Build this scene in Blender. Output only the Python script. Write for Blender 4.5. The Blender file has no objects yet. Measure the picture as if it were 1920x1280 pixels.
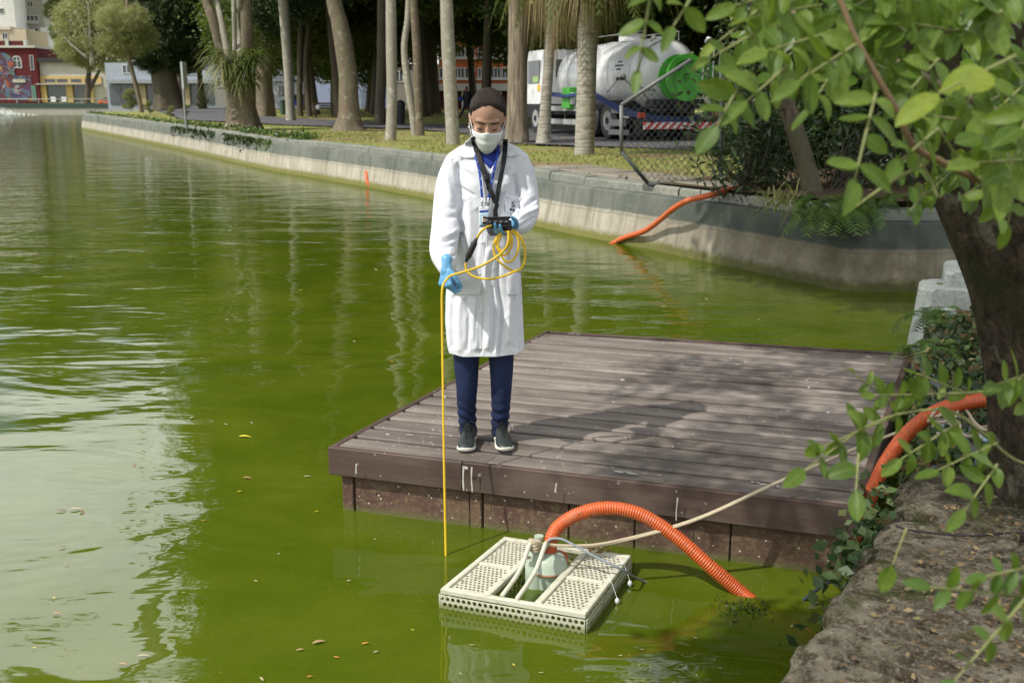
import bpy, bmesh, math, random
import numpy as np
from mathutils import Vector, Matrix, Euler, noise as mnoise
from mathutils.bvhtree import BVHTree
import mathutils.geometry as mgeo

# ------------------------------------------------------------------ camera, sky, sun, exposure
S = bpy.context.scene
COL = S.collection
FPX, HZ, CAMH = 1950.0, 195.0, 1.9
PITCH = math.atan((640 - HZ) / FPX)
cam = bpy.data.cameras.new('camera'); camo = bpy.data.objects.new('camera', cam); COL.objects.link(camo)
camo.location = (0, 0, CAMH); camo.rotation_euler = (math.pi / 2 - PITCH, 0, 0)
cam.sensor_width = 36; cam.lens = FPX / 1920 * 36
cam.clip_start = 0.05; cam.clip_end = 5000
cam.dof.use_dof = True; cam.dof.focus_distance = 4.75; cam.dof.aperture_fstop = 5.6
S.camera = camo

SUN_EL = math.radians(52)
SUN_H = Vector((-0.86, -0.51, 0)).normalized()
SUN_DIR = Vector((SUN_H.x * math.cos(SUN_EL), SUN_H.y * math.cos(SUN_EL), math.sin(SUN_EL)))
sun = bpy.data.lights.new('sun', 'SUN'); suno = bpy.data.objects.new('sun', sun); COL.objects.link(suno)
sun.energy = 5.0; sun.angle = math.radians(0.55); sun.color = (1.0, 0.955, 0.87)
suno.rotation_euler = SUN_DIR.to_track_quat('Z', 'Y').to_euler(); suno.location = (-20, -12, 40)

W = bpy.data.worlds.new('World'); S.world = W; W.use_nodes = True
wn = W.node_tree; wn.nodes.clear()
def wnode(t): return wn.nodes.new(t)
wout = wnode('ShaderNodeOutputWorld'); wbg = wnode('ShaderNodeBackground'); wbg2 = wnode('ShaderNodeBackground')
wsky = wnode('ShaderNodeTexSky'); wsky.sky_type = 'NISHITA'; wsky.sun_disc = False
wsky.sun_elevation = SUN_EL; wsky.sun_rotation = math.atan2(SUN_H.x, SUN_H.y) % (2 * math.pi)
wsky.air_density = 1.0; wsky.dust_density = 1.5
wbg.inputs['Strength'].default_value = 0.13
wn.links.new(wsky.outputs[0], wbg.inputs[0])
wtc = wnode('ShaderNodeTexCoord'); wmap = wnode('ShaderNodeMapping'); wmap.inputs['Scale'].default_value = (1, 1, 2.2); wmap.inputs['Location'].default_value = (1.11, 2.7, .6)
wnz = wnode('ShaderNodeTexNoise'); wnz.inputs['Scale'].default_value = 2.1; wnz.inputs['Detail'].default_value = 7; wnz.inputs['Roughness'].default_value = .58
wr = wnode('ShaderNodeValToRGB'); wr.color_ramp.elements[0].position = .43; wr.color_ramp.elements[1].position = .60
wn.links.new(wtc.outputs['Generated'], wmap.inputs[0]); wn.links.new(wmap.outputs[0], wnz.inputs['Vector']); wn.links.new(wnz.outputs[0], wr.inputs[0])
wbg2.inputs['Color'].default_value = (1.0, 1.0, .985, 1); wbg2.inputs['Strength'].default_value = 3.1
wmix = wnode('ShaderNodeMixShader')
wn.links.new(wr.outputs[0], wmix.inputs[0]); wn.links.new(wbg.outputs[0], wmix.inputs[1]); wn.links.new(wbg2.outputs[0], wmix.inputs[2])
wn.links.new(wmix.outputs[0], wout.inputs[0])

S.view_settings.view_transform = 'Standard'; S.view_settings.look = 'None'
S.view_settings.exposure = -0.32; S.view_settings.gamma = 1; S.view_settings.use_curve_mapping = False
S.cycles.use_denoising = True
S.cycles.max_bounces = 6; S.cycles.transparent_max_bounces = 8; S.cycles.caustics_reflective = False; S.cycles.caustics_refractive = False
S.cycles.sample_clamp_indirect = 6

# ------------------------------------------------------------------ helpers
R = random.Random(7)
NR = np.random.RandomState(7)
CP, SP = math.cos(PITCH), math.sin(PITCH)
def ray(px, py):
    x = (px - 960) / FPX; y = (640 - py) / FPX
    return Vector((x, CP + y * SP, -SP + y * CP))
def at(px, py, z):                      # where a sight line meets the level z
    d = ray(px, py); return Vector((0, 0, CAMH)) + d * ((z - CAMH) / d.z)
def atY(px, py, Y):                     # where a sight line meets the distance Y
    d = ray(px, py); return Vector((0, 0, CAMH)) + d * (Y / d.y)
def proj(v):
    x, y, z = v[0], v[1], v[2] - CAMH
    dep = y * CP - z * SP
    return 960 + FPX * x / dep, 640 - FPX * (y * SP + z * CP) / dep
def gz(x, y): return 0.82 + 0.006 * max(0.0, min(y, 110) - 15)
def gat(px, py):
    z = .85
    for _ in range(12):
        p = at(px, py, z); z = .5 * z + .5 * gz(p.x, p.y)
    p = at(px, py, z); return Vector((p.x, p.y, gz(p.x, p.y)))

def tag(o, label=None, cat=None, group=None, kind=None):
    if label: o['label'] = label
    if cat: o['category'] = cat
    if group: o['group'] = group
    if kind: o['kind'] = kind
    return o
def empty(name, loc=(0, 0, 0), rz=0, label=None, cat=None, group=None):
    o = bpy.data.objects.new(name, None); COL.objects.link(o); o.location = loc; o.rotation_euler = (0, 0, rz)
    o.empty_display_size = .1
    return tag(o, label, cat, group)
def link(name, me, mat=None, parent=None, loc=None):
    o = bpy.data.objects.new(name, me); COL.objects.link(o)
    if mat is not None:
        me.materials.clear()
        for m in (mat if isinstance(mat, (list, tuple)) else [mat]): me.materials.append(m)
    if parent is not None:
        o.parent = parent
        o.matrix_parent_inverse = parent_inv(parent)
    if loc is not None: o.location = loc
    return o
def parent_inv(p): return chain(p).inverted()   # builders work in world space
def chain(p):
    m = Matrix.LocRotScale(p.location, p.rotation_euler, p.scale)
    if p.parent is None: return m
    return chain(p.parent) @ p.matrix_parent_inverse @ m
def copy_tree(o, parent=None):
    c = o.copy(); COL.objects.link(c)
    if parent is not None: c.parent = parent
    for ch in list(o.children): copy_tree(ch, c)
    return c

class MB:
    """collects shapes; build() links them as one mesh object"""
    def __init__(s): s.v = []; s.f = []; s.uv = None
    def add(s, vs, fs):
        b = len(s.v); s.v.extend([tuple(v) for v in vs]); s.f.extend([tuple(i + b for i in f) for f in fs])
    def box(s, c, d, rz=0, m=None):
        hx, hy, hz = d[0] / 2, d[1] / 2, d[2] / 2
        vs = [Vector((x, y, z)) for z in (-hz, hz) for x, y in ((-hx, -hy), (hx, -hy), (hx, hy), (-hx, hy))]
        M_ = m if m is not None else Matrix.Rotation(rz, 4, 'Z')
        vs = [M_ @ v + Vector(c) for v in vs]
        s.add(vs, [(3, 2, 1, 0), (4, 5, 6, 7), (0, 1, 5, 4), (1, 2, 6, 5), (2, 3, 7, 6), (3, 0, 4, 7)])
    def prism(s, bottom, top):           # two rings of the same length
        n = len(bottom)
        s.add(list(bottom) + list(top), [tuple(range(n - 1, -1, -1)), tuple(range(n, 2 * n))] + [(i, (i + 1) % n, (i + 1) % n + n, i + n) for i in range(n)])
    def tube(s, pts, rad, seg=8, caps=True, twist=None):
        pts = [Vector(p) for p in pts]; n = len(pts)
        rs = rad if isinstance(rad, (list, tuple)) else [rad] * n
        vs = []; ref = None
        for i, p in enumerate(pts):
            t = (pts[min(i + 1, n - 1)] - pts[max(i - 1, 0)])
            t = t.normalized() if t.length > 1e-9 else Vector((0, 0, 1))
            if ref is None:
                ref = t.orthogonal().normalized()
            ref = (ref - t * ref.dot(t)); ref = ref.normalized() if ref.length > 1e-6 else t.orthogonal().normalized()
            b = t.cross(ref); r = rs[i]
            ra, rb = r if isinstance(r, (tuple, list)) else (r, r)
            for k in range(seg):
                a = 2 * math.pi * k / seg
                vs.append(p + ref * (ra * math.cos(a)) + b * (rb * math.sin(a)))
        fs = [(i * seg + k, i * seg + (k + 1) % seg, (i + 1) * seg + (k + 1) % seg, (i + 1) * seg + k) for i in range(n - 1) for k in range(seg)]
        if caps: fs += [tuple(range(seg - 1, -1, -1)), tuple((n - 1) * seg + k for k in range(seg))]
        s.add(vs, fs)
    def rings(s, rings, caps=True):      # loft through closed rings of equal length
        n = len(rings[0]); vs = [v for r in rings for v in r]
        fs = [(i * n + k, i * n + (k + 1) % n, (i + 1) * n + (k + 1) % n, (i + 1) * n + k) for i in range(len(rings) - 1) for k in range(n)]
        if caps: fs += [tuple(range(n - 1, -1, -1)), tuple((len(rings) - 1) * n + k for k in range(n))]
        s.add(vs, fs)
    def grid(s, rows):
        n = len(rows[0]); vs = [v for r in rows for v in r]
        s.add(vs, [(i * n + k, i * n + k + 1, (i + 1) * n + k + 1, (i + 1) * n + k) for i in range(len(rows) - 1) for k in range(n - 1)])
    def ellipsoid(s, c, r, seg=16, rng=10, m=None):
        c = Vector(c); rows = []
        for i in range(1, rng):
            th = math.pi * i / rng
            rows.append([Vector((r[0] * math.sin(th) * math.cos(2 * math.pi * k / seg), r[1] * math.sin(th) * math.sin(2 * math.pi * k / seg), r[2] * math.cos(th))) for k in range(seg)])
        vs = [Vector((0, 0, r[2]))] + [v for q in rows for v in q] + [Vector((0, 0, -r[2]))]
        if m is not None: vs = [m @ v for v in vs]
        vs = [v + c for v in vs]
        fs = [(0, 1 + k, 1 + (k + 1) % seg) for k in range(seg)]
        for i in range(rng - 2):
            a = 1 + i * seg
            fs += [(a + k, a + seg + k, a + seg + (k + 1) % seg, a + (k + 1) % seg) for k in range(seg)]
        a = 1 + (rng - 2) * seg; L = len(vs) - 1
        fs += [(a + k, L, a + (k + 1) % seg) for k in range(seg)]
        s.add(vs, fs)
    def cyl(s, a, b, r, seg=16): s.tube([a, b], r, seg)
    def mesh(s, name, smooth=False):
        me = bpy.data.meshes.new(name); me.from_pydata(s.v, [], s.f); me.validate()
        if smooth: me.polygons.foreach_set('use_smooth', [True] * len(me.polygons))
        me.update(); return me
    def build(s, name, mat, parent=None, smooth=False, bevel=0, loc=None, sharp=None):
        me = s.mesh(name, smooth)
        if bevel:
            bm = bmesh.new(); bm.from_mesh(me)
            es = [e for e in bm.edges if len(e.link_faces) == 2 and e.calc_face_angle(0) > .5]
            bmesh.ops.bevel(bm, geom=es, offset=bevel, segments=1, affect='EDGES', clamp_overlap=True)
            bm.to_mesh(me); bm.free()
        if sharp: me.set_sharp_from_angle(angle=sharp)
        return link(name, me, mat, parent, loc)

def catmull(pts, sub=8):
    P = [Vector(p) for p in pts]; out = []
    for i in range(len(P) - 1):
        a, b, c, d = P[max(i - 1, 0)], P[i], P[i + 1], P[min(i + 2, len(P) - 1)]
        for k in range(sub):
            t = k / sub
            out.append(.5 * ((2 * b) + (c - a) * t + (2 * a - 5 * b + 4 * c - d) * t * t + (3 * b - a - 3 * c + d) * t ** 3))
    out.append(P[-1]); return out
def lerps(vals, sub=8):
    o = []
    for i in range(len(vals) - 1):
        for k in range(sub): o.append(vals[i] + (vals[i + 1] - vals[i]) * k / sub)
    return o + [vals[-1]]
def quads_mesh(name, V, smooth=False):   # V: (n,4,3) array, one loose quad each
    n = len(V); me = bpy.data.meshes.new(name)
    me.vertices.add(n * 4); me.vertices.foreach_set('co', np.ascontiguousarray(V, dtype=np.float32).reshape(-1))
    me.loops.add(n * 4); me.loops.foreach_set('vertex_index', np.arange(n * 4, dtype=np.int32))
    me.polygons.add(n); me.polygons.foreach_set('loop_start', np.arange(0, n * 4, 4, dtype=np.int32))
    me.update(calc_edges=True); me.validate(); return me
def leaf_quads(C, size, rs, aspect=.45, droop=.3, dirs=None):
    """rhombic leaves at points C with random headings; dirs pulls their axis"""
    n = len(C); ax = rs.normal(size=(n, 3)); ax[:, 2] -= droop
    if dirs is not None: ax = ax * .5 + dirs
    ax /= np.linalg.norm(ax, axis=1)[:, None] + 1e-9
    nn = rs.normal(size=(n, 3)); nn[:, 2] += .9
    sd = np.cross(ax, nn); sd /= np.linalg.norm(sd, axis=1)[:, None] + 1e-9
    up = np.cross(sd, ax)
    s = (np.asarray(size) * rs.uniform(.65, 1.3, n))[:, None]
    V = np.empty((n, 4, 3))
    V[:, 0] = C - ax * s * .5; V[:, 2] = C + ax * s * .5 - up * s * .06
    V[:, 1] = C + sd * s * aspect * .5 + up * s * .07; V[:, 3] = C - sd * s * aspect * .5 + up * s * .07
    return V

# ------------------------------------------------------------------ materials
class Mat:
    def __init__(s, name):
        s.m = bpy.data.materials.new(name); s.m.use_nodes = True; s.t = s.m.node_tree; s.t.nodes.clear()
        s.out = s.t.nodes.new('ShaderNodeOutputMaterial')
        s._tc = None
    def n(s, t, **kw):
        nd = s.t.nodes.new(t)
        for k, v in kw.items(): setattr(nd, k, v)
        return nd
    def set(s, sock, v):
        if isinstance(v, bpy.types.NodeSocket): s.t.links.new(v, sock)
        elif v is not None:
            if sock.type == 'RGBA' and not isinstance(v, (int, float)): v = (*v[:3], 1)
            sock.default_value = v
    def tc(s, w='Object'):
        if s._tc is None: s._tc = s.n('ShaderNodeTexCoord')
        return s._tc.outputs[w]
    def pos(s): return s.n('ShaderNodeNewGeometry').outputs['Position']
    def island(s): return s.n('ShaderNodeNewGeometry').outputs['Random Per Island']
    def orand(s): return s.n('ShaderNodeObjectInfo').outputs['Random']
    def vmap(s, v, scale=(1, 1, 1), rot=(0, 0, 0), loc=(0, 0, 0)):
        nd = s.n('ShaderNodeMapping'); s.set(nd.inputs['Vector'], v)
        nd.inputs['Scale'].default_value = scale; nd.inputs['Rotation'].default_value = rot; nd.inputs['Location'].default_value = loc
        return nd.outputs[0]
    def noise(s, v, scale=5, detail=4, rough=.55, dist=0, d4=None):
        nd = s.n('ShaderNodeTexNoise')
        if d4 is not None: nd.noise_dimensions = '4D'; s.set(nd.inputs['W'], d4)
        s.set(nd.inputs['Vector'], v); nd.inputs['Scale'].default_value = scale; nd.inputs['Detail'].default_value = detail
        nd.inputs['Roughness'].default_value = rough; nd.inputs['Distortion'].default_value = dist
        return nd.outputs[0]
    def voro(s, v, scale=5, feature='F1', out='Distance', rnd=1):
        nd = s.n('ShaderNodeTexVoronoi', feature=feature); s.set(nd.inputs['Vector'], v); nd.inputs['Scale'].default_value = scale
        nd.inputs['Randomness'].default_value = rnd
        return nd.outputs[out]
    def ramp(s, f, stops, interp='LINEAR'):
        nd = s.n('ShaderNodeValToRGB'); cr = nd.color_ramp; cr.interpolation = interp
        while len(cr.elements) < len(stops): cr.elements.new(.5)
        for e, (p, c) in zip(cr.elements, stops):
            e.position = p; e.color = (c, c, c, 1) if isinstance(c, (int, float)) else (*c[:3], 1)
        s.set(nd.inputs[0], f); return nd.outputs[0]
    def mix(s, f, a, b, bt='MIX'):
        nd = s.n('ShaderNodeMix', data_type='RGBA', blend_type=bt)
        s.set(nd.inputs[0], f); s.set(nd.inputs[6], a); s.set(nd.inputs[7], b); return nd.outputs[2]
    def math(s, op, a, b=None, c=None, clamp=False):
        nd = s.n('ShaderNodeMath', operation=op, use_clamp=clamp); s.set(nd.inputs[0], a)
        if b is not None: s.set(nd.inputs[1], b)
        if c is not None: s.set(nd.inputs[2], c)
        return nd.outputs[0]
    def xyz(s, v):
        nd = s.n('ShaderNodeSeparateXYZ'); s.set(nd.inputs[0], v); return nd.outputs
    def bump(s, h, strength=.3, dist=.01, nrm=None):
        nd = s.n('ShaderNodeBump'); s.set(nd.inputs['Height'], h); nd.inputs['Strength'].default_value = strength; nd.inputs['Distance'].default_value = dist
        if nrm is not None: s.set(nd.inputs['Normal'], nrm)
        return nd.outputs[0]
    def pbr(s, col, rough=.6, nrm=None, spec=.5, metal=0, ior=None, coat=0, sheen=0):
        nd = s.n('ShaderNodeBsdfPrincipled'); s.set(nd.inputs['Base Color'], col); s.set(nd.inputs['Roughness'], rough)
        s.set(nd.inputs['Metallic'], metal); s.set(nd.inputs['Specular IOR Level'], spec)
        if ior: nd.inputs['IOR'].default_value = ior
        if coat: nd.inputs['Coat Weight'].default_value = coat; nd.inputs['Coat Roughness'].default_value = .12
        if sheen: nd.inputs['Sheen Weight'].default_value = sheen
        if nrm is not None: s.set(nd.inputs['Normal'], nrm)
        return nd.outputs[0]
    def done(s, sh): s.t.links.new(sh, s.out.inputs[0]); return s.m

def plain(name, col, rough=.5, var=.12, scale=30, spec=.4, metal=0, bump=0, coat=0):
    m = Mat(name); p = m.tc()
    f = m.noise(p, scale, 4); g = m.noise(p, scale * .13 + 1.5, 3)
    c = m.mix(m.math('MULTIPLY', m.math('ADD', f, g), .5), tuple(x * (1 - var * 1.6) for x in col), tuple(min(1, x * (1 + var * 1.6)) for x in col))
    nr = m.bump(f, bump, .004) if bump else None
    return m.done(m.pbr(c, m.math('ADD', m.math('MULTIPLY', f, .2), rough - .1), nr, spec, metal, coat=coat))

def leafmat(name, stops, trans=.35, rough=.45, spec=.4, pscale=1.2):
    m = Mat(name); r = m.island(); big = m.noise(m.pos(), pscale, 2)
    c = m.ramp(m.math('ADD', m.math('MULTIPLY', r, .75), m.math('MULTIPLY', m.math('SUBTRACT', big, .37), .9), clamp=True), stops)
    pb = m.pbr(c, rough, None, spec)
    tr = m.n('ShaderNodeBsdfTranslucent'); m.set(tr.inputs[0], m.mix(.5, c, (.30, .40, .03), 'MIX') if trans > .3 else c)
    mx = m.n('ShaderNodeMixShader'); mx.inputs[0].default_value = trans
    m.t.links.new(pb, mx.inputs[1]); m.t.links.new(tr.outputs[0], mx.inputs[2])
    return m.done(mx.outputs[0])

def barkmat(name, c0, c1, c2=None, sc=1.0, lichen=None, depth=.03, vert=.18):
    m = Mat(name); p = m.tc()
    v = m.vmap(p, (1, 1, vert)); f = m.noise(v, 22 * sc, 6, .7, .5); b = m.noise(p, 2.2 * sc, 4, .6)
    c = m.mix(m.ramp(f, [(.32, 0), (.66, 1)]), c0, c1)
    if c2: c = m.mix(m.ramp(b, [(.45, 0), (.62, 1)]), c, c2)
    if lichen:
        l = m.noise(p, 5 * sc, 5, .7); c = m.mix(m.ramp(l, [(.56, 0), (.64, .85)]), c, lichen)
    return m.done(m.pbr(c, .9, m.bump(f, .9, depth), .2))

MT = {}
def deck_material(name, base_a, base_b, stainy, silver):
    m = Mat(name); p = m.tc(); r = m.orand()
    v = m.vmap(p, (.9, 14, 14)); g = m.noise(v, 3.2, 6, .62, .3, d4=m.math('MULTIPLY', r, 37))
    g2 = m.noise(m.vmap(p, (.5, 4, 4)), 2.4, 4, .6, d4=m.math('MULTIPLY', r, 91))
    c = m.mix(g, base_a, base_b)
    c = m.mix(m.ramp(g2, [(.40, 0), (.68, 1)]), c, silver)
    c = m.mix(m.math('MULTIPLY', r, .45), c, tuple(x * .62 for x in base_a))
    w = m.noise(m.pos(), 2.3, 5, .6); c = m.mix(m.ramp(w, [(.5, 0), (.72, .7)]), c, tuple(x * .55 for x in base_a))
    # droppings: fine spatter and a few large splats
    s1 = m.voro(m.vmap(m.pos(), (1, 1.3, 1)), 7.5); s1n = m.noise(m.pos(), 60, 4, .7)
    sp = m.ramp(m.math('ADD', s1, m.math('MULTIPLY', s1n, .22)), [(.165, 1), (.2, 0)])
    s2 = m.voro(m.pos(), 21); gate = m.ramp(m.noise(m.pos(), 2.6, 2), [(.47, 0), (.56, 1)])
    sp2 = m.math('MULTIPLY', m.ramp(m.math('ADD', s2, m.math('MULTIPLY', s1n, .25)), [(.2, 1), (.25, 0)]), gate)
    sp = m.math('MULTIPLY', sp, m.ramp(m.noise(m.vmap(m.pos(), (1, 1, 1), (0, 0, 0), (3, 1, 0)), 1.1, 2), [(.46, .15), (.58, 1)])); sp = m.math('MULTIPLY', m.math('MAXIMUM', sp, sp2), stainy)
    c = m.mix(sp, c, (.62, .60, .55))
    return m.done(m.pbr(c, m.math('ADD', .5, m.math('MULTIPLY', g, .25)), m.bump(g, .35, .006), .35))
MT['deck'] = deck_material('deck_wood', (.112, .090, .076), (.21, .176, .152), .8, (.335, .292, .258))
MT['fascia'] = deck_material('fascia_wood', (.070, .042, .034), (.125, .082, .066), .35, (.15, .11, .092))
m = Mat('dock_base'); p = m.pos(); a = m.noise(p, 5, 5, .65); b = m.noise(p, 40, 5, .7)
c = m.mix(m.ramp(a, [(.4, 0), (.62, 1)]), (.105, .06, .048), (.15, .098, .066)); c = m.mix(m.ramp(b, [(.5, 0), (.7, 1)]), c, (.2, .15, .085))
c = m.mix(m.ramp(m.voro(p, 24), [(.07, 1), (.12, 0)]), c, (.62, .6, .52)); z = m.xyz(p)[2]
c = m.mix(m.ramp(m.math('ADD', z, m.math('MULTIPLY', b, .05)), [(.03, 1), (.06, 0)]), c, (.13, .13, .05))
MT['dbase'] = m.done(m.pbr(c, .85, m.bump(b, .6, .01), .25))

def concrete(name, c0, c1, dirt, spots=True, sc=1.0, bump=.5):
    m = Mat(name); p = m.pos(); a = m.noise(p, 1.6 * sc, 6, .65); b = m.noise(p, 16 * sc, 6, .7); f = m.noise(p, 90 * sc, 4, .7)
    c = m.mix(m.ramp(a, [(.38, 0), (.65, 1)]), c0, c1); c = m.mix(m.ramp(b, [(.45, 0), (.68, .85)]), c, dirt)
    c = m.mix(m.math('MULTIPLY', f, .35), c, tuple(x * .5 for x in c0))
    return m.done(m.pbr(c, .9, m.bump(m.math('ADD', b, m.math('MULTIPLY', f, .4)), bump, .02), .2))
MT['concrete'] = concrete('concrete', (.36, .34, .29), (.46, .43, .37), (.27, .24, .19))
MT['kerb'] = concrete('kerb_concrete', (.20, .22, .19), (.33, .32, .27), (.14, .15, .12))
m = Mat('mossy_stone'); p = m.pos(); a = m.noise(p, 3.4, 7, .68); b = m.noise(p, 17, 7, .75); f = m.noise(p, 75, 5, .8); ms = m.noise(p, 5.2, 6, .7, .6)
c = m.mix(m.ramp(a, [(.36, 0), (.64, 1)]), (.16, .135, .095), (.36, .325, .25)); c = m.mix(m.ramp(b, [(.46, 0), (.56, .9)]), c, (.085, .068, .042)); c = m.mix(m.ramp(m.noise(p, 38, 5, .75), [(.57, 0), (.63, .7)]), c, (.44, .41, .33)); c = m.mix(m.ramp(f, [(.56, 0), (.64, .7)]), c, (.46, .43, .35)); c = m.mix(m.ramp(ms, [(.55, 0), (.64, .8)]), c, (.07, .085, .025)); c = m.mix(m.ramp(m.noise(m.vmap(p, (1, 1, 1), (0, 0, .6)), 9, 5, .75, 1.2), [(.60, 0), (.68, .8)]), c, (.06, .05, .03))
MT['stone'] = m.done(m.pbr(c, .95, m.bump(m.math('ADD', m.math('MULTIPLY', b, 1.3), m.math('MULTIPLY', f, .6)), 1.0, .045), .1))
MT['slab'] = concrete('dusty_slab', (.26, .235, .19), (.36, .33, .275), (.16, .135, .10), sc=1.6, bump=.7)
MT['pier'] = concrete('painted_pier', (.22, .25, .245), (.34, .35, .33), (.14, .16, .15), sc=2.5)

# pond wall: bare concrete below, a dark green painted band above, algae at the waterline (uv.y = height share)
m = Mat('pond_wall'); uv = m.n('ShaderNodeUVMap').outputs[0]; ux = m.xyz(uv); p = m.pos()
a = m.noise(p, 1.3, 6, .65); b = m.noise(p, 9, 6, .7); st = m.noise(m.vmap(uv, (2.6, .12, 1)), 1.6, 5, .65)
h = m.math('ADD', ux[1], m.math('MULTIPLY', m.math('SUBTRACT', b, .5), .09))
lite = m.mix(m.ramp(a, [(.35, 0), (.65, 1)]), (.33, .30, .235), (.48, .44, .36)); lite = m.mix(m.ramp(st, [(.48, 0), (.64, .9)]), lite, (.20, .19, .14))
dark = m.mix(m.ramp(a, [(.35, 0), (.65, 1)]), (.105, .118, .10), (.19, .20, .17)); dark = m.mix(m.ramp(st, [(.50, 0), (.72, .8)]), dark, (.065, .075, .06))
dark = m.mix(m.ramp(b, [(.6, 0), (.72, .6)]), dark, (.34, .36, .33))
c = m.mix(m.ramp(h, [(.585, 0), (.63, 1)]), lite, dark)
c = m.mix(m.ramp(m.math('ADD', h, m.math('MULTIPLY', b, .05)), [(.55, 0), (.585, .6), (.60, 0)]), c, (.12, .14, .11))
grime_shade = m.math('MULTIPLY', m.math('MULTIPLY', m.math('SUBTRACT', m.xyz(p)[0], 1.2), .55, clamp=True), m.ramp(m.noise(p, 2.4, 5, .65), [(.30, .55), (.6, 1)])); c = m.mix(m.math('MULTIPLY', grime_shade, .94), c, m.mix(m.ramp(h, [(.585, 0), (.63, 1)]), m.mix(st, (.07, .058, .034), (.15, .128, .08)), m.mix(st, (.022, .027, .023), (.055, .064, .054))))  # grime plus tree shade painted into the wall colour, growing toward the corner
alg = m.mix(m.math('MULTIPLY', grime_shade, 1.2, clamp=True), m.mix(b, (.12, .125, .02), (.20, .19, .055)), m.mix(b, (.045, .05, .014), (.085, .085, .03))); c = m.mix(m.ramp(m.math('ADD', m.math('ADD', h, m.math('MULTIPLY', m.math('SUBTRACT', st, .5), .22)), m.math('MULTIPLY', m.math('SUBTRACT', b, .5), .12)), [(.10, .95), (.21, 0)]), c, alg)
MT['wall'] = m.done(m.pbr(c, .85, m.bump(b, .5, .02), .25))

# grass ground with bare, leafy patches
m = Mat('park_ground'); p = m.pos(); a = m.noise(p, .33, 5, .6); b = m.noise(p, 3.2, 6, .7); f = m.noise(p, 34, 4, .75)
gr = m.mix(f, (.17, .21, .05), (.35, .37, .12)); so = m.mix(b, (.22, .155, .09), (.38, .29, .175)); so = m.mix(m.ramp(f, [(.55, 0), (.62, 1)]), so, (.11, .07, .035))
k = m.ramp(m.math('ADD', m.math('MULTIPLY', a, .75), m.math('MULTIPLY', b, .32)), [(.545, 0), (.63, 1)])
c = m.mix(k, gr, so)
MT['ground'] = m.done(m.pbr(c, .95, m.bump(f, .8, .05), .1))
m = Mat('bare_soil'); p = m.pos(); b = m.noise(p, 6, 6, .7); f = m.noise(p, 45, 5, .75)
c = m.mix(b, (.085, .06, .038), (.17, .125, .08)); c = m.mix(m.ramp(f, [(.55, 0), (.66, 1)]), c, (.25, .18, .10)); c = m.mix(m.ramp(m.noise(p, 19, 3), [(.6, 0), (.66, 1)]), c, (.05, .035, .02))
MT['soil'] = m.done(m.pbr(c, .95, m.bump(f, 1, .03), .1))
MT['asphalt'] = plain('asphalt', (.11, .11, .115), .85, .22, 25, .2, bump=.4)

# murky green pond: a dielectric surface over dense algae
m = Mat('pond_water'); p = m.pos()
w1 = m.noise(m.vmap(p, (.55, 1.0, 1), (0, 0, .12)), 1.15, 3, .5, .6)
w2 = m.noise(m.vmap(p, (.45, 1.25, 1), (0, 0, -.2)), 3.4, 3, .5, .5)
w3 = m.noise(m.vmap(p, (.4, 1.5, 1)), 9.0, 2, .5, .3)
gate = m.noise(p, .22, 2); yy = m.xyz(p)[1]
far = m.math('MULTIPLY', m.math('SUBTRACT', yy, 3.0), .065, clamp=True)
hgt = m.math('ADD', m.math('MULTIPLY', w1, 1.0), m.math('MULTIPLY', w2, m.math('ADD', .09, m.math('MULTIPLY', far, .22))))
hgt = m.math('ADD', hgt, m.math('MULTIPLY', w3, m.math('ADD', .01, m.math('MULTIPLY', m.math('MULTIPLY', far, gate), .09))))
nr = m.bump(hgt, 1.0, .030)
al = m.noise(p, 1.1, 4, .6); al2 = m.noise(p, 55, 2, .6)
c = m.mix(m.ramp(al, [(.35, 0), (.68, 1)]), (.082, .122, .005), (.130, .168, .012)); c = m.mix(m.ramp(m.noise(m.vmap(p, (1, .5, 1)), .35, 4, .6, 1.5), [(.42, .0), (.70, .35)]), c, (.052, .078, .006))
c = m.mix(m.ramp(m.voro(p, 17), [(.025, .8), (.045, 0)]), c, (.45, .42, .2))
c = m.mix(m.ramp(m.voro(m.vmap(p, (1, 1, 1), (0, 0, .7)), 41), [(.05, .5), (.09, 0)]), c, (.3, .34, .1))
sh = m.pbr(c, .02, nr, .5, ior=1.66)
tr = m.n('ShaderNodeBsdfTransparent'); tr.inputs[0].default_value = (.62, .8, .25, 1)
mx = m.n('ShaderNodeMixShader'); mx.inputs[0].default_value = .28
m.t.links.new(sh, mx.inputs[1]); m.t.links.new(tr.outputs[0], mx.inputs[2])
MT['water'] = m.done(mx.outputs[0])
MT['bed'] = plain('pond_bed', (.05, .065, .006), .95, .2, 3, .1)

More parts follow.
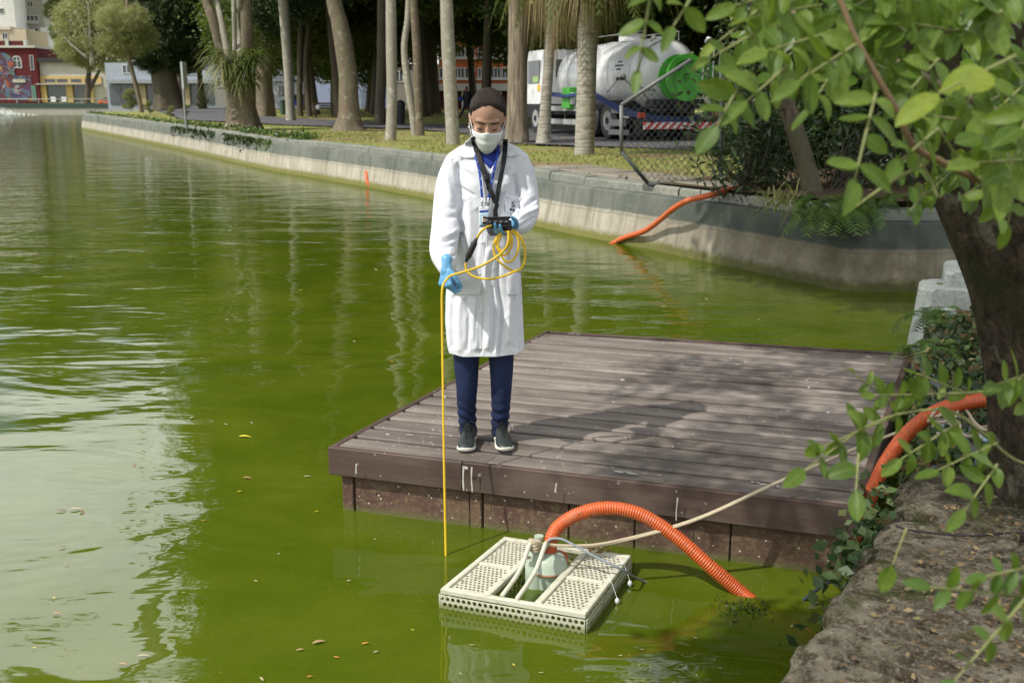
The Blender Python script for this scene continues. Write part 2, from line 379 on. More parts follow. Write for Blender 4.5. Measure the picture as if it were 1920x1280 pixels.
MT['bark_brown'] = barkmat('bark_brown', (.10, .075, .05), (.25, .20, .145), (.17, .15, .10), lichen=(.30, .28, .20))
MT['bark_dark'] = barkmat('bark_dark', (.055, .042, .03), (.15, .12, .09), (.10, .095, .06))
MT['bark_grey'] = barkmat('bark_grey', (.20, .18, .145), (.42, .39, .32), (.30, .28, .22), lichen=(.50, .48, .41), depth=.015, vert=1.0)
MT['bark_ridge'] = barkmat('bark_ridge', (.09, .068, .045), (.44, .37, .28), None, .55, None, .09, .10)
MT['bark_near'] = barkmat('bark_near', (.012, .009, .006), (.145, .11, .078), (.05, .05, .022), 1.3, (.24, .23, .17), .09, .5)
m = Mat('bark_palm'); p = m.tc(); zz = m.vmap(p, (1, 1, 9)); rg = m.noise(zz, 2.2, 4, .6); b = m.noise(p, 5, 5, .7); f = m.noise(p, 40, 3)
c = m.mix(m.ramp(rg, [(.38, 0), (.6, 1)]), (.23, .21, .17), (.43, .40, .34)); c = m.mix(m.ramp(b, [(.56, 0), (.68, .7)]), c, (.17, .14, .10)); c = m.mix(m.ramp(b, [(.3, .6), (.42, 0)]), c, (.30, .33, .22)); c = m.mix(m.ramp(m.voro(m.vmap(p, (1, 1, .7)), 9), [(.10, .85), (.17, 0)]), c, (.07, .055, .04))
MT['bark_palm'] = m.done(m.pbr(c, .9, m.bump(m.math('ADD', rg, m.math('MULTIPLY', f, .5)), .8, .02), .2))

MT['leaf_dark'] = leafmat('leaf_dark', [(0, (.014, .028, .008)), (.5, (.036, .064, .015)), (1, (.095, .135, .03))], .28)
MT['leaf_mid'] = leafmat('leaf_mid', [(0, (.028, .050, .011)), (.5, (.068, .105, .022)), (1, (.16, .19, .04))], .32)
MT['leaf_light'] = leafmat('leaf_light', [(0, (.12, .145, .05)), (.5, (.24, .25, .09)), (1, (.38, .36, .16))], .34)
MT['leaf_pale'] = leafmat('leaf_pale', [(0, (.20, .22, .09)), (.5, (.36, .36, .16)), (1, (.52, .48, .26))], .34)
MT['leaf_near'] = leafmat('leaf_near', [(0, (.045, .10, .012)), (.55, (.085, .165, .02)), (1, (.16, .245, .03))], .42, .38, .5, 3)
MT['leaf_shrub'] = leafmat('leaf_shrub', [(0, (.012, .03, .012)), (.5, (.03, .06, .02)), (1, (.085, .12, .04))], .2, .35, .5)
MT['leaf_fern'] = leafmat('leaf_fern', [(0, (.03, .07, .012)), (.6, (.075, .14, .02)), (1, (.16, .22, .04))], .3, .5)
MT['leaf_dry'] = leafmat('leaf_dry', [(0, (.14, .09, .04)), (.5, (.30, .21, .10)), (1, (.42, .36, .16))], .3, .6)
MT['grass'] = leafmat('grass_blades', [(0, (.20, .22, .07)), (.5, (.36, .36, .13)), (1, (.54, .49, .22))], .3, .6, .2, .5)
MT['ivy'] = leafmat('leaf_ivy', [(0, (.02, .045, .015)), (.5, (.05, .09, .03)), (.85, (.11, .15, .05)), (1, (.22, .09, .05))], .25, .45)
# ------------------------------------------------------------------ the setting: pond, banks, ground
WL = [(-32.8, 80.8), (-15.85, 48.3), (-7.85, 32.3), (-5.2, 27.7), (-1.76, 21.6), (.42, 16.5), (1.62, 14.3), (2.72, 12.15), (3.44, 10.67)]
wl = [Vector((p.x, p.y, 0)) for p in catmull([(a, b, 0) for a, b in WL], 6)]
wl = [Vector((-30.5, 92, 0)), Vector((-32.6, 84, 0)), Vector((-33.2, 82, 0))] + wl + [Vector((4.6, 10.62, 0)), Vector((6.2, 10.6, 0)), Vector((12, 10.9, 0)), Vector((30, 12, 0))]
def offsets(line, s):
    out = []
    for i, p in enumerate(line):
        ns = []
        for a, b in ((i - 1, i), (i, i + 1)):
            if a >= 0 and b < len(line):
                d = (line[b] - line[a]); d.z = 0; d.normalize(); ns.append(Vector((-d.y, d.x, 0)))
        n = sum(ns, Vector()); n.normalize()
        k = max(.55, n.dot(ns[0])); out.append(p + n * (s / k))
    return out
def ztop(p): return gz(p.x, p.y) - .12
# the wall face as one battered strip carrying uv.y = share of its height
prof = [(-.06, -.30), (0, 0), (.05, .33), (.10, .66), (.145, .97), (.16, 1.0), (.34, 1.005)]
cols = [offsets(wl, s) for s, _ in prof]
n = len(wl); vs = []; uvs = []; L = 0
for i in range(n):
    if i: L += (wl[i] - wl[i - 1]).length
    zt = ztop(wl[i])
    for k, (s, h) in enumerate(prof):
        q = cols[k][i].copy(); q.z = h * zt; vs.append(q); uvs.append((L, h if h < 1 else 1.0))
K = len(prof); fs = [(i * K + k, i * K + k + 1, (i + 1) * K + k + 1, (i + 1) * K + k) for i in range(n - 1) for k in range(K - 1)]
fs = [f[::-1] for f in fs]
me = bpy.data.meshes.new('pond_wall'); me.from_pydata(vs, [], fs); u = me.uv_layers.new()
for lp in me.loops: u.data[lp.index].uv = uvs[lp.vertex_index]
pond_wall = empty('pond_wall', (3.4, 10.7, 0), 0, 'long battered concrete pond wall with green painted upper band below the park lawn', 'wall')
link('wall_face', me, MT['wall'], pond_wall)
# kerb stones along the top, each a piece
kin = offsets(wl, .345); kout = offsets(wl, .60)
def seg_pts(line):
    acc = [0]
    for i in range(1, len(line)): acc.append(acc[-1] + (line[i] - line[i - 1]).length)
    return acc
acc = seg_pts(wl)
def on(line, s):
    for i in range(1, len(acc)):
        if s <= acc[i]:
            t = (s - acc[i - 1]) / (acc[i] - acc[i - 1]); return line[i - 1].lerp(line[i], t)
    return line[-1].copy()
s = 0.0
while s < acc[-1] - 1:
    p0 = on(wl, s); ln = 1.15 if p0.y < 24 else 2.4
    e = min(s + ln, acc[-1]); b = MB(); lo = []; hi = []
    jz = R.uniform(-.012, .012); js = R.uniform(-.012, .012)
    pts = [s + .008 + (e - s - .016) * k / 3 for k in range(4)]
    rows = []
    for q in pts:
        a_, c_ = on(kin, q), on(kout, q); dv = (c_ - a_).normalized(); a_ = a_ + dv * js; zt = ztop(a_)
        r = [a_ + Vector((0, 0, zt - .05)), a_ + dv * .012 + Vector((0, 0, zt + .10 + jz)), a_ + dv * .035 + Vector((0, 0, zt + .125 + jz)), c_ + Vector((0, 0, zt + .128 + jz)), c_ + Vector((0, 0, zt - .05))]
        rows.append(r)
    b.rings(rows)
    b.build('kerb_stone', MT['kerb'], pond_wall)
    s = e

# land outlines
land = [p.copy() for p in offsets(wl, .585)]
park = [(p.x, p.y) for p in land] + [(60, 14), (900, 40), (900, 1500), (-900, 1500), (-900, 420), (-200, 200), (-110, 193), (-60, 191), (-22, 190), (-18, 150), (-24, 110)]
def sheet(name, outline, zf, mat, step=None, box=None, kind='structure', lift=0):
    vs = [Vector((x, y)) for x, y in outline]; ed = [(i, (i + 1) % len(vs)) for i in range(len(vs))]
    if step:
        x0, y0, x1, y1 = box
        nx, ny = int((x1 - x0) / step), int((y1 - y0) / step)
        for i in range(nx + 1):
            for j in range(ny + 1):
                vs.append(Vector((x0 + i * step + R.uniform(-.2, .2) * step, y0 + j * step + R.uniform(-.2, .2) * step)))
    o = mgeo.delaunay_2d_cdt(vs, ed, [list(range(len(outline)))], 1, 1e-4)
    me = bpy.data.meshes.new(name); me.from_pydata([(v.x, v.y, zf(v.x, v.y) + lift) for v in o[0]], [], [f if True else f for f in o[2]])
    bm = bmesh.new(); bm.from_mesh(me); bmesh.ops.recalc_face_normals(bm, faces=bm.faces)
    if sum(f.normal.z for f in bm.faces) < 0: bmesh.ops.reverse_faces(bm, faces=bm.faces)
    bm.to_mesh(me); bm.free()
    me.polygons.foreach_set('use_smooth', [True] * len(me.polygons))
    return tag(link(name, me, mat), kind=kind)
def gbump(x, y): return gz(x, y) + .05 * (mnoise.noise(Vector((x * .35, y * .35, 1))) ) + .018 * mnoise.noise(Vector((x * 1.7, y * 1.7, 5)))
ground = sheet('ground', park, gbump, MT['ground'], 1.6, (-30, 12, 30, 70))
rd = [(-.2, 27.3), (3.0, 24.6), (5.2, 22.4), (9, 21), (40, 20), (60, 34), (40, 42), (8, 40), (-4, 47), (-14, 62), (-24, 92), (-34, 140), (-40, 139), (-30, 90), (-17, 55), (-9, 44), (-3.8, 39), (-1.6, 34.5)]
road = sheet('road', rd, gbump, MT['asphalt'], 1.6, (-40, 18, 60, 140), lift=.045)
# bare, leaf-strewn soil round the shrub bed at the corner of the pond
bed = [(2.0, 14.4), (2.55, 13.35), (3.06, 12.3), (3.72, 11.25), (4.7, 11.2), (6.2, 11.2), (14, 11.6), (14, 20), (6, 19), (3.4, 16)]
soil = sheet('planting_soil', bed, gbump, MT['soil'], .6, (2, 11, 14, 20), lift=.035)

# pond surface and the murky bed below
def quad(name, x0, y0, x1, y1, z, mat, kind='structure'):
    b = MB(); b.add([(x0, y0, z), (x1, y0, z), (x1, y1, z), (x0, y1, z)], [(0, 1, 2, 3)]); return tag(b.build(name, mat), kind=kind)
water = quad('water', -900, -300, 60, 260, 0, MT['water'])
bedo = quad('pond_bed', -900, -300, 60, 260, -.55, MT['bed'])

# far shore wall across the water
fw = empty('shore_wall', (-60, 191, 0), 0, 'far pale shore wall with dark green coping across the pond', 'wall')
b = MB(); cop = MB(); fl = [Vector((-200, 199.5, 0)), Vector((-110, 192.5, 0)), Vector((-60, 190.6, 0)), Vector((-21, 189.6, 0))]
for i in range(3):
    a_, c_ = fl[i], fl[i + 1]; d = Vector((0, .8, 0))
    b.prism([a_ + Vector((0, 0, -.3)), c_ + Vector((0, 0, -.3)), c_ + d + Vector((0, 0, -.3)), a_ + d + Vector((0, 0, -.3))], [a_ + Vector((0, .1, 1.32)), c_ + Vector((0, .1, 1.32)), c_ + d + Vector((0, 0, 1.32)), a_ + d + Vector((0, 0, 1.32))])
    cop.prism([p + Vector((0, -.12, 1.322)) for p in (a_, c_)] + [c_ + d + Vector((0, 0, 1.322)), a_ + d + Vector((0, 0, 1.322))], [p + Vector((0, -.12, 2.0)) for p in (a_, c_)] + [c_ + d + Vector((0, 0, 2.0)), a_ + d + Vector((0, 0, 2.0))])
b.build('wall_face', MT['concrete'], fw); cop.build('coping', plain('coping_green', (.035, .06, .045), .7), fw)
# guard rail standing behind it
gr_ = empty('guard_rail', (-60, 192, 1.4), 0, 'low pale railing along the far street behind the shore wall', 'railing')
b = MB(); b.cyl((-130, 195.6, 2.75), (-24, 191.6, 2.75), .09, 6); b.build('top_rail', MT['concrete'], gr_)
for k in range(26):
    b = MB(); x = -126 + k * 4; y = 191.6 + (-24 - x) / 106 * 4; b.cyl((x, y, 1.3), (x, y, 2.68), .09, 6); b.build('rail_post', MT['concrete'], gr_)

# left and rear banks close the pond outside the picture
sheet('left_bank', [(-900, 300), (-200, 198), (-120, 150), (-88, 90), (-74, 30), (-60, -60), (-60, -200), (-900, -200)], lambda x, y: .9, MT['ground'])

# ------------------------------------------------------------------ near bank on the right
NB = [(-.9, -1.2), (.10, 1.2), (.60, 2.16), (.74, 2.38), (.90, 2.66), (1.03, 2.87), (1.23, 3.20), (1.46, 3.62)]
# rough stone slabs forming the ledge under the camera side, each a piece
nearb = empty('stone_ledge', (1.2, 2.6, 0), 0, 'rough mossy stone ledge of worn slabs along the near bank', 'ledge')
edge = catmull([(x, y, 0) for x, y in NB], 10)
def ledge_piece(i0, i1, w, ztop_, name, mat, seed):
    rr = random.Random(seed); pts = edge[i0:i1 + 1]; rows = []
    for k, p in enumerate(pts):
        j = min(i0 + k + 1, len(edge) - 1); d = (edge[j] - edge[max(j - 2, 0)]); d.z = 0; d.normalize(); nrm = Vector((d.y, -d.x, 0))
        w1 = mnoise.noise(Vector((k * .55 + seed, 0, seed))) * .05 + rr.uniform(-.014, .014); w2 = mnoise.noise(Vector((k * .5, 3, seed))) * .018
        gap = .012 if k in (0, len(pts) - 1) else 0
        r = []
        for s_, z_ in ((.10, -.35), (.05, .05), (.02, ztop_ - .16), (.0, ztop_ - .06), (.018, ztop_ - .022), (.055, ztop_), (.2, ztop_ + .004), (.40, ztop_ - .004), (w - .02, ztop_ + .006), (w, ztop_ - .05), (w, -.35)):
            q = p + nrm * (s_ + (w1 if s_ < .1 else 0)); q.z = z_ + (w2 + rr.uniform(-.009, .009) if z_ > .3 else 0)
            if k == 0: q += d * gap
            if k == len(pts) - 1: q -= d * gap
            r.append(q)
        rows.append(r)
    b = MB(); b.rings(rows); o = b.build(name, mat, nearb, smooth=True); o.data.set_sharp_from_angle(angle=.9); return o
cuts = [0, 13, 27, 46, 60, len(edge) - 1]
for q in range(len(cuts) - 1): ledge_piece(cuts[q], cuts[q + 1], .62, .60 + (.0, .005, .0, -.012, .004)[q], 'stone_slab', MT['stone'], q + 3)
# ground behind the ledge
def offp(k):
    d = (edge[min(k + 1, len(edge) - 1)] - edge[max(k - 1, 0)]); d.z = 0; d.normalize(); return edge[k] + Vector((d.y, -d.x, 0)) * .6
nl = [offp(k) for k in range(0, len(edge), 4)]
no = [(p.x, p.y) for p in nl] + [(2.62, 4.85), (3.0, 5.6), (3.35, 6.4), (3.7, 7.4), (3.98, 8.45), (4.6, 8.45), (12, 8.6), (14, 7), (14, -8), (-3, -8)]
sheet('near_bank_soil', no, lambda x, y: .575 + .02 * mnoise.noise(Vector((x * 2, y * 2, 0))) + .03 * max(0, x - 2.2), MT['soil'], .25, (-1, -1, 5, 8.5))
# the low outer wall, the ivy trench and the inner coping that run on to the pier
ow = empty('low_wall', (2.4, 6, 0), 0, 'low pale battered wall between the dock and the ivy bed, ending at the stepped pier', 'wall')
A0, A1 = Vector((1.50, 3.66, 0)), Vector((3.16, 7.92, 0)); d = (A1 - A0).normalized(); nr_ = Vector((d.y, -d.x, 0))
b = MB()
def wallrow(t, ztp):
    p = A0.lerp(A1, t); return [p + Vector((0, 0, -.35)), p + nr_ * .05 + Vector((0, 0, ztp * .55)), p + nr_ * .09 + Vector((0, 0, ztp)), p + nr_ * .26 + Vector((0, 0, ztp + .004)), p + nr_ * .27 + Vector((0, 0, -.35))]
b.rings([wallrow(t, .40 + .03 * math.sin(t * 5)) for t in [k / 8 for k in range(9)]]); b.build('wall_face', MT['pier'], ow)
ic = empty('inner_coping', (2.6, 6, 0), 0, 'inner pale stone coping between the ivy bed and the leaning tree', 'coping')
B0 = A0 + nr_ * .60; L_ = (A1 - A0).length
for k in range(5):
    b = MB(); s0, s1 = .5 + k * .84, .5 + k * .84 + .825; rows = []
    for s_ in (s0, s0 + .02, (s0 + s1) / 2, s1 - .02, s1):
        p = B0 + d * s_; e_ = .02 if s_ in (s0, s1) else 0
        rows.append([p + nr_ * (.0 + e_) + Vector((0, 0, .2)), p + nr_ * (.012 + e_) + Vector((0, 0, .54 - e_)), p + nr_ * .05 + Vector((0, 0, .60 - e_)), p + nr_ * .26 + Vector((0, 0, .605 - e_)), p + nr_ * .30 + Vector((0, 0, .57)), p + nr_ * .30 + Vector((0, 0, .2))])
    b.rings(rows); b.build('coping_stone', MT['slab'], ic)
# soil in the trench
b = MB(); b.grid([[A0 + d * s_ + nr_ * w_ + Vector((0, 0, .36 + R.uniform(-.02, .02))) for w_ in (.25, .42, .62)] for s_ in [k * .3 for k in range(16)]])
tag(b.build('trench_soil', MT['soil'], smooth=True), kind='structure')
# stepped pier at its end
pier = empty('stepped_pier', (3.4, 8.3, 0), 0, 'stepped concrete pier with chamfered front ending the low wall by the water', 'pier')
def block(c, w, l, h, z0, ch, name, tilt=.06):
    b = MB(); rows = []
    for z_, e_ in ((z0, 0), (z0 + (h - z0) * .6, tilt * .7), (h - .025, tilt), (h, tilt + .025)):
        x0, x1, y0, y1 = -w / 2 + e_, w / 2, -l / 2, l / 2 - e_ * .5
        ring = [(x0 + ch, y0), (x1, y0), (x1, y1), (x0 + ch, y1), (x0, y1 - ch), (x0, y0 + ch)]
        rows.append([Vector(c) + d * y_ + nr_ * x_ + Vector((0, 0, z_)) for x_, y_ in ring])
    b.rings(rows); return b.build(name, MT['pier'], pier)
block((3.42, 8.22, 0), .50, .62, .50, -.4, .10, 'lower_block', .10)
block((3.66, 8.34, 0), .36, .74, .62, -.2, .05, 'upper_block', .03)

# ------------------------------------------------------------------ the dock
DZ = .32
DA, DB, DC, DD = at(614, 838.6, DZ), at(1612, 953, DZ), at(1711, 662, DZ), at(1023, 620, DZ)
dock = empty('wooden_dock', tuple((DA + DB) / 2), 0, 'square weathered plank dock on a brown timber base, beside the near bank', 'dock')
def dq(u, v): return DA.lerp(DB, u).lerp(DD.lerp(DC, u), v)
rzd = math.atan2((DB - DA).y, (DB - DA).x)
NP = 17
for k in range(NP):
    v0 = .016 + (.984 - .016) * k / NP; v1 = .016 + (.984 - .016) * (k + 1) / NP - .0130
    us = (.012, .985); cuts_ = [us[0], us[1]]
    if k == 0: cuts_ = [us[0], .327, us[1]]
    for c in range(len(cuts_) - 1):
        u0, u1 = cuts_[c] + (.0008 if c else 0), cuts_[c + 1]
        cs = [dq(u0, v0), dq(u1, v0), dq(u1, v1), dq(u0, v1)]; o0 = sum(cs, Vector()) / 4; Mi = Matrix.Rotation(-rzd, 4, 'Z')
        dz = R.uniform(-.002, .002)
        loc = [Mi @ (q - o0) for q in cs]; b = MB()
        nseg = 10; rows = []
        for s_ in range(nseg + 1):
            t = s_ / nseg; a_, c_ = loc[0].lerp(loc[1], t), loc[3].lerp(loc[2], t); e = Vector((0, .005, 0)); z_ = .0015 * math.sin(t * 9 + k)
            rows.append([a_ + Vector((0, 0, -.04)), a_ + Vector((0, 0, -.006)), a_ + e + Vector((0, 0, z_)), c_ - e + Vector((0, 0, z_)), c_ + Vector((0, 0, -.006)), c_ + Vector((0, 0, -.04))])
        b.rings(rows)
        o = b.build('plank', MT['deck'], dock); o.location = o0 + Vector((0, 0, dz)); o.rotation_euler = (0, 0, rzd)
def board(p, q, z0, z1, th, name, mat, out, par):     # upright board from p to q, thickness th towards `out`
    m_ = (p + q) / 2; b = MB(); a = math.atan2((q - p).y, (q - p).x); hl = (q - p).length / 2
    o_ = (Matrix.Rotation(-a, 4, 'Z') @ out).y; th_ = th if o_ > 0 else -th
    b.box((0, th_ / 2, (z1 - z0) / 2), (hl * 2, abs(th_), z1 - z0)); o = b.build(name, mat, par, bevel=.004)
    o.location = (m_.x, m_.y, z0); o.rotation_euler = (0, 0, a); return o
fd = (DA - DD).normalized(); rd_ = (DB - DA).normalized()
J = dq(.285, 0)
board(DA, J - rd_ * .0015, DZ - .135, DZ + .003, .032, 'fascia_board', MT['fascia'], -fd, dock)
board(J + rd_ * .0015, DB, DZ - .135, DZ + .003, .032, 'fascia_board', MT['fascia'], -fd, dock)
board(DA - fd * .034, DD, DZ - .135, DZ + .004, .032, 'fascia_board', MT['fascia'], rd_, dock)
board(DB - fd * .034, DC, DZ - .135, DZ + .004, .034, 'fascia_board', MT['fascia'], -rd_, dock)
board(DD + rd_ * .034, DC - rd_ * .036, DZ - .135, DZ + .002, .03, 'fascia_board', MT['fascia'], fd, dock)
# white drips down the front board and smeared patches on the planks
def decal(name, pts): b = MB(); n_ = len(pts) // 2; b.grid([[pts[k], pts[-1 - k]] for k in range(n_)]); return b.build(name, MT['chalk'], dock)
MT['chalk'] = plain('white_streak', (.46, .44, .40), .8, .3, 70)
for u, z0, z1, w_ in ((.294, .0, -.118, .0045), (.311, .0, -.120, .004), (.299, -.002, -.014, .012), (.697, -.03, -.135, .003), (.475, -.03, -.075, .004), (.07, -.05, -.10, .004)):
    p0 = DA.lerp(DB, u) + (DA - DD).normalized() * .0338; l, r = [], []
    for k in range(7):
        t = k / 6; z_ = DZ + z0 + (z1 - z0) * t; wv = .002 * math.sin(t * 4 + u * 30); ww = w_ * (.5 + .5 * abs(math.sin(t * 5 + 1))); q = p0 + (DB - DA).normalized() * wv; q = Vector((q.x, q.y, z_)); e_ = (DB - DA).normalized() * ww; l.append(q - e_); r.append(q + e_)
    decal('white_streak', l + r[::-1])
rq = random.Random(4)
for u, v, lu, lv in ((.60, .035, .07, .012), (.64, .040, .05, .008), (.82, .05, .03, .014), (.845, .045, .02, .01), (.46, .30, .02, .008), (.70, .42, .018, .008), (.10, .975, .04, .006), (.30, .90, .03, .008), (.62, .72, .022, .006), (.52, .88, .02, .006), (.90, .93, .03, .008), (.20, .82, .02, .006), (.12, .10, .025, .008), (.43, .965, .03, .006)):
    for j in range(3):
        cu, cv = u + rq.uniform(-1, 1) * lu * .5, v + rq.uniform(-1, 1) * lv * .3; ring = []
        for k in range(12):
            a = 2 * math.pi * k / 12; f_ = rq.uniform(.35, 1.0); q = dq(cu + math.cos(a) * lu * .3 * f_, cv + math.sin(a) * lv * .3 * f_); q.z = DZ + .0052; ring.append(q)
        b = MB(); b.add(ring, [tuple(range(12))]); b.build('white_splat', MT['chalk'], dock)
# joists below, seen through the gaps as darkness
for u in (.12, .36, .62, .86):
    board(dq(u, .03), dq(u, .97), DZ - .125, DZ - .046, .05, 'joist', MT['fascia'], rd_, dock)
# timber base set back under the overhang
bi = .042
F0 = DA - fd * bi + rd_ * .045; F1 = DB - fd * bi - rd_ * .05; zt_ = DZ - .137
marks = [0, .028, .285, .312, .49, .62, .80, 1.0]
for k in range(len(marks) - 1):
    p, q = F0.lerp(F1, marks[k]), F0.lerp(F1, marks[k + 1])
    post = marks[k + 1] - marks[k] < .04
    board(p + rd_ * .003, q - rd_ * .003, -.35, zt_, .03 if not post else .024, 'base_post' if post else 'base_panel', MT['dbase'], -fd, dock) if not post else board(p + rd_ * .003 + fd * .008, q - rd_ * .003 + fd * .008, -.35, zt_, .032, 'base_post', MT['dbase'], -fd, dock)
b = MB(); G0, G1 = DD + fd * .05 + rd_ * .045, DC + fd * .05 - rd_ * .05
board(F0 - fd * .034, G0, -.35, zt_, .03, 'base_panel', MT['dbase'], rd_, dock); board(F1 - fd * .034, G1, -.35, zt_, .03, 'base_panel', MT['dbase'], -rd_, dock)
LWD = d.copy()
# rusty chain holding the dock to the low wall
ch = empty('mooring_chain', (2.5, 5.9, .3), 0, 'dark chain hanging between the dock side and the low wall', 'chain')
MT['iron'] = plain('iron', (.03, .028, .026), .6, .3, 40, .5)
cp = catmull([tuple(DC.lerp(DB, .30) + rd_ * .0 + Vector((0, 0, -.03))), tuple(DC.lerp(DB, .29) + rd_ * .05 + Vector((0, 0, -.16))), tuple(DC.lerp(DB, .27) + rd_ * .10 + Vector((0, 0, .06)))], 5)
for k in range(len(cp) - 1):
    b = MB(); c_ = (cp[k] + cp[k + 1]) / 2; t = (cp[k + 1] - cp[k]).normalized(); o_ = t.orthogonal().normalized()
    if k % 2: o_ = t.cross(o_)
    b.tube([c_ + t * (.022 * math.cos(a)) + o_ * (.013 * math.sin(a)) for a in [2 * math.pi * j / 10 for j in range(11)]], .005, 5, caps=False); b.build('chain_link', MT['iron'], ch)
# ------------------------------------------------------------------ the person on the dock
PY = 4.75
def P(px, py, dy=0.0): return atY(px, py, PY + dy)
MT['skin'] = plain('skin', (.43, .25, .175), .5, .07, 40, .4)
MT['hair'] = None
m = Mat('hair'); p = m.tc(); f = m.noise(m.vmap(p, (75, 5, 7)), 4, 4, .75); MT['hair'] = m.done(m.pbr(m.mix(f, (.006, .004, .003), (.048, .030, .023)), .55, m.bump(f, 1.0, .008), .25))
m = Mat('coat_cloth'); p = m.pos(); f = m.noise(p, 350, 2); g = m.noise(p, 7, 4, .6); w = m.math('ADD', m.math('MULTIPLY', m.math('ABSOLUTE', m.math('SUBTRACT', m.noise(m.vmap(p, (1, 1, .6), (0, .5, 0)), 5.2, 2, .5, 1.1), .5)), -2.2), m.math('MULTIPLY', m.noise(p, 24, 3, .5), .16))
MT['coat'] = m.done(m.pbr(m.mix(g, (.655, .67, .73), (.76, .77, .82)), .8, m.bump(m.math('ADD', m.math('MULTIPLY', w, 1.0), m.math('MULTIPLY', f, .02)), .6, .018), .2, sheen=.1))
m = Mat('jeans'); p = m.pos(); f = m.noise(p, 260, 2); g = m.noise(m.vmap(p, (1, 1, .5)), 14, 4, .6)
MT['jeans'] = m.done(m.pbr(m.mix(g, (.009, .014, .042), (.024, .038, .10)), .8, m.bump(g, .5, .012), .2))
MT['shirt'] = plain('blue_shirt', (.018, .035, .22), .8, .15, 60, .2)
m = Mat('glove'); p = m.pos(); g = m.noise(p, 45, 3, .6); MT['glove'] = m.done(m.pbr(m.mix(g, (.09, .30, .56), (.17, .42, .68)), .42, m.bump(g, .5, .005), .5))
MT['mask'] = plain('mask_cloth', (.76, .78, .78), .8, .04, 80, .2, bump=.1)
MT['black'] = plain('black_webbing', (.018, .018, .02), .65, .2, 90, .3)
MT['blackp'] = plain('black_plastic', (.014, .014, .016), .38, .15, 60, .5)
MT['blue'] = plain('lanyard_blue', (.02, .06, .36), .6, .1, 80, .3)
MT['white'] = plain('white_plastic', (.75, .77, .78), .4, .03, 40, .5)
MT['yellow'] = plain('yellow_cable', (.72, .47, .015), .45, .08, 30, .5)
MT['shoe'] = plain('shoe_leather', (.022, .028, .026), .5, .3, 50, .4, bump=.2)
MT['sole'] = plain('shoe_sole', (.62, .60, .52), .7, .1, 60, .3)

def remesh(name, mb, voxel, smooth=3, mat=None, parent=None, keep=None):
    me = mb.mesh(name + '_src'); o = bpy.data.objects.new('tmp', me); COL.objects.link(o)
    md = o.modifiers.new('r', 'REMESH'); md.mode = 'VOXEL'; md.voxel_size = voxel; md.use_smooth_shade = True
    if smooth:
        sm = o.modifiers.new('s', 'SMOOTH'); sm.factor = .5; sm.iterations = smooth
    dg = bpy.context.evaluated_depsgraph_get(); ev = o.evaluated_get(dg)
    out = bpy.data.meshes.new_from_object(ev); out.name = name
    bpy.data.objects.remove(o); bpy.data.meshes.remove(me)
    out.polygons.foreach_set('use_smooth', [True] * len(out.polygons))
    return out
def chainp(mb, pts, rs, sub=5, seg=12, balls=True):
    q = catmull(pts, sub); r = lerps(rs, sub); mb.tube(q, r, seg)
    if balls:
        mb.ellipsoid(q[0], (r[0],) * 3, 12, 8); mb.ellipsoid(q[-1], (r[-1],) * 3, 12, 8)
def getco(me):
    a = np.empty(len(me.vertices) * 3, np.float32); me.vertices.foreach_get('co', a); return a.reshape(-1, 3).astype(float)
def getno(me):
    a = np.empty(len(me.vertices) * 3, np.float32); me.vertices.foreach_get('normal', a); return a.reshape(-1, 3).astype(float)
def setco(me, a): me.vertices.foreach_set('co', a.astype(np.float32).reshape(-1)); me.update()
def projn(A):
    y, z = A[:, 1], A[:, 2] - CAMH; dep = y * CP - z * SP
    return np.stack([960 + FPX * A[:, 0] / dep, 640 - FPX * (y * SP + z * CP) / dep], 1)
def pldist(Q, pts):
    best = np.full(len(Q), 1e9)
    for a, b in zip(pts[:-1], pts[1:]):
        a, b = np.array(a, float), np.array(b, float); ab = b - a; t = np.clip(((Q - a) @ ab) / (ab @ ab), 0, 1)
        best = np.minimum(best, np.linalg.norm(Q - (a + t[:, None] * ab), axis=1))
    return best
def folds(me, strokes):
    co, no = getco(me), getno(me); Q = projn(co); d = np.zeros(len(co)); fr = np.clip(-no[:, 1] * 1.6, 0, 1)
    for pts, w, amp in strokes:
        pp = [tuple(v)[:2] for v in catmull([(a, b, 0) for a, b in pts], 4)] if len(pts) > 2 else pts
        d += amp * 1.25 * np.exp(-(pldist(Q, pp) / (w * .85)) ** 2)
    setco(me, co + no * (d * fr)[:, None])

person = empty('person', tuple(P(908, 838, .02)), 0, 'masked person in white lab coat and blue gloves looking down on the dock', 'person')
HT = math.radians(27); HM = Matrix.Translation(P(914.5, 224, -.03)) @ Matrix.Rotation(HT, 4, 'X') @ Matrix.Rotation(math.radians(2.5), 4, 'Y')
def HP(x, y, z): return HM @ Vector((x, y, z))
HR = HM.to_3x3().to_4x4()
body = MB()
body.ellipsoid(HP(0, .004, .032), (.0735, .092, .102), 24, 16, HR)
body.ellipsoid(HP(0, -.022, -.03), (.063, .068, .082), 24, 16, HR)
body.ellipsoid(HP(0, -.036, -.072), (.049, .05, .05), 20, 12, HR)
body.ellipsoid(HP(0, -.062, -.098), (.024, .022, .02), 14, 10, HR)
body.ellipsoid(HP(0, -.070, .030), (.052, .021, .018), 16, 10, HR)
for s in (-1, 1):
    body.ellipsoid(HP(s * .036, -.056, -.028), (.027, .027, .024), 14, 10, HR)
    body.ellipsoid(HP(s * .031, -.071, .002), (.0150, .0130, .0115), 14, 10, HR)
    body.ellipsoid(HP(s * .0765, .012, -.012), (.008, .018, .031), 12, 10, HR)
    body.ellipsoid(HP(s * .080, .020, .004), (.007, .014, .018), 12, 8, HR)
chainp(body, [HP(0, -.083, .018), HP(0, -.099, -.010), HP(0, -.112, -.032)], [.0085, .0105, .0135])
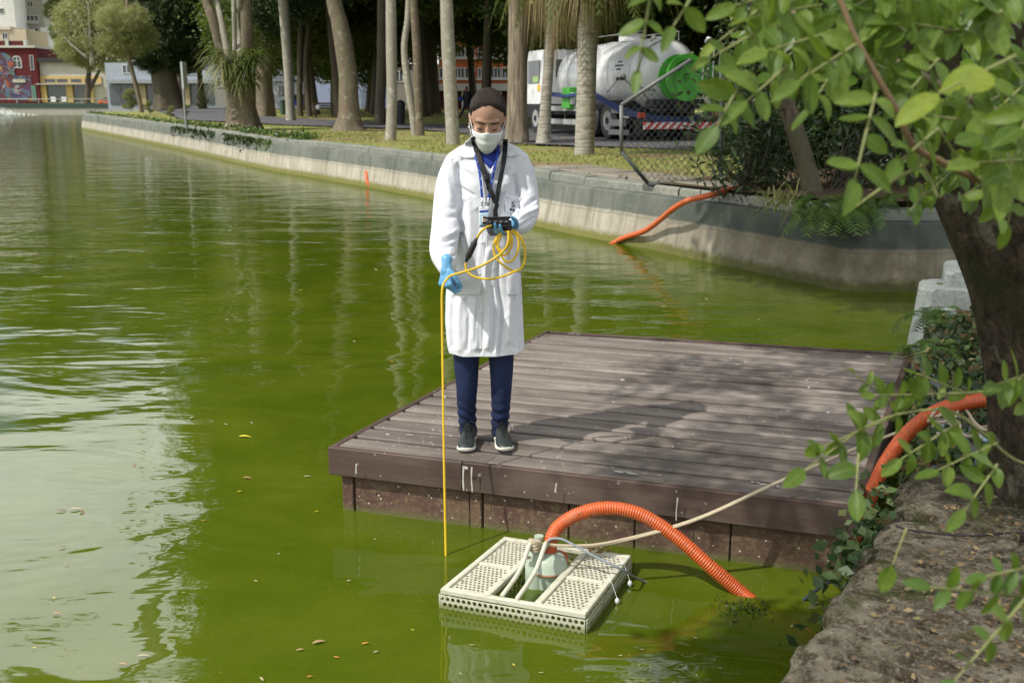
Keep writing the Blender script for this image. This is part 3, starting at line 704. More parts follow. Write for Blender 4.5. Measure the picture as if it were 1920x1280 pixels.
body.ellipsoid(HP(0, -.092, -.062), (.024, .012, .012), 12, 8, HR)
chainp(body, [HP(0, .025, -.05), P(915, 268, .025), P(914, 300, .035)], [.058, .053, .062])
body.ellipsoid(P(915, 325, .03), (.098, .075, .11)); body.ellipsoid(P(914, 430, .03), (.10, .08, .2)); body.ellipsoid(P(908, 560, .02), (.12, .085, .14))
chainp(body, [P(853, 308, .06), P(838, 412, -.04), P(838, 497, -.265)], [.030, .028, .024])
chainp(body, [P(975, 305, .06), P(988, 398, -.01), P(962, 426, -.15)], [.030, .028, .024])
chainp(body, [P(880, 590, .02), P(876, 715, .01), P(878, 822, .04)], [.06, .038, .026]); chainp(body, [P(936, 590, .02), P(939, 712, .01), P(938, 818, .04)], [.06, .038, .026])
# hands, five fingers each, grown out of the same body
def hand(mb, wr, a, t, p, curls, thumb, sc=1.0, k=1.0):
    a, t, p = Vector(a).normalized(), Vector(t), Vector(p)
    p = (p - a * p.dot(a)).normalized(); t = (t - a * t.dot(a) - p * t.dot(p)).normalized()
    L = .082 * sc
    for off, (c1, c2, c3), ln, r in zip((.030, .0105, -.009, -.027), curls, (1.0, 1.1, 1.02, .8), (.0092, .0095, .009, .0078)):
        kn = wr + a * (L - abs(off - .0105) * .22) + t * off * sc
        chainp(mb, [wr + t * off * .55 * sc, wr.lerp(kn, .55) - p * .002, kn], [.0135 * k, .0135 * k, .0112 * k], 3, 10)
        d = a.copy(); q = kn; pts = [kn]; rr = [r * 1.15 * k]
        for ang, l in zip((c1, c2, c3), (.043, .027, .021)):
            ax = t; d = Matrix.Rotation(math.radians(ang) * (1 if a.cross(p).dot(t) > 0 else -1), 3, ax) @ d
            q = q + d * l * ln * sc; pts.append(q); rr.append(r * k * (1 - .07 * len(rr)))
        for i in range(3): chainp(mb, [pts[i], (pts[i] + pts[i + 1]) / 2, pts[i + 1]], [rr[i], (rr[i] + rr[i + 1]) / 2 * .97, rr[i + 1]], 2, 10)
    b0 = wr + a * .022 * sc + t * .022 * sc; pts = [b0]
    for (da, dt, dp, l) in thumb: pts.append(pts[-1] + (a * da + t * dt + p * dp).normalized() * l * sc)
    rr = [.0155 * k, .0118 * k, .0102 * k, .0088 * k]
    for i in range(len(pts) - 1): chainp(mb, [pts[i], (pts[i] + pts[i + 1]) / 2, pts[i + 1]], [rr[i], (rr[i] + rr[i + 1]) / 2, rr[i + 1]], 2, 10)
    chainp(mb, [wr - a * .03, wr, wr + a * .02], [.027 * k, .026 * k, .024 * k], 2, 10)
RW = P(837, 500, -.27); LW = P(961, 424, -.165)
RH = (RW, (-.06, -.30, -1), (.80, -.62, .1), (.62, .78, 0), [(48, 62, 38), (66, 78, 45), (72, 80, 45), (74, 80, 45)], [(.75, .75, .35, .036), (.85, .25, .65, .030), (.55, -.25, .9, .024)])
LH = (LW, (-.55, -.80, -.22), (1, -.35, .25), (0, -.2, 1), [(18, 35, 25), (16, 38, 28), (18, 42, 30), (25, 48, 30)], [(.35, .75, .75, .034), (.45, .2, .95, .030), (.6, -.35, .7, .024)])
hand(body, *RH, k=.88); hand(body, *LH, k=.88)
bm_ = remesh('person_body', body, .0052, 3)
bodyo = link('body', bm_, MT['skin'], person)
gl = MB(); hand(gl, *RH, k=1.0); gme = remesh('glove', gl, .0038, 3); link('glove', gme, MT['glove'], person)
gl = MB(); hand(gl, *LH, k=1.0); gme = remesh('glove', gl, .0038, 3); link('glove', gme, MT['glove'], person)

# hair drawn back: a cap over the skull with a knot behind
hb = MB(); hb.ellipsoid(HP(0, .010, .036), (.0830, .1065, .1010), 28, 18, HR); hb.ellipsoid(HP(0, .055, -.01), (.066, .055, .07), 20, 14, HR); hb.ellipsoid(HP(0, .125, .03), (.035, .03, .035), 16, 12, HR)
hme = remesh('hair', hb, .005, 4); co, no = getco(hme), getno(hme)
lc = np.array([(HM.inverted() @ Vector(v))[:] for v in co]); str_ = np.sin(lc[:, 0] * 620 + np.sin(lc[:, 1] * 40) * 2) * .0005 + np.sin(lc[:, 0] * 260 + lc[:, 1] * 30 + 1) * .0007
x_, y_, z_ = lc.T; zh = .0805 - 8.0 * x_ ** 2; yb = np.interp(z_, [-.06, -.035, -.022, .03, .05], [.05, .035, -.004, -.034, -.046])
hf = np.maximum(z_ - zh, y_ - yb) + .0022 * np.sin(x_ * 760 + z_ * 90) + .0016 * np.sin(x_ * 1390 + 2); hs = np.clip((hf + .004) / .040, 0, 1); hs = hs * hs * (3 - 2 * hs); hc = np.array([0, .005, .02]); lc2 = hc + (lc - hc) * (.80 + .20 * hs)[:, None]; Hm = np.array(HM); co = lc2 @ Hm[:3, :3].T + Hm[:3, 3]
setco(hme, co + no * (str_ * hs)[:, None]); ho = link('hair', hme, MT['hair'], person)
# brows and lash lines
for s in (-1, 1):
    b = MB(); b.tube([HP(s * x, y, z) for x, y, z in ((.014, -.0895, .0235), (.026, -.0885, .027), (.040, -.0815, .0265), (.052, -.068, .021))], [(.0022, .0036), (.0026, .0042), (.0022, .0036), (.0012, .002)], 6)
    b.build('eyebrow', MT['hair'], person, True)
    b = MB(); b.tube([HP(s * x, y, z) for x, y, z in ((.018, -.0795, -.0035), (.026, -.0845, -.0075), (.036, -.083, -.0085), (.046, -.072, -.0055))], [.0016, .0024, .0024, .0014], 6)
    b.build('eyelash', MT['blackp'], person, True)
    b = MB(); b.ellipsoid(HP(s * .083, .008, -.046), (.004, .004, .004), 8, 6); b.build('earring', MT['white'], person, True)
# pleated mask with ear loops
rows = []
for i in range(15):
    v = i / 14; row = []
    for j in range(25):
        u = j / 12 - 1; au = abs(u)
        x = .0675 * math.sin(u * 1.35) / math.sin(1.35) * (1 - .28 * v ** 2.2)
        top = -.014 - .012 * au + .009 * math.exp(-(u / .20) ** 2); bot = -.128 + .048 * au ** 1.5
        z = top + (bot - top) * v
        bulge = .110 + .012 * math.exp(-(u / .28) ** 2) * (1 - v) + .006 * math.sin(v * math.pi) - .026 * max(0, v - .55) ** 1.3 * 2
        y = -(bulge * math.cos(u * 1.18) ** .85 if au < .98 else bulge * math.cos(.98 * 1.18) ** .85) - .002 + .004 * (1 if (i % 4) < 2 else 0) * (1 - au) * (2 < i < 13)
        row.append(HP(x, y, z + .006))
    rows.append(row)
b = MB(); b.grid(rows); mo = b.build('face_mask', MT['mask'], person, True); md = mo.modifiers.new('t', 'SOLIDIFY'); md.thickness = .002
for s in (-1, 1):
    b = MB()
    for z0, z1 in ((-.024, .006), (-.088, -.03)):
        b.tube([tuple(v) for v in catmull([HP(s * .066, -.046 if z0 > -.05 else -.03, z0), HP(s * .0745, -.015, (z0 + z1) / 2), HP(s * .083, .016, z1)], 4)], .0016, 5)
    b.build('ear_loop', MT['mask'], mo, True)

# trousers
tr = MB()
chainp(tr, [P(876, 600, .02), P(874.5, 680, .015), P(875.5, 715, .01), P(875, 760, .02), P(877.5, 800, .045), P(878.5, 812, .05)], [.074, .060, .053, .0455, .041, .042], 6, 20)
chainp(tr, [P(938, 600, .02), P(940, 680, .015), P(940, 715, .01), P(939, 760, .02), P(937, 800, .045), P(937, 810, .05)], [.072, .058, .052, .0455, .040, .041], 6, 20)
tr.ellipsoid(P(907, 575, .02), (.15, .10, .12))
tme = remesh('trousers', tr, .0055, 2)
co, no = getco(tme), getno(tme); z = co[:, 2]
wr_ = .0035 * np.sin((z - .32) * 130 + np.sin(co[:, 0] * 60) * 1.3 + co[:, 0] * 40) * np.exp(-((z - .44) / .075) ** 2) + .0022 * np.sin(z * 100 + co[:, 0] * 55) * np.exp(-((z - .85) / .07) ** 2)
setco(tme, co + no * wr_[:, None]); link('trousers', tme, MT['jeans'], person)

# lab coat: body and sleeves as one shape, then sculpted folds
cb = MB()
RG = [(284, 876, 956, .070, .035), (296, 860, 970, .085, .03), (312, 853, 974, .098, .025), (345, 856, 974, .112, .02), (385, 860, 973, .108, .02), (425, 860, 972, .105, .02), (465, 853, 974, .112, .02), (505, 843, 976, .120, .02), (550, 835, 978, .128, .02), (605, 834, 979.5, .134, .02), (642, 837, 981, .136, .02), (663, 842, 982, .136, .02), (690, 843, 984, .138, .02)]
NS = 48
def interp_rg(y):
    for a, b in zip(RG[:-1], RG[1:]):
        if a[0] <= y <= b[0]:
            t = (y - a[0]) / (b[0] - a[0]); return [a[i] + (b[i] - a[i]) * t for i in range(5)]
rings = []
for y in list(np.linspace(284, 684, 48)):
    _, xl, xr, bd, dc = interp_rg(y)
    a_, c_ = P(xl, y, dc), P(xr, y, dc); cx, hw, zc = (a_.x + c_.x) / 2, (c_.x - a_.x) / 2, a_.z; ring = []
    g = max(0, (y - 470) / 190)
    for k in range(NS):
        th = 2 * math.pi * k / NS; c, s = math.cos(th), math.sin(th)
        ex = 2 / 2.35; x = hw * math.copysign(abs(c) ** ex, c); yy = bd * math.copysign(abs(s) ** ex, s)
        f = 1 + g * .035 * math.sin(th * 9 + 1.3) + g * .02 * math.sin(th * 5)
        zz = zc - (.010 * max(0, -math.sin(th)) * (abs(c) - .35) * g)
        ring.append(Vector((cx + x * f, PY + dc + yy * f, zz)))
    rings.append(ring)
cb.rings(rings)
HEMZ = P(905, 664, -.1).z
chainp(cb, [P(889, 281, .045), P(872, 292, .035), P(857, 306, .03)], [.040, .050, .058]); chainp(cb, [P(942, 281, .045), P(957, 291, .035), P(971, 304, .03)], [.040, .050, .056])
chainp(cb, [P(857, 306, .03), P(846, 335, .02), P(839, 372, .0), P(836, 425, -.045), P(831, 468, -.16), P(836, 490, -.225), P(838, 500, -.25)], [.058, .062, .062, .066, .062, .053, .043], 6, 20)
chainp(cb, [P(971, 304, .03), P(980, 332, .02), P(985, 364, .01), P(986, 394, -.02), P(980, 414, -.075), P(970, 422, -.12), P(965, 424, -.14)], [.056, .060, .061, .0615, .055, .047, .041], 6, 20)
cme = remesh('lab_coat', cb, .0062, 4)
ST = [([(858, 308), (860, 355), (864, 380), (862, 406), (867, 430), (858, 446)], 3.5, -.018), ([(850, 300), (853, 312), (857, 330)], 4, -.006),
      ([(858, 350), (872, 357), (888, 366)], 3, -.007), ([(862, 372), (878, 372)], 4, .004),
      ([(822, 456), (842, 449), (862, 442)], 4, -.013), ([(818, 447), (840, 440), (860, 430)], 4, .007), ([(806, 424), (822, 431), (842, 434)], 4, -.007), ([(812, 472), (835, 464), (856, 459)], 3.5, -.007), ([(809, 462), (830, 458)], 3, .005),
      ([(818, 486), (838, 481), (856, 478)], 3, -.006), ([(815, 400), (835, 408), (856, 405)], 5, -.006), ([(822, 360), (838, 385), (850, 392)], 5, -.005), ([(835, 320), (842, 350), (846, 372)], 5, .005),
      ([(918, 314), (916, 374), (909, 438), (904, 502), (905, 545), (902, 600), (900, 660)], 2.2, -.009), ([(923, 316), (921, 374), (914, 438), (910, 502), (911, 545)], 2.5, .004),
      ([(939, 660), (943, 590), (934, 527), (936, 470)], 5, -.016), ([(914, 650), (918, 590), (909, 527), (917, 470)], 6, .011), ([(924, 655), (929, 600), (922, 540)], 4, -.010), ([(952, 640), (955, 574), (958, 520)], 6, .008), ([(966, 655), (967, 600), (964, 560)], 4, -.007),
      ([(848, 650), (846, 611), (849, 558)], 4, -.009), ([(862, 655), (860, 600), (864, 560)], 6, .006), ([(876, 655), (879, 600), (874, 562)], 4, -.007), ([(890, 652), (888, 610), (892, 566)], 6, .007),
      ([(972, 388), (967, 402), (962, 412)], 4, -.014), ([(970, 398), (984, 386), (1002, 374)], 3.5, -.012), ([(974, 408), (992, 398), (1008, 390)], 4, .008), ([(966, 330), (971, 358), (970, 386)], 3.5, -.012), ([(985, 300), (984, 330), (990, 356)], 5, -.005), ([(978, 424), (990, 415), (1003, 408)], 3, -.007),
      ([(900, 395), (897, 440), (890, 490)], 7, -.006), ([(880, 380), (882, 430), (876, 480)], 6, .006), ([(930, 330), (934, 380), (932, 430)], 6, -.004), ([(868, 440), (874, 470), (868, 500)], 4, -.007), ([(952, 440), (956, 480), (962, 505)], 5, -.006), ([(868, 320), (884, 330), (898, 348)], 5, -.004), ([(955, 318), (944, 332), (935, 352)], 5, -.004)]
folds(cme, ST)
bmx = bmesh.new(); bmx.from_mesh(cme); g_ = bmesh.ops.bisect_plane(bmx, geom=bmx.verts[:] + bmx.edges[:] + bmx.faces[:], plane_co=(0, PY, HEMZ), plane_no=(.02, .05, -1), clear_outer=True); bmesh.ops.holes_fill(bmx, edges=[e for e in bmx.edges if e.is_boundary], sides=0); bmx.to_mesh(cme); bmx.free(); cme.set_sharp_from_angle(angle=1.0)
coat = link('lab_coat', cme, MT['coat'], person)
def bvh_of(*mes):
    V, F = [], []
    for me in mes:
        b = len(V); V += [v.co.copy() for v in me.vertices]; F += [tuple(i + b for i in q.vertices) for q in me.polygons]
    return BVHTree.FromPolygons(V, F)
CB = bvh_of(cme, bm_)
CAM = Vector((0, 0, CAMH))
def hit(px, py, off=.004, bv=None):
    d = ray(px, py).normalized(); h = (bv or CB).ray_cast(CAM, d)
    return (h[0] - d * off) if h[0] is not None else None
def drape(name, poly, mat, parent, off=.004, th=.002, step=4, flat=None, bv=None, smooth=True):
    """a thin piece of cloth or card lying on the figure, outlined by sight lines onto the cloth"""
    pl = [Vector(q) for q in poly]; bnd = []
    for a, b in zip(pl, pl[1:] + pl[:1]):
        n_ = max(1, int((b - a).length / step)); bnd += [a.lerp(b, k / n_) for k in range(n_)]
    vs = list(bnd); x0, x1 = min(q.x for q in pl), max(q.x for q in pl); y0, y1 = min(q.y for q in pl), max(q.y for q in pl)
    x = x0 + step / 2
    while x < x1:
        y = y0 + step / 2
        while y < y1: vs.append(Vector((x, y))); y += step
        x += step
    o = mgeo.delaunay_2d_cdt(vs, [(i, (i + 1) % len(bnd)) for i in range(len(bnd))], [list(range(len(bnd)))], 1, 1e-3)
    pts = [hit(v.x, v.y, off, bv) for v in o[0]]
    ys = [q.y for q in pts if q is not None]; med = sorted(ys)[len(ys) // 2] if ys else PY - .1
    if flat is not None: med = PY + flat
    co = []
    for v, q in zip(o[0], pts): co.append(atY(v.x, v.y, med) if (q is None or flat is not None or abs(q.y - med) > .16) else q)
    me = bpy.data.meshes.new(name); me.from_pydata(co, [], [tuple(f) for f in o[2]])
    bm = bmesh.new(); bm.from_mesh(me); bmesh.ops.recalc_face_normals(bm, faces=bm.faces)
    if sum(f.normal.y for f in bm.faces) > 0: bmesh.ops.reverse_faces(bm, faces=bm.faces)
    bmesh.ops.smooth_vert(bm, verts=bm.verts, factor=.4, use_axis_x=False, use_axis_y=True, use_axis_z=False)
    bm.to_mesh(me); bm.free()
    if smooth: me.polygons.foreach_set('use_smooth', [True] * len(me.polygons))
    ob = link(name, me, mat, parent); md = ob.modifiers.new('t', 'SOLIDIFY'); md.thickness = th; md.offset = -1
    return ob
def strip(pts, w):
    q = [Vector(v[:2]) for v in catmull([(a, b, 0) for a, b in pts], 4)] if len(pts) > 2 else [Vector(v) for v in pts]
    l, r = [], []
    for i, p_ in enumerate(q):
        t = (q[min(i + 1, len(q) - 1)] - q[max(i - 1, 0)]).normalized(); nn = Vector((-t.y, t.x)); ww = w[0] + (w[1] - w[0]) * i / (len(q) - 1) if isinstance(w, tuple) else w
        l.append(p_ + nn * ww / 2); r.append(p_ - nn * ww / 2)
    return l + r[::-1]
drape('shirt', [(893, 284), (899, 279), (931, 279), (940, 286), (936, 296), (918, 318), (900, 298)], MT['shirt'], person, .012, .003, 3)
drape('shirt_collar_band', strip([(896, 281), (906, 284), (916, 285.5), (926, 284), (936, 280)], 4), plain('navy_band', (.008, .012, .05), .8), person, .018, .003, 3)
drape('lapel', [(888, 288), (893, 287), (904, 302), (920, 318), (919, 327), (905, 312)], MT['coat'], coat, .014, .004, 3); drape('lapel', [(946, 284), (940, 284), (932, 300), (920, 318), (919, 327), (934, 312)], MT['coat'], coat, .014, .004, 3)
drape('collar', [(885, 256), (879, 260), (867, 274), (856.5, 293), (874, 296), (891, 294.5), (895, 286), (891, 272)], MT['coat'], coat, .018, .005, 3); drape('collar', [(944, 263), (950, 266), (959, 276), (970, 291), (956, 294), (943, 291), (938, 284), (942, 275)], MT['coat'], coat, .018, .005, 3)
drape('breast_pocket', [(947, 366), (975, 374), (972, 401), (947, 397)], MT['coat'], coat, .006, .004, 3); drape('pocket_flap', [(946.5, 359), (976, 370), (974.5, 378), (961, 375), (946.5, 368)], MT['coat'], coat, .013, .006, 3)
drape('hip_pocket', [(849, 508), (902, 512), (903, 553), (849, 552)], MT['coat'], coat, .008, .006, 4); drape('hip_pocket', [(951, 512), (976.5, 509), (977, 551), (952, 553)], MT['coat'], coat, .008, .006, 4)
hemb = [(a, b) for a, b in ((843, 660), (862, 661), (880, 660), (900, 659))]
drape('coat_placket', strip([(914, 330), (913, 374), (906, 438), (901, 502), (902, 545), (899, 600), (897, 655)], 11), MT['coat'], coat, .006, .004, 4)
for (bx, by) in ((913, 345), (904, 455), (900, 520), (900, 585)):
    q = hit(bx, by, .006)
    if q: b = MB(); b.ellipsoid(q, (.0055, .003, .0055), 10, 6); b.build('button', MT['white'], coat, True)
# dark stitched mark on the pocket: a looped sign over two short letters
navy = plain('navy_thread', (.015, .025, .10), .7)
for seg_, w_ in (([(965.5, 380), (961.5, 379.5), (960.5, 382.5), (964.5, 384.5), (964, 387.5), (959.5, 387)], 1.7), ([(957.5, 391), (957, 396)], 1.5), ([(957.5, 391), (960, 391.5), (960, 393.5), (957.4, 393.8)], 1.2), ([(962.5, 392), (962, 397)], 1.5), ([(962.5, 392), (965, 393.5), (964.5, 396.5), (962, 397)], 1.2)):
    drape('pocket_mark', strip(seg_, w_), navy, coat, .0095, .001, 1.5)
# straps, lanyard and badge
drape('neck_strap', strip([(887, 257), (893, 276), (898, 294), (911, 332), (921, 361), (929, 379)], (11, 9)), MT['black'], person, .024, .003, 3)
drape('neck_strap', strip([(947, 262), (947, 284), (944, 306), (937, 342), (931, 379)], (9, 8)), MT['black'], person, .027, .003, 3)
drape('strap_tail', strip([(927, 376), (932, 384), (929, 394), (930, 410)], (7, 9)), MT['black'], person, .028, .004, 3)
drape('strap_slider', [(905.5, 329), (917, 326), (919, 335), (908, 339)], MT['blackp'], person, .031, .004, 3)
drape('lanyard', strip([(891, 290), (896, 310), (900, 329), (904, 371)], 4.4), MT['blue'], person, .020, .002, 2.5); drape('lanyard', strip([(935, 272), (932, 292), (927, 316), (921, 348), (916, 374)], 4.8), MT['blue'], person, .021, .002, 2.5)
for k, (x, y) in enumerate([(894.5, 303), (897.5, 318), (900.5, 334), (902.5, 350), (930, 302), (926.5, 320), (923, 338), (919.5, 356)]):
    drape('lanyard_print', strip([(x, y), (x + (.4 if k < 4 else -.5), y + 3)], .9), MT['mask'], person, .0225, .0005, 2)
for x in (904, 915.5):
    q = hit(x, 379, .026)
    b = MB(); b.tube([q + Vector((0, 0, .02)), q, q + Vector((0, 0, -.016))], .004, 8); b.ellipsoid(q, (.008, .004, .007), 10, 6); b.build('badge_clip', plain('chrome', (.6, .6, .6), .25, .05, 20, .5, 1), person, True)
q0 = hit(907, 405, .028); bf = q0.y - PY
badge = drape('id_badge', [(898, 388), (917, 386.5), (917.5, 424), (898.5, 427)], MT['white'], person, .03, .002, 6, flat=bf)
drape('badge_header', [(899, 395), (916, 393.6), (916.1, 397.5), (899.1, 399)], MT['blue'], badge, 0, .0005, 6, flat=bf - .0012)
drape('badge_field', [(899, 400), (916.4, 398.7), (916.8, 423), (899.2, 425.8)], plain('badge_tint', (.45, .60, .72), .4, .05), badge, 0, .0005, 6, flat=bf - .0008)
drape('badge_portrait', [(903.5, 406), (912.5, 405.3), (912.7, 420), (903.7, 421)], plain('portrait_ground', (.62, .66, .70), .5), badge, 0, .0005, 6, flat=bf - .0016)
b = MB(); b.ellipsoid(P(908.2, 410.5, bf - .002), (.0075, .0008, .0095), 12, 8); b.build('portrait_face', MT['skin'], badge, True)
b = MB(); b.ellipsoid(P(908.2, 418, bf - .002), (.010, .0008, .0065), 12, 8); b.ellipsoid(P(908.2, 408.0, bf - .0022), (.0082, .0006, .0062), 12, 8); b.build('portrait_dark', MT['hair'], badge, True)
for y in (422.5, 424.3): drape('badge_line', [(901, y), (914, y - .8), (914, y + .2), (901, y + 1)], navy, badge, 0, .0004, 6, flat=bf - .0018)

# shoes
def shoe(heel, toe, name='shoe'):
    ax = (toe - heel); ax.z = 0; L_ = ax.length; ax.normalize(); sd = Vector((-ax.y, ax.x, 0)); e0 = heel.copy(); e0.z = DZ + .001
    T = [0, .06, .2, .35, .5, .65, .78, .88, .95, .99]; Wd = [.020, .031, .033, .031, .034, .041, .044, .041, .031, .014]
    so = MB(); rows = []
    for t, w_ in zip(T, Wd):
        c = e0 + ax * (L_ * t); lift = .010 * max(0, (t - .75) / .25) ** 2
        rows.append([c - sd * w_ * .96 + Vector((0, 0, lift)), c + sd * w_ * .96 + Vector((0, 0, lift)), c + sd * (w_ + .003) + Vector((0, 0, .012 + lift)), c + sd * w_ + Vector((0, 0, .026 + lift * .6)), c - sd * w_ + Vector((0, 0, .026 + lift * .6)), c - sd * (w_ + .003) + Vector((0, 0, .012 + lift))])
    so.rings(rows); up = MB(); Hh = [.085, .098, .098, .094, .086, .070, .057, .047, .038, .028]; rows = []
    for t, w_, h_ in zip(T, Wd, Hh):
        c = e0 + ax * (L_ * t * .985 + .002); ring = []
        for k in range(14):
            a = math.pi * k / 13; ring.append(c + sd * ((w_ - .0015) * math.cos(a) * (1 if t > .3 else (1 - .12 * math.sin(a)))) + Vector((0, 0, .02 + (h_ - .02) * max(0, math.sin(a)) ** .75)))
        rows.append(ring)
    up.rings(rows); s_ = up.build(name, MT['shoe'], person, True); md = s_.modifiers.new('s', 'SUBSURF'); md.levels = md.render_levels = 1
    o = so.build('sole', MT['sole'], s_, True); md = o.modifiers.new('s', 'SUBSURF'); md.levels = md.render_levels = 1
    ton = MB()
    for k in range(5):
        t = .42 + k * .075; h_ = .086 + (t - .5) * -.13; c = e0 + ax * (L_ * t); w_ = .021
        for sg in (1, -1): ton.tube([c - sd * w_ * sg + Vector((0, 0, h_ - .012)), c + Vector((0, 0, h_ + .008)) + ax * .007, c + sd * w_ * sg + ax * .014 + Vector((0, 0, h_ - .016))], .0026, 6)
    k0 = e0 + ax * (L_ * .40) + Vector((0, 0, .105))
    for sg in (1, -1): ton.tube(catmull([k0, k0 + sd * .022 * sg + ax * .008 + Vector((0, 0, .004)), k0 + sd * .040 * sg + ax * .012 + Vector((0, 0, -.018)), k0 + sd * .045 * sg + ax * .032 + Vector((0, 0, -.04))], 3), .0022, 5)
    ton.build('laces', plain('laces', (.012, .014, .014), .8), s_, True)
    # folded cuff hem above the shoe
    return s_
shoe(at(883, 818, DZ), at(871.5, 851.5, DZ)); shoe(at(935, 815, DZ), at(949, 850.5, DZ))

# ---- what the person holds: the meter and its cable (things of their own)
meter = empty('water_meter', tuple(P(935, 421, -.27)), 0, 'black handheld meter with a row of sockets held in front of the coat', 'meter')
MM = Matrix.Translation(P(935, 419, -.275)) @ Matrix.Rotation(math.radians(-26), 4, 'X') @ Matrix.Rotation(math.radians(-3), 4, 'Z')
def mbox(c, d_, nm, mat, par, bev=.004):
    b = MB(); b.box((0, 0, 0), d_); me_b = b.mesh(nm); bm = bmesh.new(); bm.from_mesh(me_b)
    bmesh.ops.bevel(bm, geom=bm.edges[:], offset=bev, segments=3, affect='EDGES'); bm.transform(MM @ Matrix.Translation(c)); bm.to_mesh(me_b); bm.free()
    me_b.polygons.foreach_set('use_smooth', [True] * len(me_b.polygons)); me_b.set_sharp_from_angle(angle=.6); return link(nm, me_b, mat, par)
mcase = mbox((0, .045, 0), (.108, .12, .046), 'case', MT['blackp'], meter, .010)
mbox((0, -.019, .0185), (.112, .012, .010), 'rubber_rim', MT['black'], meter); mbox((0, -.019, -.020), (.100, .010, .008), 'rubber_rim', MT['black'], meter, .003)
for k in range(4):
    b = MB(); x = -.036 + k * .024; b.cyl(MM @ Vector((x, -.012, -.002)), MM @ Vector((x, -.027, -.002)), .0095, 14); b.build('socket', MT['black'], meter, True)
    b = MB(); b.cyl(MM @ Vector((x, -.0272, -.002)), MM @ Vector((x, -.0282, -.002)), .0055, 12); b.build('socket_pin_plate', plain('dull_metal', (.12, .12, .12), .4, .1, 30, .5, .6), meter)
mbox((0, .05, .0245), (.08, .075, .003), 'screen', plain('screen', (.10, .13, .11), .2), meter, .001)

cable = empty('sensor_cable', tuple(P(831, 540, -.36)), 0, 'yellow sensor cable coiled in the hand and hanging down into the green water', 'cable')
CR = .0052
def cpath(name, pts, sub=8, r=CR):
    b = MB(); b.tube(catmull([P(*q) for q in pts], sub), r, 8); return b.build(name, MT['yellow'], cable, True)
cpath('lead', [(921, 423, -.31), (914, 425, -.33), (905, 431, -.335), (898, 440, -.32), (895, 446, -.31)])
cpath('loop', [(873.5, 493, -.28), (873.5, 503, -.28), (880, 513, -.29), (895, 520.5, -.30), (920, 523, -.31), (945, 517, -.31), (966, 508.5, -.30), (978, 502, -.285), (984, 486, -.275), (984, 468, -.27), (978, 448, -.27), (968, 436, -.27), (960, 431, -.26)])
cpath('loop', [(950, 433, -.275), (934, 442, -.285), (926, 457, -.30), (927, 476, -.305), (937, 491, -.31), (952, 503, -.305), (966, 508, -.295), (978, 504, -.28)])
cpath('loop', [(957, 433, -.28), (969, 443, -.285), (972.5, 458, -.29), (968, 478, -.295), (958, 490, -.30), (948, 490, -.305), (940, 480, -.305), (934, 464, -.30), (936, 446, -.29), (945, 434, -.275)])
cpath('loop', [(955, 434, -.29), (960, 450, -.30), (957, 467, -.305), (947, 478, -.31), (938, 473, -.31), (931, 461, -.305), (932, 448, -.295), (940, 436, -.285)])
cpath('loop', [(952, 434, -.295), (956, 452, -.31), (951, 464, -.315), (943, 470, -.315), (935, 466, -.31), (934, 455, -.305), (938, 444, -.295)])
cpath('strand', [(953, 433, -.30), (953, 450, -.315), (949, 463, -.325), (938, 476, -.33), (918, 490, -.335), (896, 501, -.34), (870, 509.5, -.345), (850, 515, -.345), (842, 519, -.335), (836, 526, -.34), (831, 534, -.36), (829, 545, -.37), (828.5, 565, -.375), (829, 620, -.39), (830.5, 720, -.43), (832, 830, -.47), (834, 940, -.52), (836, 1040, -.571), (836.3, 1062, -.58)], 8)
# the part below the surface drifts back
uw = MB(); uw.tube(catmull([at(836, 1040, 0), at(834, 1075, -.05), at(830, 1130, -.09), at(829, 1200, -.12), at(828, 1275, -.15)], 6), CR, 6); uw.build('sunken_length', MT['yellow'], cable, True)
b = MB(); a_, c_ = P(893, 448, -.305), P(875.5, 487, -.285); dd = c_ - a_
b.tube([a_ - dd * .06, a_ + dd * .05, a_ + dd * .14, a_ + dd * .2, a_ + dd * .82, a_ + dd * .9, a_ + dd * .97, a_ + dd * 1.1], [.006, .007, .010, .0135, .0135, .011, .008, .006], 14); b.build('inline_connector', MT['blackp'], cable, True)
# ------------------------------------------------------------------ trees and plants
def crown_pts(rs, r, ncl, per, cl, squash=1.0, shell=.55):
    """leaf points gathered in clumps through an ellipsoid of radii r"""
    u = rs.normal(size=(ncl, 3)); u /= np.linalg.norm(u, axis=1)[:, None]
    q = u * (shell + (1 - shell) * rs.uniform(0, 1, (ncl, 1)) ** .6) * np.array(r)
    k = rs.poisson(per, ncl) + 3
    C = np.repeat(q, k, axis=0); s = np.repeat(rs.uniform(.5, 1.4, ncl), k)[:, None] * cl
    return C + rs.normal(size=C.shape) * s * np.array([1, 1, .6])
def crown_mesh(name, seed, r, ncl, per, cl, size, aspect=.5, droop=.35, shell=.5):
    rs = np.random.RandomState(seed); C = crown_pts(rs, r, ncl, per, cl, shell=shell)
    return quads_mesh(name, leaf_quads(C, size, rs, aspect, droop))
CR_LOW = [crown_mesh('crown', 11 + k, (4.2, 4.2, 3.0), 210, 62, .55, .27) for k in range(3)]
CR_HIGH = [crown_mesh('crown', 31 + k, (5.0, 5.0, 4.4), 150, 34, .9, .62) for k in range(2)]
CR_FINE = [crown_mesh('crown', 51 + k, (2.6, 2.6, 2.0), 170, 70, .34, .16) for k in range(2)]
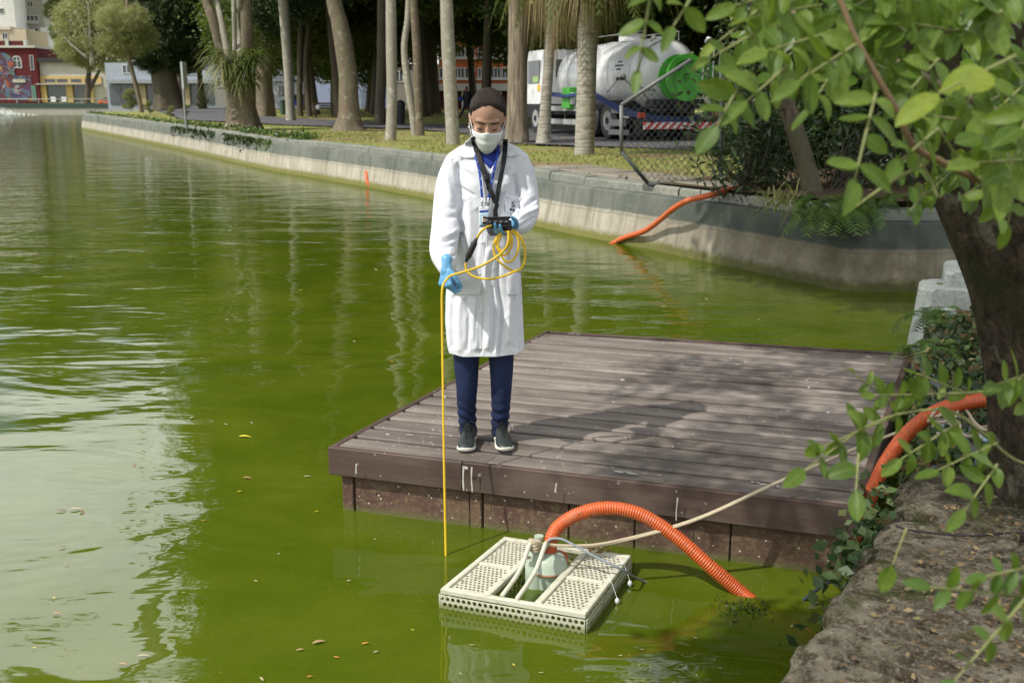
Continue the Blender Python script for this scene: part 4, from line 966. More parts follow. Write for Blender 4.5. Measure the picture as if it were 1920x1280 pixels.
def crown_on(parent, me, loc, sc, mat, rz=None, name='crown'):
    key = (me.name, mat.name)
    if key not in CACHE:
        mm = me.copy(); mm.name = name; mm.materials.clear(); mm.materials.append(mat); CACHE[key] = mm
    o = bpy.data.objects.new(name, CACHE[key]); COL.objects.link(o); o.parent = parent; o.matrix_parent_inverse = parent_inv(parent)
    o.location = loc; o.rotation_euler = (0, 0, R.uniform(0, 6.28) if rz is None else rz); o.scale = sc if isinstance(sc, tuple) else (sc,) * 3
    return o
CACHE = {}
def bark_tube(name, pts, rad, mat, parent, seg=18, flute=0, nz=.06, sub=5, seed=0):
    q = catmull(pts, sub); r = lerps(rad, sub); b = MB(); b.tube(q, r, seg); v = []
    base = q[0].z
    for i in range(len(q)):
        for k in range(seg):
            p = Vector(b.v[i * seg + k]); c = q[i]; d = p - c; a = 2 * math.pi * k / seg
            h = max(0, 1 - (p.z - base) / (r[0] * 4.0)) if flute else 0
            f = 1 + nz * (mnoise.noise(Vector((math.cos(a) * 1.5, math.sin(a) * 1.5, p.z / max(r[i], .05) * .35 + seed))) + .5 * mnoise.noise(Vector((math.cos(a) * 4, math.sin(a) * 4, p.z / max(r[i], .05) * .5 + seed))))
            f += flute * (h ** 1.5) * (.55 + .6 * math.sin(a * 5 + seed) + .35 * math.sin(a * 8 + seed * 2)) + flute * .12 * math.sin(a * 7 + seed)
            v.append(c + d * f)
    b.v[:len(v)] = [tuple(x) for x in v]
    return b.build(name, mat, parent, True)
def tree(name, label, path, mat, top=None, group=None, flute=0, lean=(0, 0), Y=None, nz=.06, rtop=None, limbs=0, trunkname='trunk', seed=0, cat='tree'):
    """path: (px, py, width px) from the ground up, all at the distance of its foot"""
    px, py, w = path[0]
    g = gat(px, py) if Y is None else Vector((atY(px, py, Y).x, Y, gz(0, Y)))
    root = empty(name, tuple(g), 0, label, cat, group)
    sc = (g.y * CP - (g.z - CAMH) * SP) / FPX
    pts, rad = [], []
    for i, (x, y, ww) in enumerate(path):
        p = atY(x, y, g.y)
        if i == 0: p = g + Vector((0, 0, -.12))
        pts.append(p); rad.append(ww * sc / 2)
    if top:
        d = (pts[-1] - pts[-2]); d = d / max(d.z, .1); e = pts[-1]
        for k in range(1, 5):
            dz = (top - e.z) * k / 4; pts.append(e + Vector((d.x * dz * .6 + lean[0] * k, lean[1] * k, dz))); rad.append(rad[len(path) - 1] * (1 - .16 * k) if rtop is None else rad[len(path) - 1] + (rtop - rad[len(path) - 1]) * k / 4)
    bark_tube(trunkname, pts, rad, mat, root, flute=flute, nz=nz, seed=seed)
    e = pts[-1]; rr = random.Random(seed + 5)
    for k in range(limbs):
        a = rr.uniform(0, 6.28); l = rr.uniform(2, 4); s_ = pts[-2].lerp(e, rr.uniform(0, .9))
        bark_tube('limb', [s_, s_ + Vector((math.cos(a) * l * .5, math.sin(a) * l * .5, l * .5)), s_ + Vector((math.cos(a) * l, math.sin(a) * l, l * .8))], [rad[-1] * .8, rad[-1] * .5, rad[-1] * .2], mat, root, seg=8, sub=3)
    return root, pts, g
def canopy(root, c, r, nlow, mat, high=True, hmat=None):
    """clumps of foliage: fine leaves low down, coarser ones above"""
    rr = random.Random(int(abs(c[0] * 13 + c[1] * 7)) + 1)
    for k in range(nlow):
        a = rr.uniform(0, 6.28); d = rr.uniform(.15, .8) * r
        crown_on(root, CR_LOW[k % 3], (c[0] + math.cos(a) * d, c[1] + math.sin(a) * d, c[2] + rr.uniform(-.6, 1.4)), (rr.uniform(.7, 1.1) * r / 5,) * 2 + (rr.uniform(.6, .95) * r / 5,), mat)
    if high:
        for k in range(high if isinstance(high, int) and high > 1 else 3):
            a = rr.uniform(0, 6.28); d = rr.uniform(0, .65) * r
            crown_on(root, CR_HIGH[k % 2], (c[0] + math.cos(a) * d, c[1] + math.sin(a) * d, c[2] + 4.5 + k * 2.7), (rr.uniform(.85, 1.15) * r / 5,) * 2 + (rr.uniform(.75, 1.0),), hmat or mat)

LD, LM, LL = MT['leaf_dark'], MT['leaf_mid'], MT['leaf_light']
BB, BD, BG, BRG, BP = MT['bark_brown'], MT['bark_dark'], MT['bark_grey'], MT['bark_ridge'], MT['bark_palm']
# --- the big flared tree with a ring of plants where its stems part
rA, pA, gA = tree('park_tree', 'large flared tree with five stems rising above a ring of perched plants', [(457, 243, 62), (455, 228, 50), (452, 200, 46), (451, 170, 50), (446, 140, 58), (444, 118, 54)], BB, flute=.32, seed=3)
yA = gA.y; sA = yA / FPX
for st in ([(425, 128, 22), (414, 90, 20), (400, 40, 18), (384, -5, 16), (360, -80, 14)], [(432, 125, 14), (423, 80, 12), (413, 30, 11), (403, -10, 10), (385, -90, 9)], [(440, 125, 10), (440, 70, 8), (438, 0, 8), (436, -80, 7)], [(449, 125, 12), (450, 60, 10), (449, 0, 10), (449, -90, 9)], [(463, 125, 26), (463, 60, 23), (461, 0, 21), (459, -100, 18)]):
    bark_tube('stem', [atY(x, y, yA + R.uniform(-.5, .5)) for x, y, w in st], [w * sA / 2 for x, y, w in st], BG if st[0][2] < 20 else BB, rA, seg=12, nz=.05, seed=st[0][0])
def strap_clump(root, c, n, ln, wd, mat, name='perched_plant', seed=1, up=.5, spread=1.0):
    rs = random.Random(seed); b = MB()
    for k in range(n):
        a = rs.uniform(0, 6.28); l = ln * rs.uniform(.6, 1.2); el = rs.uniform(.1, 1.2) * up; d = Vector((math.cos(a) * spread, math.sin(a) * spread, 0)); s_ = Vector((-math.sin(a), math.cos(a), 0)) * wd * rs.uniform(.7, 1.3)
        o = Vector(c) + d * rs.uniform(0, .12) * ln + Vector((0, 0, rs.uniform(-.3, .3) * ln)); prev = None; rows = []
        for i in range(5):
            t = i / 4; p = o + d * l * t + Vector((0, 0, l * (el * t * 1.6 - .95 * t * t)))
            w_ = (1 - t * .92) * (.6 + t * 1.2 if t < .3 else 1); rows.append([p - s_ * w_, p + s_ * w_])
        b.grid(rows)
    return b.build(name, mat, root)
for k, (x, y, n, l) in enumerate([(416, 118, 80, 1.0), (440, 112, 70, 1.05), (470, 116, 80, 1.0), (428, 135, 70, .95), (460, 140, 70, .95), (482, 105, 40, .8), (445, 160, 40, .75), (404, 100, 36, .85), (475, 150, 36, .7), (420, 152, 36, .7)]):
    c = atY(x, y, yA - .75); strap_clump(rA, c, n, l, .036, MT['leaf_mid'] if k % 3 else MT['leaf_light'], seed=k)
canopy(rA, (gA.x + 1.4, gA.y + 1, 11.0), 4.4, 3, LM, 1)
for k, (x, z) in enumerate(((20, 23.5), (70, 26), (135, 28.5), (40, 29.5), (-60, 26))):
    q = atY(x, 200, gA.y + 2); crown_on(rA, CR_LOW[k % 3], (q.x, gA.y + R.uniform(0, 3), z), (.72, .72, .6), LM)
for pts in ([(gA.x - 2, gA.y, 11), (gA.x - 4.5, gA.y + 1, 17), (gA.x - 8, gA.y + 2, 23), (gA.x - 10.5, gA.y + 2, 26)], [(gA.x - 4.5, gA.y + 1, 17), (gA.x - 7, gA.y + 1, 24), (gA.x - 8, gA.y + 1.5, 28)]): bark_tube('limb', pts, [.3, .22, .14, .06][:len(pts)], BG, rA, seg=9)
# --- dark fig group behind it on the left
rF, pF, gF = tree('fig_tree', 'broad dark fig tree with hanging roots, left of the flared tree', [(318, 205, 48), (314, 180, 40), (306, 130, 44), (302, 90, 48), (298, 50, 46)], BD, top=9, flute=.45, seed=8, limbs=3)
for k in range(16):
    x = R.uniform(250, 335); p0 = atY(x, R.uniform(20, 60), gF.y - R.uniform(-1, 1.5)); b = MB()
    b.tube(catmull([p0, p0 + Vector((R.uniform(-.3, .3), 0, -1.6)), Vector((p0.x * .3 + gF.x * .7 + R.uniform(-.8, .8), gF.y - .4, p0.z - 3.4))], 4), .06, 5); b.build('hanging_root', BD, rF, True)
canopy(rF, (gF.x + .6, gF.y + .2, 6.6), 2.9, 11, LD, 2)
for nm, lab, path, mt_, top in [
    ('park_tree', 'slim mossy tree leaning over the lawn edge at the far left tip', [(266, 212, 9), (262, 190, 8), (252, 150, 8), (242, 110, 9), (236, 60, 9), (240, 0, 8)], BB, 10),
    ('park_tree', 'straight dark trunk close to the right side of the broad fig', [(334, 203, 16), (336, 170, 14), (340, 130, 15), (346, 60, 14)], BD, 14),
    ('park_tree', 'thin pale trunk left of a darker thin one behind the lawn shrubs', [(369, 186, 11), (365, 150, 9), (358, 90, 8)], BB, 13),
    ('park_tree', 'thin dark curving trunk between the pale thin trunk and the flared tree', [(392, 186, 9), (386, 150, 7), (368, 115, 6), (360, 80, 6)], BD, 12),
    ('park_tree', 'stout shaded trunk half hidden behind the flared tree on its left', [(409, 197, 26), (406, 170, 22), (404, 120, 20)], BB, 14),
    ('park_tree', 'wide hollow-footed trunk under a leafy crown just right of the flared tree', [(496, 219, 40), (496, 200, 34), (495, 150, 30), (500, 100, 30)], BB, 12),
    ('park_tree', 'greenish slender trunk leaning slightly left beside the green bin', [(546, 228, 20), (544, 200, 17), (540, 120, 18), (531, 0, 19)], BG, 15),
    ('park_tree', 'narrow dark trunk right of the greenish slender trunk', [(563, 219, 13), (562, 190, 11), (563, 110, 11), (566, 0, 11)], BD, 14),
    ('park_tree', 'dark kinked trunk standing left of the small bench', [(580, 219, 13), (578, 190, 11), (574, 120, 11), (580, 50, 11)], BD, 13),
    ('park_tree', 'thick speckled brown trunk with wide dusty foot in the lawn middle', [(655, 246, 66), (655, 236, 48), (655, 210, 37), (653, 150, 34), (645, 90, 34), (636, 40, 30), (626, 0, 28)], BB, 15),
    ('park_tree', 'shaded dark trunk behind the first pale palm on its left', [(713, 236, 24), (713, 200, 19), (716, 120, 19), (717, 0, 18)], BD, 15),
    ('park_tree', 'left stem of the crossing twin trunks beside the dark bin', [(778, 254, 13), (773, 210, 13), (764, 150, 14), (758, 90, 12), (764, 40, 11), (766, 0, 11)], BG, 14),
    ('park_tree', 'right stem of the crossing twin trunks beside the dark bin', [(787, 254, 21), (785, 220, 16), (783, 160, 15), (781, 90, 15), (775, 0, 15)], BB, 14),
    ('park_tree', 'dark thick trunk between the twin trunks and the spotted palm', [(812, 214, 30), (812, 190, 26), (808, 120, 24), (804, 0, 24)], BD, 15),
    ('park_tree', 'dark leaning trunk behind the person, bending to the right', [(862, 202, 26), (870, 160, 22), (892, 110, 20), (916, 60, 18), (926, 0, 16)], BD, 13),
    ('park_tree', 'stout ridged brown trunk right behind the person beside the truck cab', [(970, 268, 46), (970, 255, 40), (970, 200, 37), (971, 100, 36), (972, 0, 36)], BRG, 16)]:
    sd = int(path[0][0]); dk = mt_ is BD
    r_, p_, g_ = tree(nm, lab, path, mt_, top=top, group='trunks across the park lawn', flute=.22 if path[0][2] > 24 else .08, seed=sd, limbs=3)
    e = p_[-1]
    if path[0][0] < 300:
        for q in range(7): crown_on(r_, CR_FINE[q % 2], (e.x + R.uniform(-1.6, 1.6), e.y + R.uniform(-.8, .8), R.uniform(5.6, 11)), (R.uniform(.3, .55),) * 2 + (R.uniform(.35, .7),), LL if q % 2 else MT['leaf_pale'])
        continue
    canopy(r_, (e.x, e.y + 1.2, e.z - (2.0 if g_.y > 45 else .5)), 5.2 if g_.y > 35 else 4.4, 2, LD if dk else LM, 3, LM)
# trunk with a low bushy crown right of the flared tree
hh = bpy.data.objects.get('park_tree.006'); q = atY(505, 100, 62)
crown_on(hh, CR_LOW[0], (q.x - .6, q.y - 1.0, q.z + .6), (.36, .36, .36), LM); crown_on(hh, CR_LOW[1], (q.x + .5, q.y - .6, q.z + 3.2), (.6, .5, .7), LD)
for nm, lab, path, top in [('palm_tree', 'smooth pale palm trunk, first of the two spotted palms from the lawn middle', [(732, 263, 23), (733, 250, 20), (735, 180, 19), (734, 100, 20), (733, 0, 19)], 11),
                           ('palm_tree', 'spotted pale palm trunk immediately left of the person', [(850, 273, 28), (849, 255, 25), (845, 180, 25), (840, 80, 25), (837, 0, 23)], 11),
                           ('palm_tree', 'ringed palm with a flared foot and brown dead skirt, left of the thick palm', [(1019, 270, 34), (1020, 258, 27), (1023, 200, 21), (1028, 130, 19), (1033, 60, 20)], 6.2),
                           ('palm_tree', 'thick pitted palm trunk under a hanging straw skirt in front of the tank truck', [(1095, 291, 39), (1096, 270, 36), (1099, 180, 36), (1101, 100, 36), (1103, 50, 40)], 4.6)]:
    r_, p_, g_ = tree(nm, lab, path, BP if top < 10 else BG, top=top, group='palm trunks on the near lawn', flute=.05, nz=.035, seed=int(path[0][0]), rtop=.16 if top > 10 else None, cat='palm')
    e = p_[-1]; rs = random.Random(int(path[0][0]))
    def frond(kind, o, az, ln, rise, nblade, wd, mat, nm_):
        b = MB(); d = Vector((math.cos(az), math.sin(az), 0)); s_ = Vector((-d.y, d.x, 0)); pts = []
        for i in range(9):
            t = i / 8; pts.append(o + d * ln * t * (1 - .25 * t) + Vector((0, 0, ln * (rise * t - (rise + .55) * t * t))))
        b.tube(pts, [.02 * (1 - .8 * i / 8) for i in range(9)], 4)
        for k in range(nblade):
            t = .15 + .85 * k / nblade; i = min(int(t * 8), 7); p = pts[i].lerp(pts[i + 1], t * 8 - i); tg = (pts[i + 1] - pts[i]).normalized()
            for sg in (1, -1):
                l = ln * .26 * math.sin(math.pi * min(.98, t * .8 + .18)) ; a_ = (s_ * sg * .8 + tg * .5 + Vector((0, 0, -.45))).normalized(); w_ = tg * wd
                b.add([p - w_ * .5, p + w_ * .5, p + a_ * l * .6 + w_ * .5 + Vector((0, 0, -.02)), p + a_ * l + Vector((0, 0, -.08 * l))], [(0, 1, 2, 3)])
        return b.build(nm_, mat, r_)
    for k in range(13 if top > 10 else 14):
        frond('g', e + Vector((0, 0, -.1 if top > 10 else .25)), k * 2.4 + rs.uniform(-.3, .3), rs.uniform(2.0, 3.0), rs.uniform(.35, 1.0), 26, .05, LM if k % 3 else LL, 'frond')
    if top < 10:
        # dead fronds hanging as a skirt: strands in loose bundles
        for k in range(54 if top < 5 else 40):
            a = k * 2.4; o = e + Vector((math.cos(a) * .2, math.sin(a) * .2, rs.uniform(-.3, .35))); b = MB()
            ln = rs.uniform(.9, 1.6) if top < 5 else rs.uniform(2.2, 3.6); out = rs.uniform(.25, .95)
            for j in range(26):
                aa = a + rs.uniform(-.45, .45); l = ln * rs.uniform(.6, 1.1); ou = out * rs.uniform(.6, 1.2); s_ = Vector((-math.sin(aa), math.cos(aa), 0)) * rs.uniform(.012, .024); dd = Vector((math.cos(aa), math.sin(aa), 0)); rows = []
                for i in range(4):
                    t = i / 3; p = o + dd * ou * (t ** .6) + Vector((0, 0, .22 * math.sin(min(1, t * 1.6) * 2.2) - l * t * t)); rows.append([p - s_ * (1.1 - t), p + s_ * (1.1 - t)])
                b.grid(rows)
            b.build('dead_frond', MT['leaf_dry'] if (top > 5 or k % 3) else LL, r_)
# --- darker trees further back closing the park
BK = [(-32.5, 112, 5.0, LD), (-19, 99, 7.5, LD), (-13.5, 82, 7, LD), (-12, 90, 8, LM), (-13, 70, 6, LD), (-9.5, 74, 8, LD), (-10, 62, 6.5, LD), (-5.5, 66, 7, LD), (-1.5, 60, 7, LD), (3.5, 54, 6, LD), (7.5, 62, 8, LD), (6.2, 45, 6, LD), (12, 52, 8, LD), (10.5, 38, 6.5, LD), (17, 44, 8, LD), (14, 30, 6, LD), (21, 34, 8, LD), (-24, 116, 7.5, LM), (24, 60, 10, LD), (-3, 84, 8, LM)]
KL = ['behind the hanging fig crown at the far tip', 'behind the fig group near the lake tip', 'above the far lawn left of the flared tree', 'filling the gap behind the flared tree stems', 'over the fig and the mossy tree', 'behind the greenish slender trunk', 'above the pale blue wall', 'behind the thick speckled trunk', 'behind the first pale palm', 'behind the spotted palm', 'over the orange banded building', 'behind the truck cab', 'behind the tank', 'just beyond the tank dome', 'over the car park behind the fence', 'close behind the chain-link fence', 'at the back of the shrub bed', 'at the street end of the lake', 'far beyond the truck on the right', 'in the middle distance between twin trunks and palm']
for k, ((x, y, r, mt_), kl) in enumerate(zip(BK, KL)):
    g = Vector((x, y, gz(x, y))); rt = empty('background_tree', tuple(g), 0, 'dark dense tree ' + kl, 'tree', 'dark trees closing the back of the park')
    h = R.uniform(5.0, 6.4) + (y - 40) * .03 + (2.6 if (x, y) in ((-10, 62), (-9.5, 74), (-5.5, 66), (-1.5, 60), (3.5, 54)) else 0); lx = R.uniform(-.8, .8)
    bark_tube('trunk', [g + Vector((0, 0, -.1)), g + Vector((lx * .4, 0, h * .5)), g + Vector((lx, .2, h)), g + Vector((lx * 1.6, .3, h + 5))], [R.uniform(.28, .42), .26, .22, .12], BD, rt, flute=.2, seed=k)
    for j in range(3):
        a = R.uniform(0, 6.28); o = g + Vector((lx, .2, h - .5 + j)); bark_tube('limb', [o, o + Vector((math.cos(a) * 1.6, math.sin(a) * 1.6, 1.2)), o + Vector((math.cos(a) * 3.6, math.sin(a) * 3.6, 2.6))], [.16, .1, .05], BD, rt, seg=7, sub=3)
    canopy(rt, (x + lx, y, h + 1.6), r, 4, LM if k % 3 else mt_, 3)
# --- the shaded thicket right of the fence
for (x, y, z, s_, lab) in [(6.7, 18.5, 2.0, .62, 'dark bushy thicket directly behind the leaning shrub trunk'), (7.2, 19.5, 2.4, .72, 'tall dark thicket behind the orange hose on the far corner'), (10, 18, 2.5, .75, 'dark thicket at the far right behind the near trunk'), (8.4, 24, 4.0, .9, 'high dark bush between the tank and the leaning trunk')]:
    b0 = empty('thicket', (x, y, gz(x, y)), 0, lab, 'bush', 'dark thickets behind the fence')
    for k in range(5): crown_on(b0, CR_FINE[k % 2], (x + R.uniform(-1, 1), y + R.uniform(-.6, .6), z + R.uniform(-.8, 1.6)), (s_ * 1.3 * R.uniform(.8, 1.1),) * 2 + (s_ * 1.2,), LD, name='foliage')
    b = MB()
    for k in range(5): b.tube([(x + R.uniform(-.5, .5), y + R.uniform(-.3, .3), gz(x, y) - .1), (x + R.uniform(-.9, .9), y, z)], [.05, .02], 6)
    b.build('stems', BD, b0)
# leaning tree in the shrub bed (trunk seen under the leaves)
rJ, pJ, gJ = tree('leaning_tree', 'dark ridged tree leaning left out of the shrub bed behind the ferns', [(1528, 362, 46), (1520, 345, 38), (1508, 300, 36), (1490, 240, 34), (1472, 190, 32), (1450, 120, 30), (1430, 50, 28), (1410, -30, 24)], BD, top=8, Y=12.6, flute=.2, seed=4, limbs=3)
canopy(rJ, (gJ.x + 1.4, gJ.y + 1.6, 7.0), 3.6, 3, LD, 2)
for k in range(10):
    crown_on(rJ, CR_FINE[k % 2], (gJ.x + R.uniform(1.0, 3.9), gJ.y + R.uniform(.8, 3.0), R.uniform(2.4, 4.4)), (R.uniform(.40, .58),) * 2 + (R.uniform(.4, .6),), LD if k % 3 else LM)
# glossy shrub with long leaves right of the fence corner
def shrub(name, label, pts, n, size, mat, aspect, seed, stemr=.012, group=None, cl=.14, z0=None):
    rs = np.random.RandomState(seed); c0 = pts[0]; root = empty(name, tuple(c0), 0, label, 'shrub' if 'fern' not in name else 'fern', group); C, D = [], []; st = MB()
    for p in pts[1:]:
        p = Vector(p); a = Vector(c0) + Vector((rs.uniform(-.1, .1), rs.uniform(-.08, .08), 0)); st.tube(catmull([a, a.lerp(p, .55) + Vector((rs.uniform(-.08, .08), 0, .05)), p], 3), [stemr * (1 - .7 * k / 6) for k in range(7)], 5)
        q = np.array(p) + rs.normal(size=(n, 3)) * cl; C.append(q); d = q - np.array(p); d[:, 2] -= .03; D.append(d / (np.linalg.norm(d, axis=1)[:, None] + 1e-6))
    C, D = np.concatenate(C), np.concatenate(D)
    link('foliage', quads_mesh('foliage', leaf_quads(C, size, rs, aspect, .3, D)), mat, root); st.build('stems', BD, root)
    return root
c0 = gat(1400, 362)
shrub('glossy_shrub', 'dark glossy shrub with long narrow leaves at the end of the chain-link fence', [c0] + [atY(R.uniform(1375, 1500), R.uniform(190, 345), c0.y + R.uniform(-.3, .9)) for _ in range(46)] + [atY(x, y, c0.y - .2) for x, y in ((1318, 250), (1330, 285), (1345, 310), (1345, 330), (1372, 345), (1420, 350))], 40, .13, MT['leaf_shrub'], .26, 5)
c0 = gat(1600, 372) + Vector((0, .8, 0))
shrub('dark_shrub', 'dark loose shrub in the shade right of the leaning tree', [c0] + [atY(R.uniform(1550, 1740), R.uniform(190, 350), c0.y + R.uniform(-.3, 1.2)) for _ in range(40)], 34, .11, MT['leaf_shrub'], .4, 6)
# ferns spilling over the wall corner, spider plants and low weeds in the bed
def fern(name, label, c, n, ln, seed, mat=None, face=None, group=None, cat='fern'):
    rs = random.Random(seed); root = empty(name, tuple(c), 0, label, cat, group); b = MB()
    for k in range(n):
        a = rs.uniform(0, 6.28) if face is None else face + rs.uniform(-1.3, 1.3); d = Vector((math.cos(a), math.sin(a), 0)); s_ = Vector((-d.y, d.x, 0)); l = ln * rs.uniform(.6, 1.15); rise = rs.uniform(.25, .9); o = Vector(c) + Vector((rs.uniform(-.5, .5) * ln, rs.uniform(-.25, .25) * ln, rs.uniform(0, .05)))
        pt = lambda t: o + d * l * t * (1 - .2 * t) + Vector((0, 0, l * (rise * t - (rise + .45) * t * t)))
        for j in range(13):
            t = .12 + .88 * j / 12; p = pt(t); tg = (pt(min(1, t + .05)) - pt(t - .05)).normalized(); w_ = l * .24 * math.sin(math.pi * (.15 + .8 * (1 - t) * .9)) + .006
            for sg in (1, -1):
                e = p + s_ * sg * w_ + tg * w_ * .35 - Vector((0, 0, w_ * .25)); h_ = tg * l * .030
                b.add([p - h_, p + h_, e + h_ * .4, e - h_ * .2], [(0, 1, 2, 3)])
    b.build('fronds', mat or MT['leaf_fern'], root); return root
for k, (x, y, n, l, lab) in enumerate([(1560, 402, 22, .42, 'bright fern clump hanging over the wall corner, largest of the ferns'), (1600, 395, 20, .38, 'fern clump hanging at the right of the wall corner'), (1520, 385, 16, .30, 'fern tuft on the wall top left of the hanging clumps'), (1565, 378, 18, .40, 'fern standing behind the hanging clumps under the leaning tree'), (1690, 372, 12, .30, 'low fern under the shade far right of the wall corner'), (1640, 378, 12, .26, 'small fern between the wall corner and the shaded right side')]):
    c = atY(x, y, 10.75 + (.35 if y < 384 else .0)); c.z = max(c.z, .80); fern('fern', lab, c, n, l, 40 + k, face=-1.7 if k < 2 else None, group='ferns at the wall corner')
for k, (x, y) in enumerate([(1452, 392), (1470, 388), (1490, 391), (1438, 386)]):
    c = gat(x, y); rr_ = empty('spider_plant', tuple(c), 0, ['striped pale strap-leaved plant on the wall top, second from left in its row', 'pale strap-leaved plant in the middle of the row on the wall top', 'pale strap-leaved plant nearest the ferns', 'pale strap-leaved plant nearest the orange hose'][k], 'plant', 'strap-leaved plants in the bed'); strap_clump(rr_, c + Vector((0, 0, .05)), 34, .30, .010, MT['leaf_light'], 'leaves', 70 + k, .8)
# --- small lawn shrubs near the far tip of the bank
for k, (x, y, r_, lab) in enumerate([(247, 209, 17, 'largest light green shrub beside the mossy leaning tree'), (281, 214, 10, 'small shrub between the mossy tree and the fig'), (320, 221, 9, 'smallest shrub in front of the broad fig'), (384, 205, 14, 'light leafy shrub left of the flared tree'), (350, 218, 8, 'low shrub just right of the lawn sign post')]):
    g = gat(x, y); root = empty('lawn_shrub', tuple(g), 0, lab, 'shrub', 'light shrubs on the far lawn'); sc = r_ * g.y / FPX
    [crown_on(root, CR_FINE[(k + q) % 2], (g.x + R.uniform(-.55, .55) * sc, g.y + R.uniform(-.3, .3) * sc, g.z + sc * (.55 + .5 * q)), (sc / 4.2 * R.uniform(.7, 1.1), sc / 4.2, sc / 5 * R.uniform(.7, 1.2)), LL, name='foliage') for q in range(4)]; b = MB(); b.tube([g, g + Vector((0, 0, sc))], [.03, .02], 5); b.build('stem', BD, root)
# --- far tree over the street and the trees beside it
def far_tree(name, label, px, py, Y, parts, mat, tw=12):
    g = atY(px, py, Y); g.z = 1.4; root = empty(name, tuple(g), 0, label, 'tree'); s_ = Y / FPX
    top = atY(px + 4, py - 55, Y); bark_tube('trunk', [g, g.lerp(top, .5), top, top + Vector((2, 0, 6))], [tw * s_ / 2, tw * s_ * .42, tw * s_ * .35, .2], BD, root)
    bark_tube('limb', [g.lerp(top, .4), atY(px + 24, py - 60, Y), atY(px + 40, py - 100, Y)], [tw * s_ * .3, tw * s_ * .22, .15], BD, root)
    for k, (x, y, rx, rz) in enumerate(parts):
        p = atY(x, y, Y - 2 + R.uniform(-2, 2)); crown_on(root, CR_LOW[k % 3], tuple(p), (rx * s_ / 4.2, rx * s_ / 4.2, rz * s_ / 3.0), mat)
far_tree('street_tree', 'sunlit yellow-green weeping tree in front of the yellow shop', 163, 191, 196, [(150, 40, 42, 40), (190, 60, 46, 45), (205, 100, 34, 34), (140, 90, 34, 30), (175, 10, 44, 40), (215, 20, 36, 50), (165, 105, 30, 26), (180, -40, 50, 40), (230, 70, 22, 40)], MT['leaf_pale'])
for k, (pa, pb) in enumerate([((176, 120), (140, 20)), ((180, 110), (215, 15)), ((172, 125), (165, 5)), ((195, 100), (235, 60)), ((165, 110), (120, 70))]):
    q0, q1 = atY(*pa, 190), atY(*pb, 189); b = MB(); b.tube(catmull([q0, q0.lerp(q1, .5) + Vector((R.uniform(-1, 1), 0, .6)), q1], 4), [.34 - .028 * i for i in range(9)], 6); b.build('bare_limb', BG, bpy.data.objects['street_tree'], True)
far_tree('street_tree', 'blue-green conifer rising in front of the grey flats', 104, 190, 225, [(100, 20, 16, 20), (112, 60, 17, 20), (106, -20, 18, 24), (118, 92, 15, 10)], LM, 8)
far_tree('street_tree', 'dark green tree hanging over the far street behind the fig', 262, 190, 170, [(245, 20, 40, 46), (270, 50, 34, 40), (250, -40, 50, 50), (285, 0, 36, 40)], LM)
far_tree('street_tree', 'very tall pale eucalyptus at the far shore left of the red building', -70, 191, 228, [(-60, -90, 60, 50), (-10, -120, 60, 50), (-110, -120, 60, 60), (-50, -180, 70, 60), (20, -70, 44, 36), (50, -130, 50, 50), (-20, -200, 60, 50), (70, -90, 40, 34), (90, -150, 50, 44), (-30, -260, 60, 50), (30, -230, 50, 44), (60, -300, 54, 46), (-10, -330, 50, 44), (110, -220, 44, 40)], LM, 16)
far_tree('street_tree', 'tall dark tree behind the yellow-green weeping tree', 205, 190, 214, [(190, -90, 60, 40), (150, -120, 60, 44), (230, -120, 60, 50), (190, -170, 60, 50), (270, -90, 50, 40), (120, -90, 44, 36), (200, -230, 56, 46), (250, -200, 50, 44), (170, -280, 50, 44), (290, -150, 44, 40), (230, -300, 40, 40)], LD, 14)
# small palm in the gap left of the thick speckled trunk
g = gat(622, 209); rp = empty('small_palm', tuple(g), 0, 'small arching palm against the pale blue wall', 'palm'); e = atY(622, 95, g.y); bark_tube('trunk', [g, e], [.13, .10], BD, rp)
for k in range(11):
    a = k * .62 + .2; b = MB(); d = Vector((math.cos(a), math.sin(a) * .6, 0)); pts = [e + d * 2.3 * t * (1 - .3 * t) + Vector((0, 0, 2.3 * (.7 * t - 1.35 * t * t))) for t in [i / 8 for i in range(9)]]; b.tube(pts, .03, 4)
    for j in range(8):
        for sg in (1, -1):
            for u_ in (0, .5):
                p = pts[j].lerp(pts[j + 1], u_); w_ = Vector((-d.y, d.x, 0)) * sg * .28; b.add([p, p + Vector((0, 0, -.05)) + w_ * .5, p + w_ + Vector((0, 0, -.45)), p + w_ * .4 + Vector((0, 0, -.22))], [(0, 1, 2, 3)])
    b.build('frond', LD, rp)

# --- lawn: grass blades, dead leaves on it, green fringe along the kerb
def scatter_ground(n, x0, x1, y0, y1, ok, rs):
    P_ = np.stack([rs.uniform(x0, x1, n), rs.uniform(y0, y1, n)], 1); return [(x, y) for x, y in P_ if ok(x, y)]
def in_poly(x, y, pl):
    c = False; j = len(pl) - 1
    for i in range(len(pl)):
        xi, yi = pl[i]; xj, yj = pl[j]
        if (yi > y) != (yj > y) and x < (xj - xi) * (y - yi) / (yj - yi) + xi: c = not c
        j = i
    return c
parkpl = [(p.x, p.y) for p in offsets(wl, .62)] + [(60, 20), (60, 140), (-40, 140)]
okg = lambda x, y: in_poly(x, y, parkpl) and not in_poly(x, y, rd) and not in_poly(x, y, bed)
rs = np.random.RandomState(5)
gp = scatter_ground(52000, -14, 7, 12.5, 36, okg, rs) + scatter_ground(16000, -32, -4, 30, 75, okg, rs)
gp = [(x, y) for x, y in gp if mnoise.noise(Vector((x * .5, y * .5, 2))) > -.18]
C = np.array([(x, y, gbump(x, y) + .02) for x, y in gp]); dirs = rs.normal(size=C.shape) * .5; dirs[:, 2] = 1.0
sz = .055 + .0012 * C[:, 1]
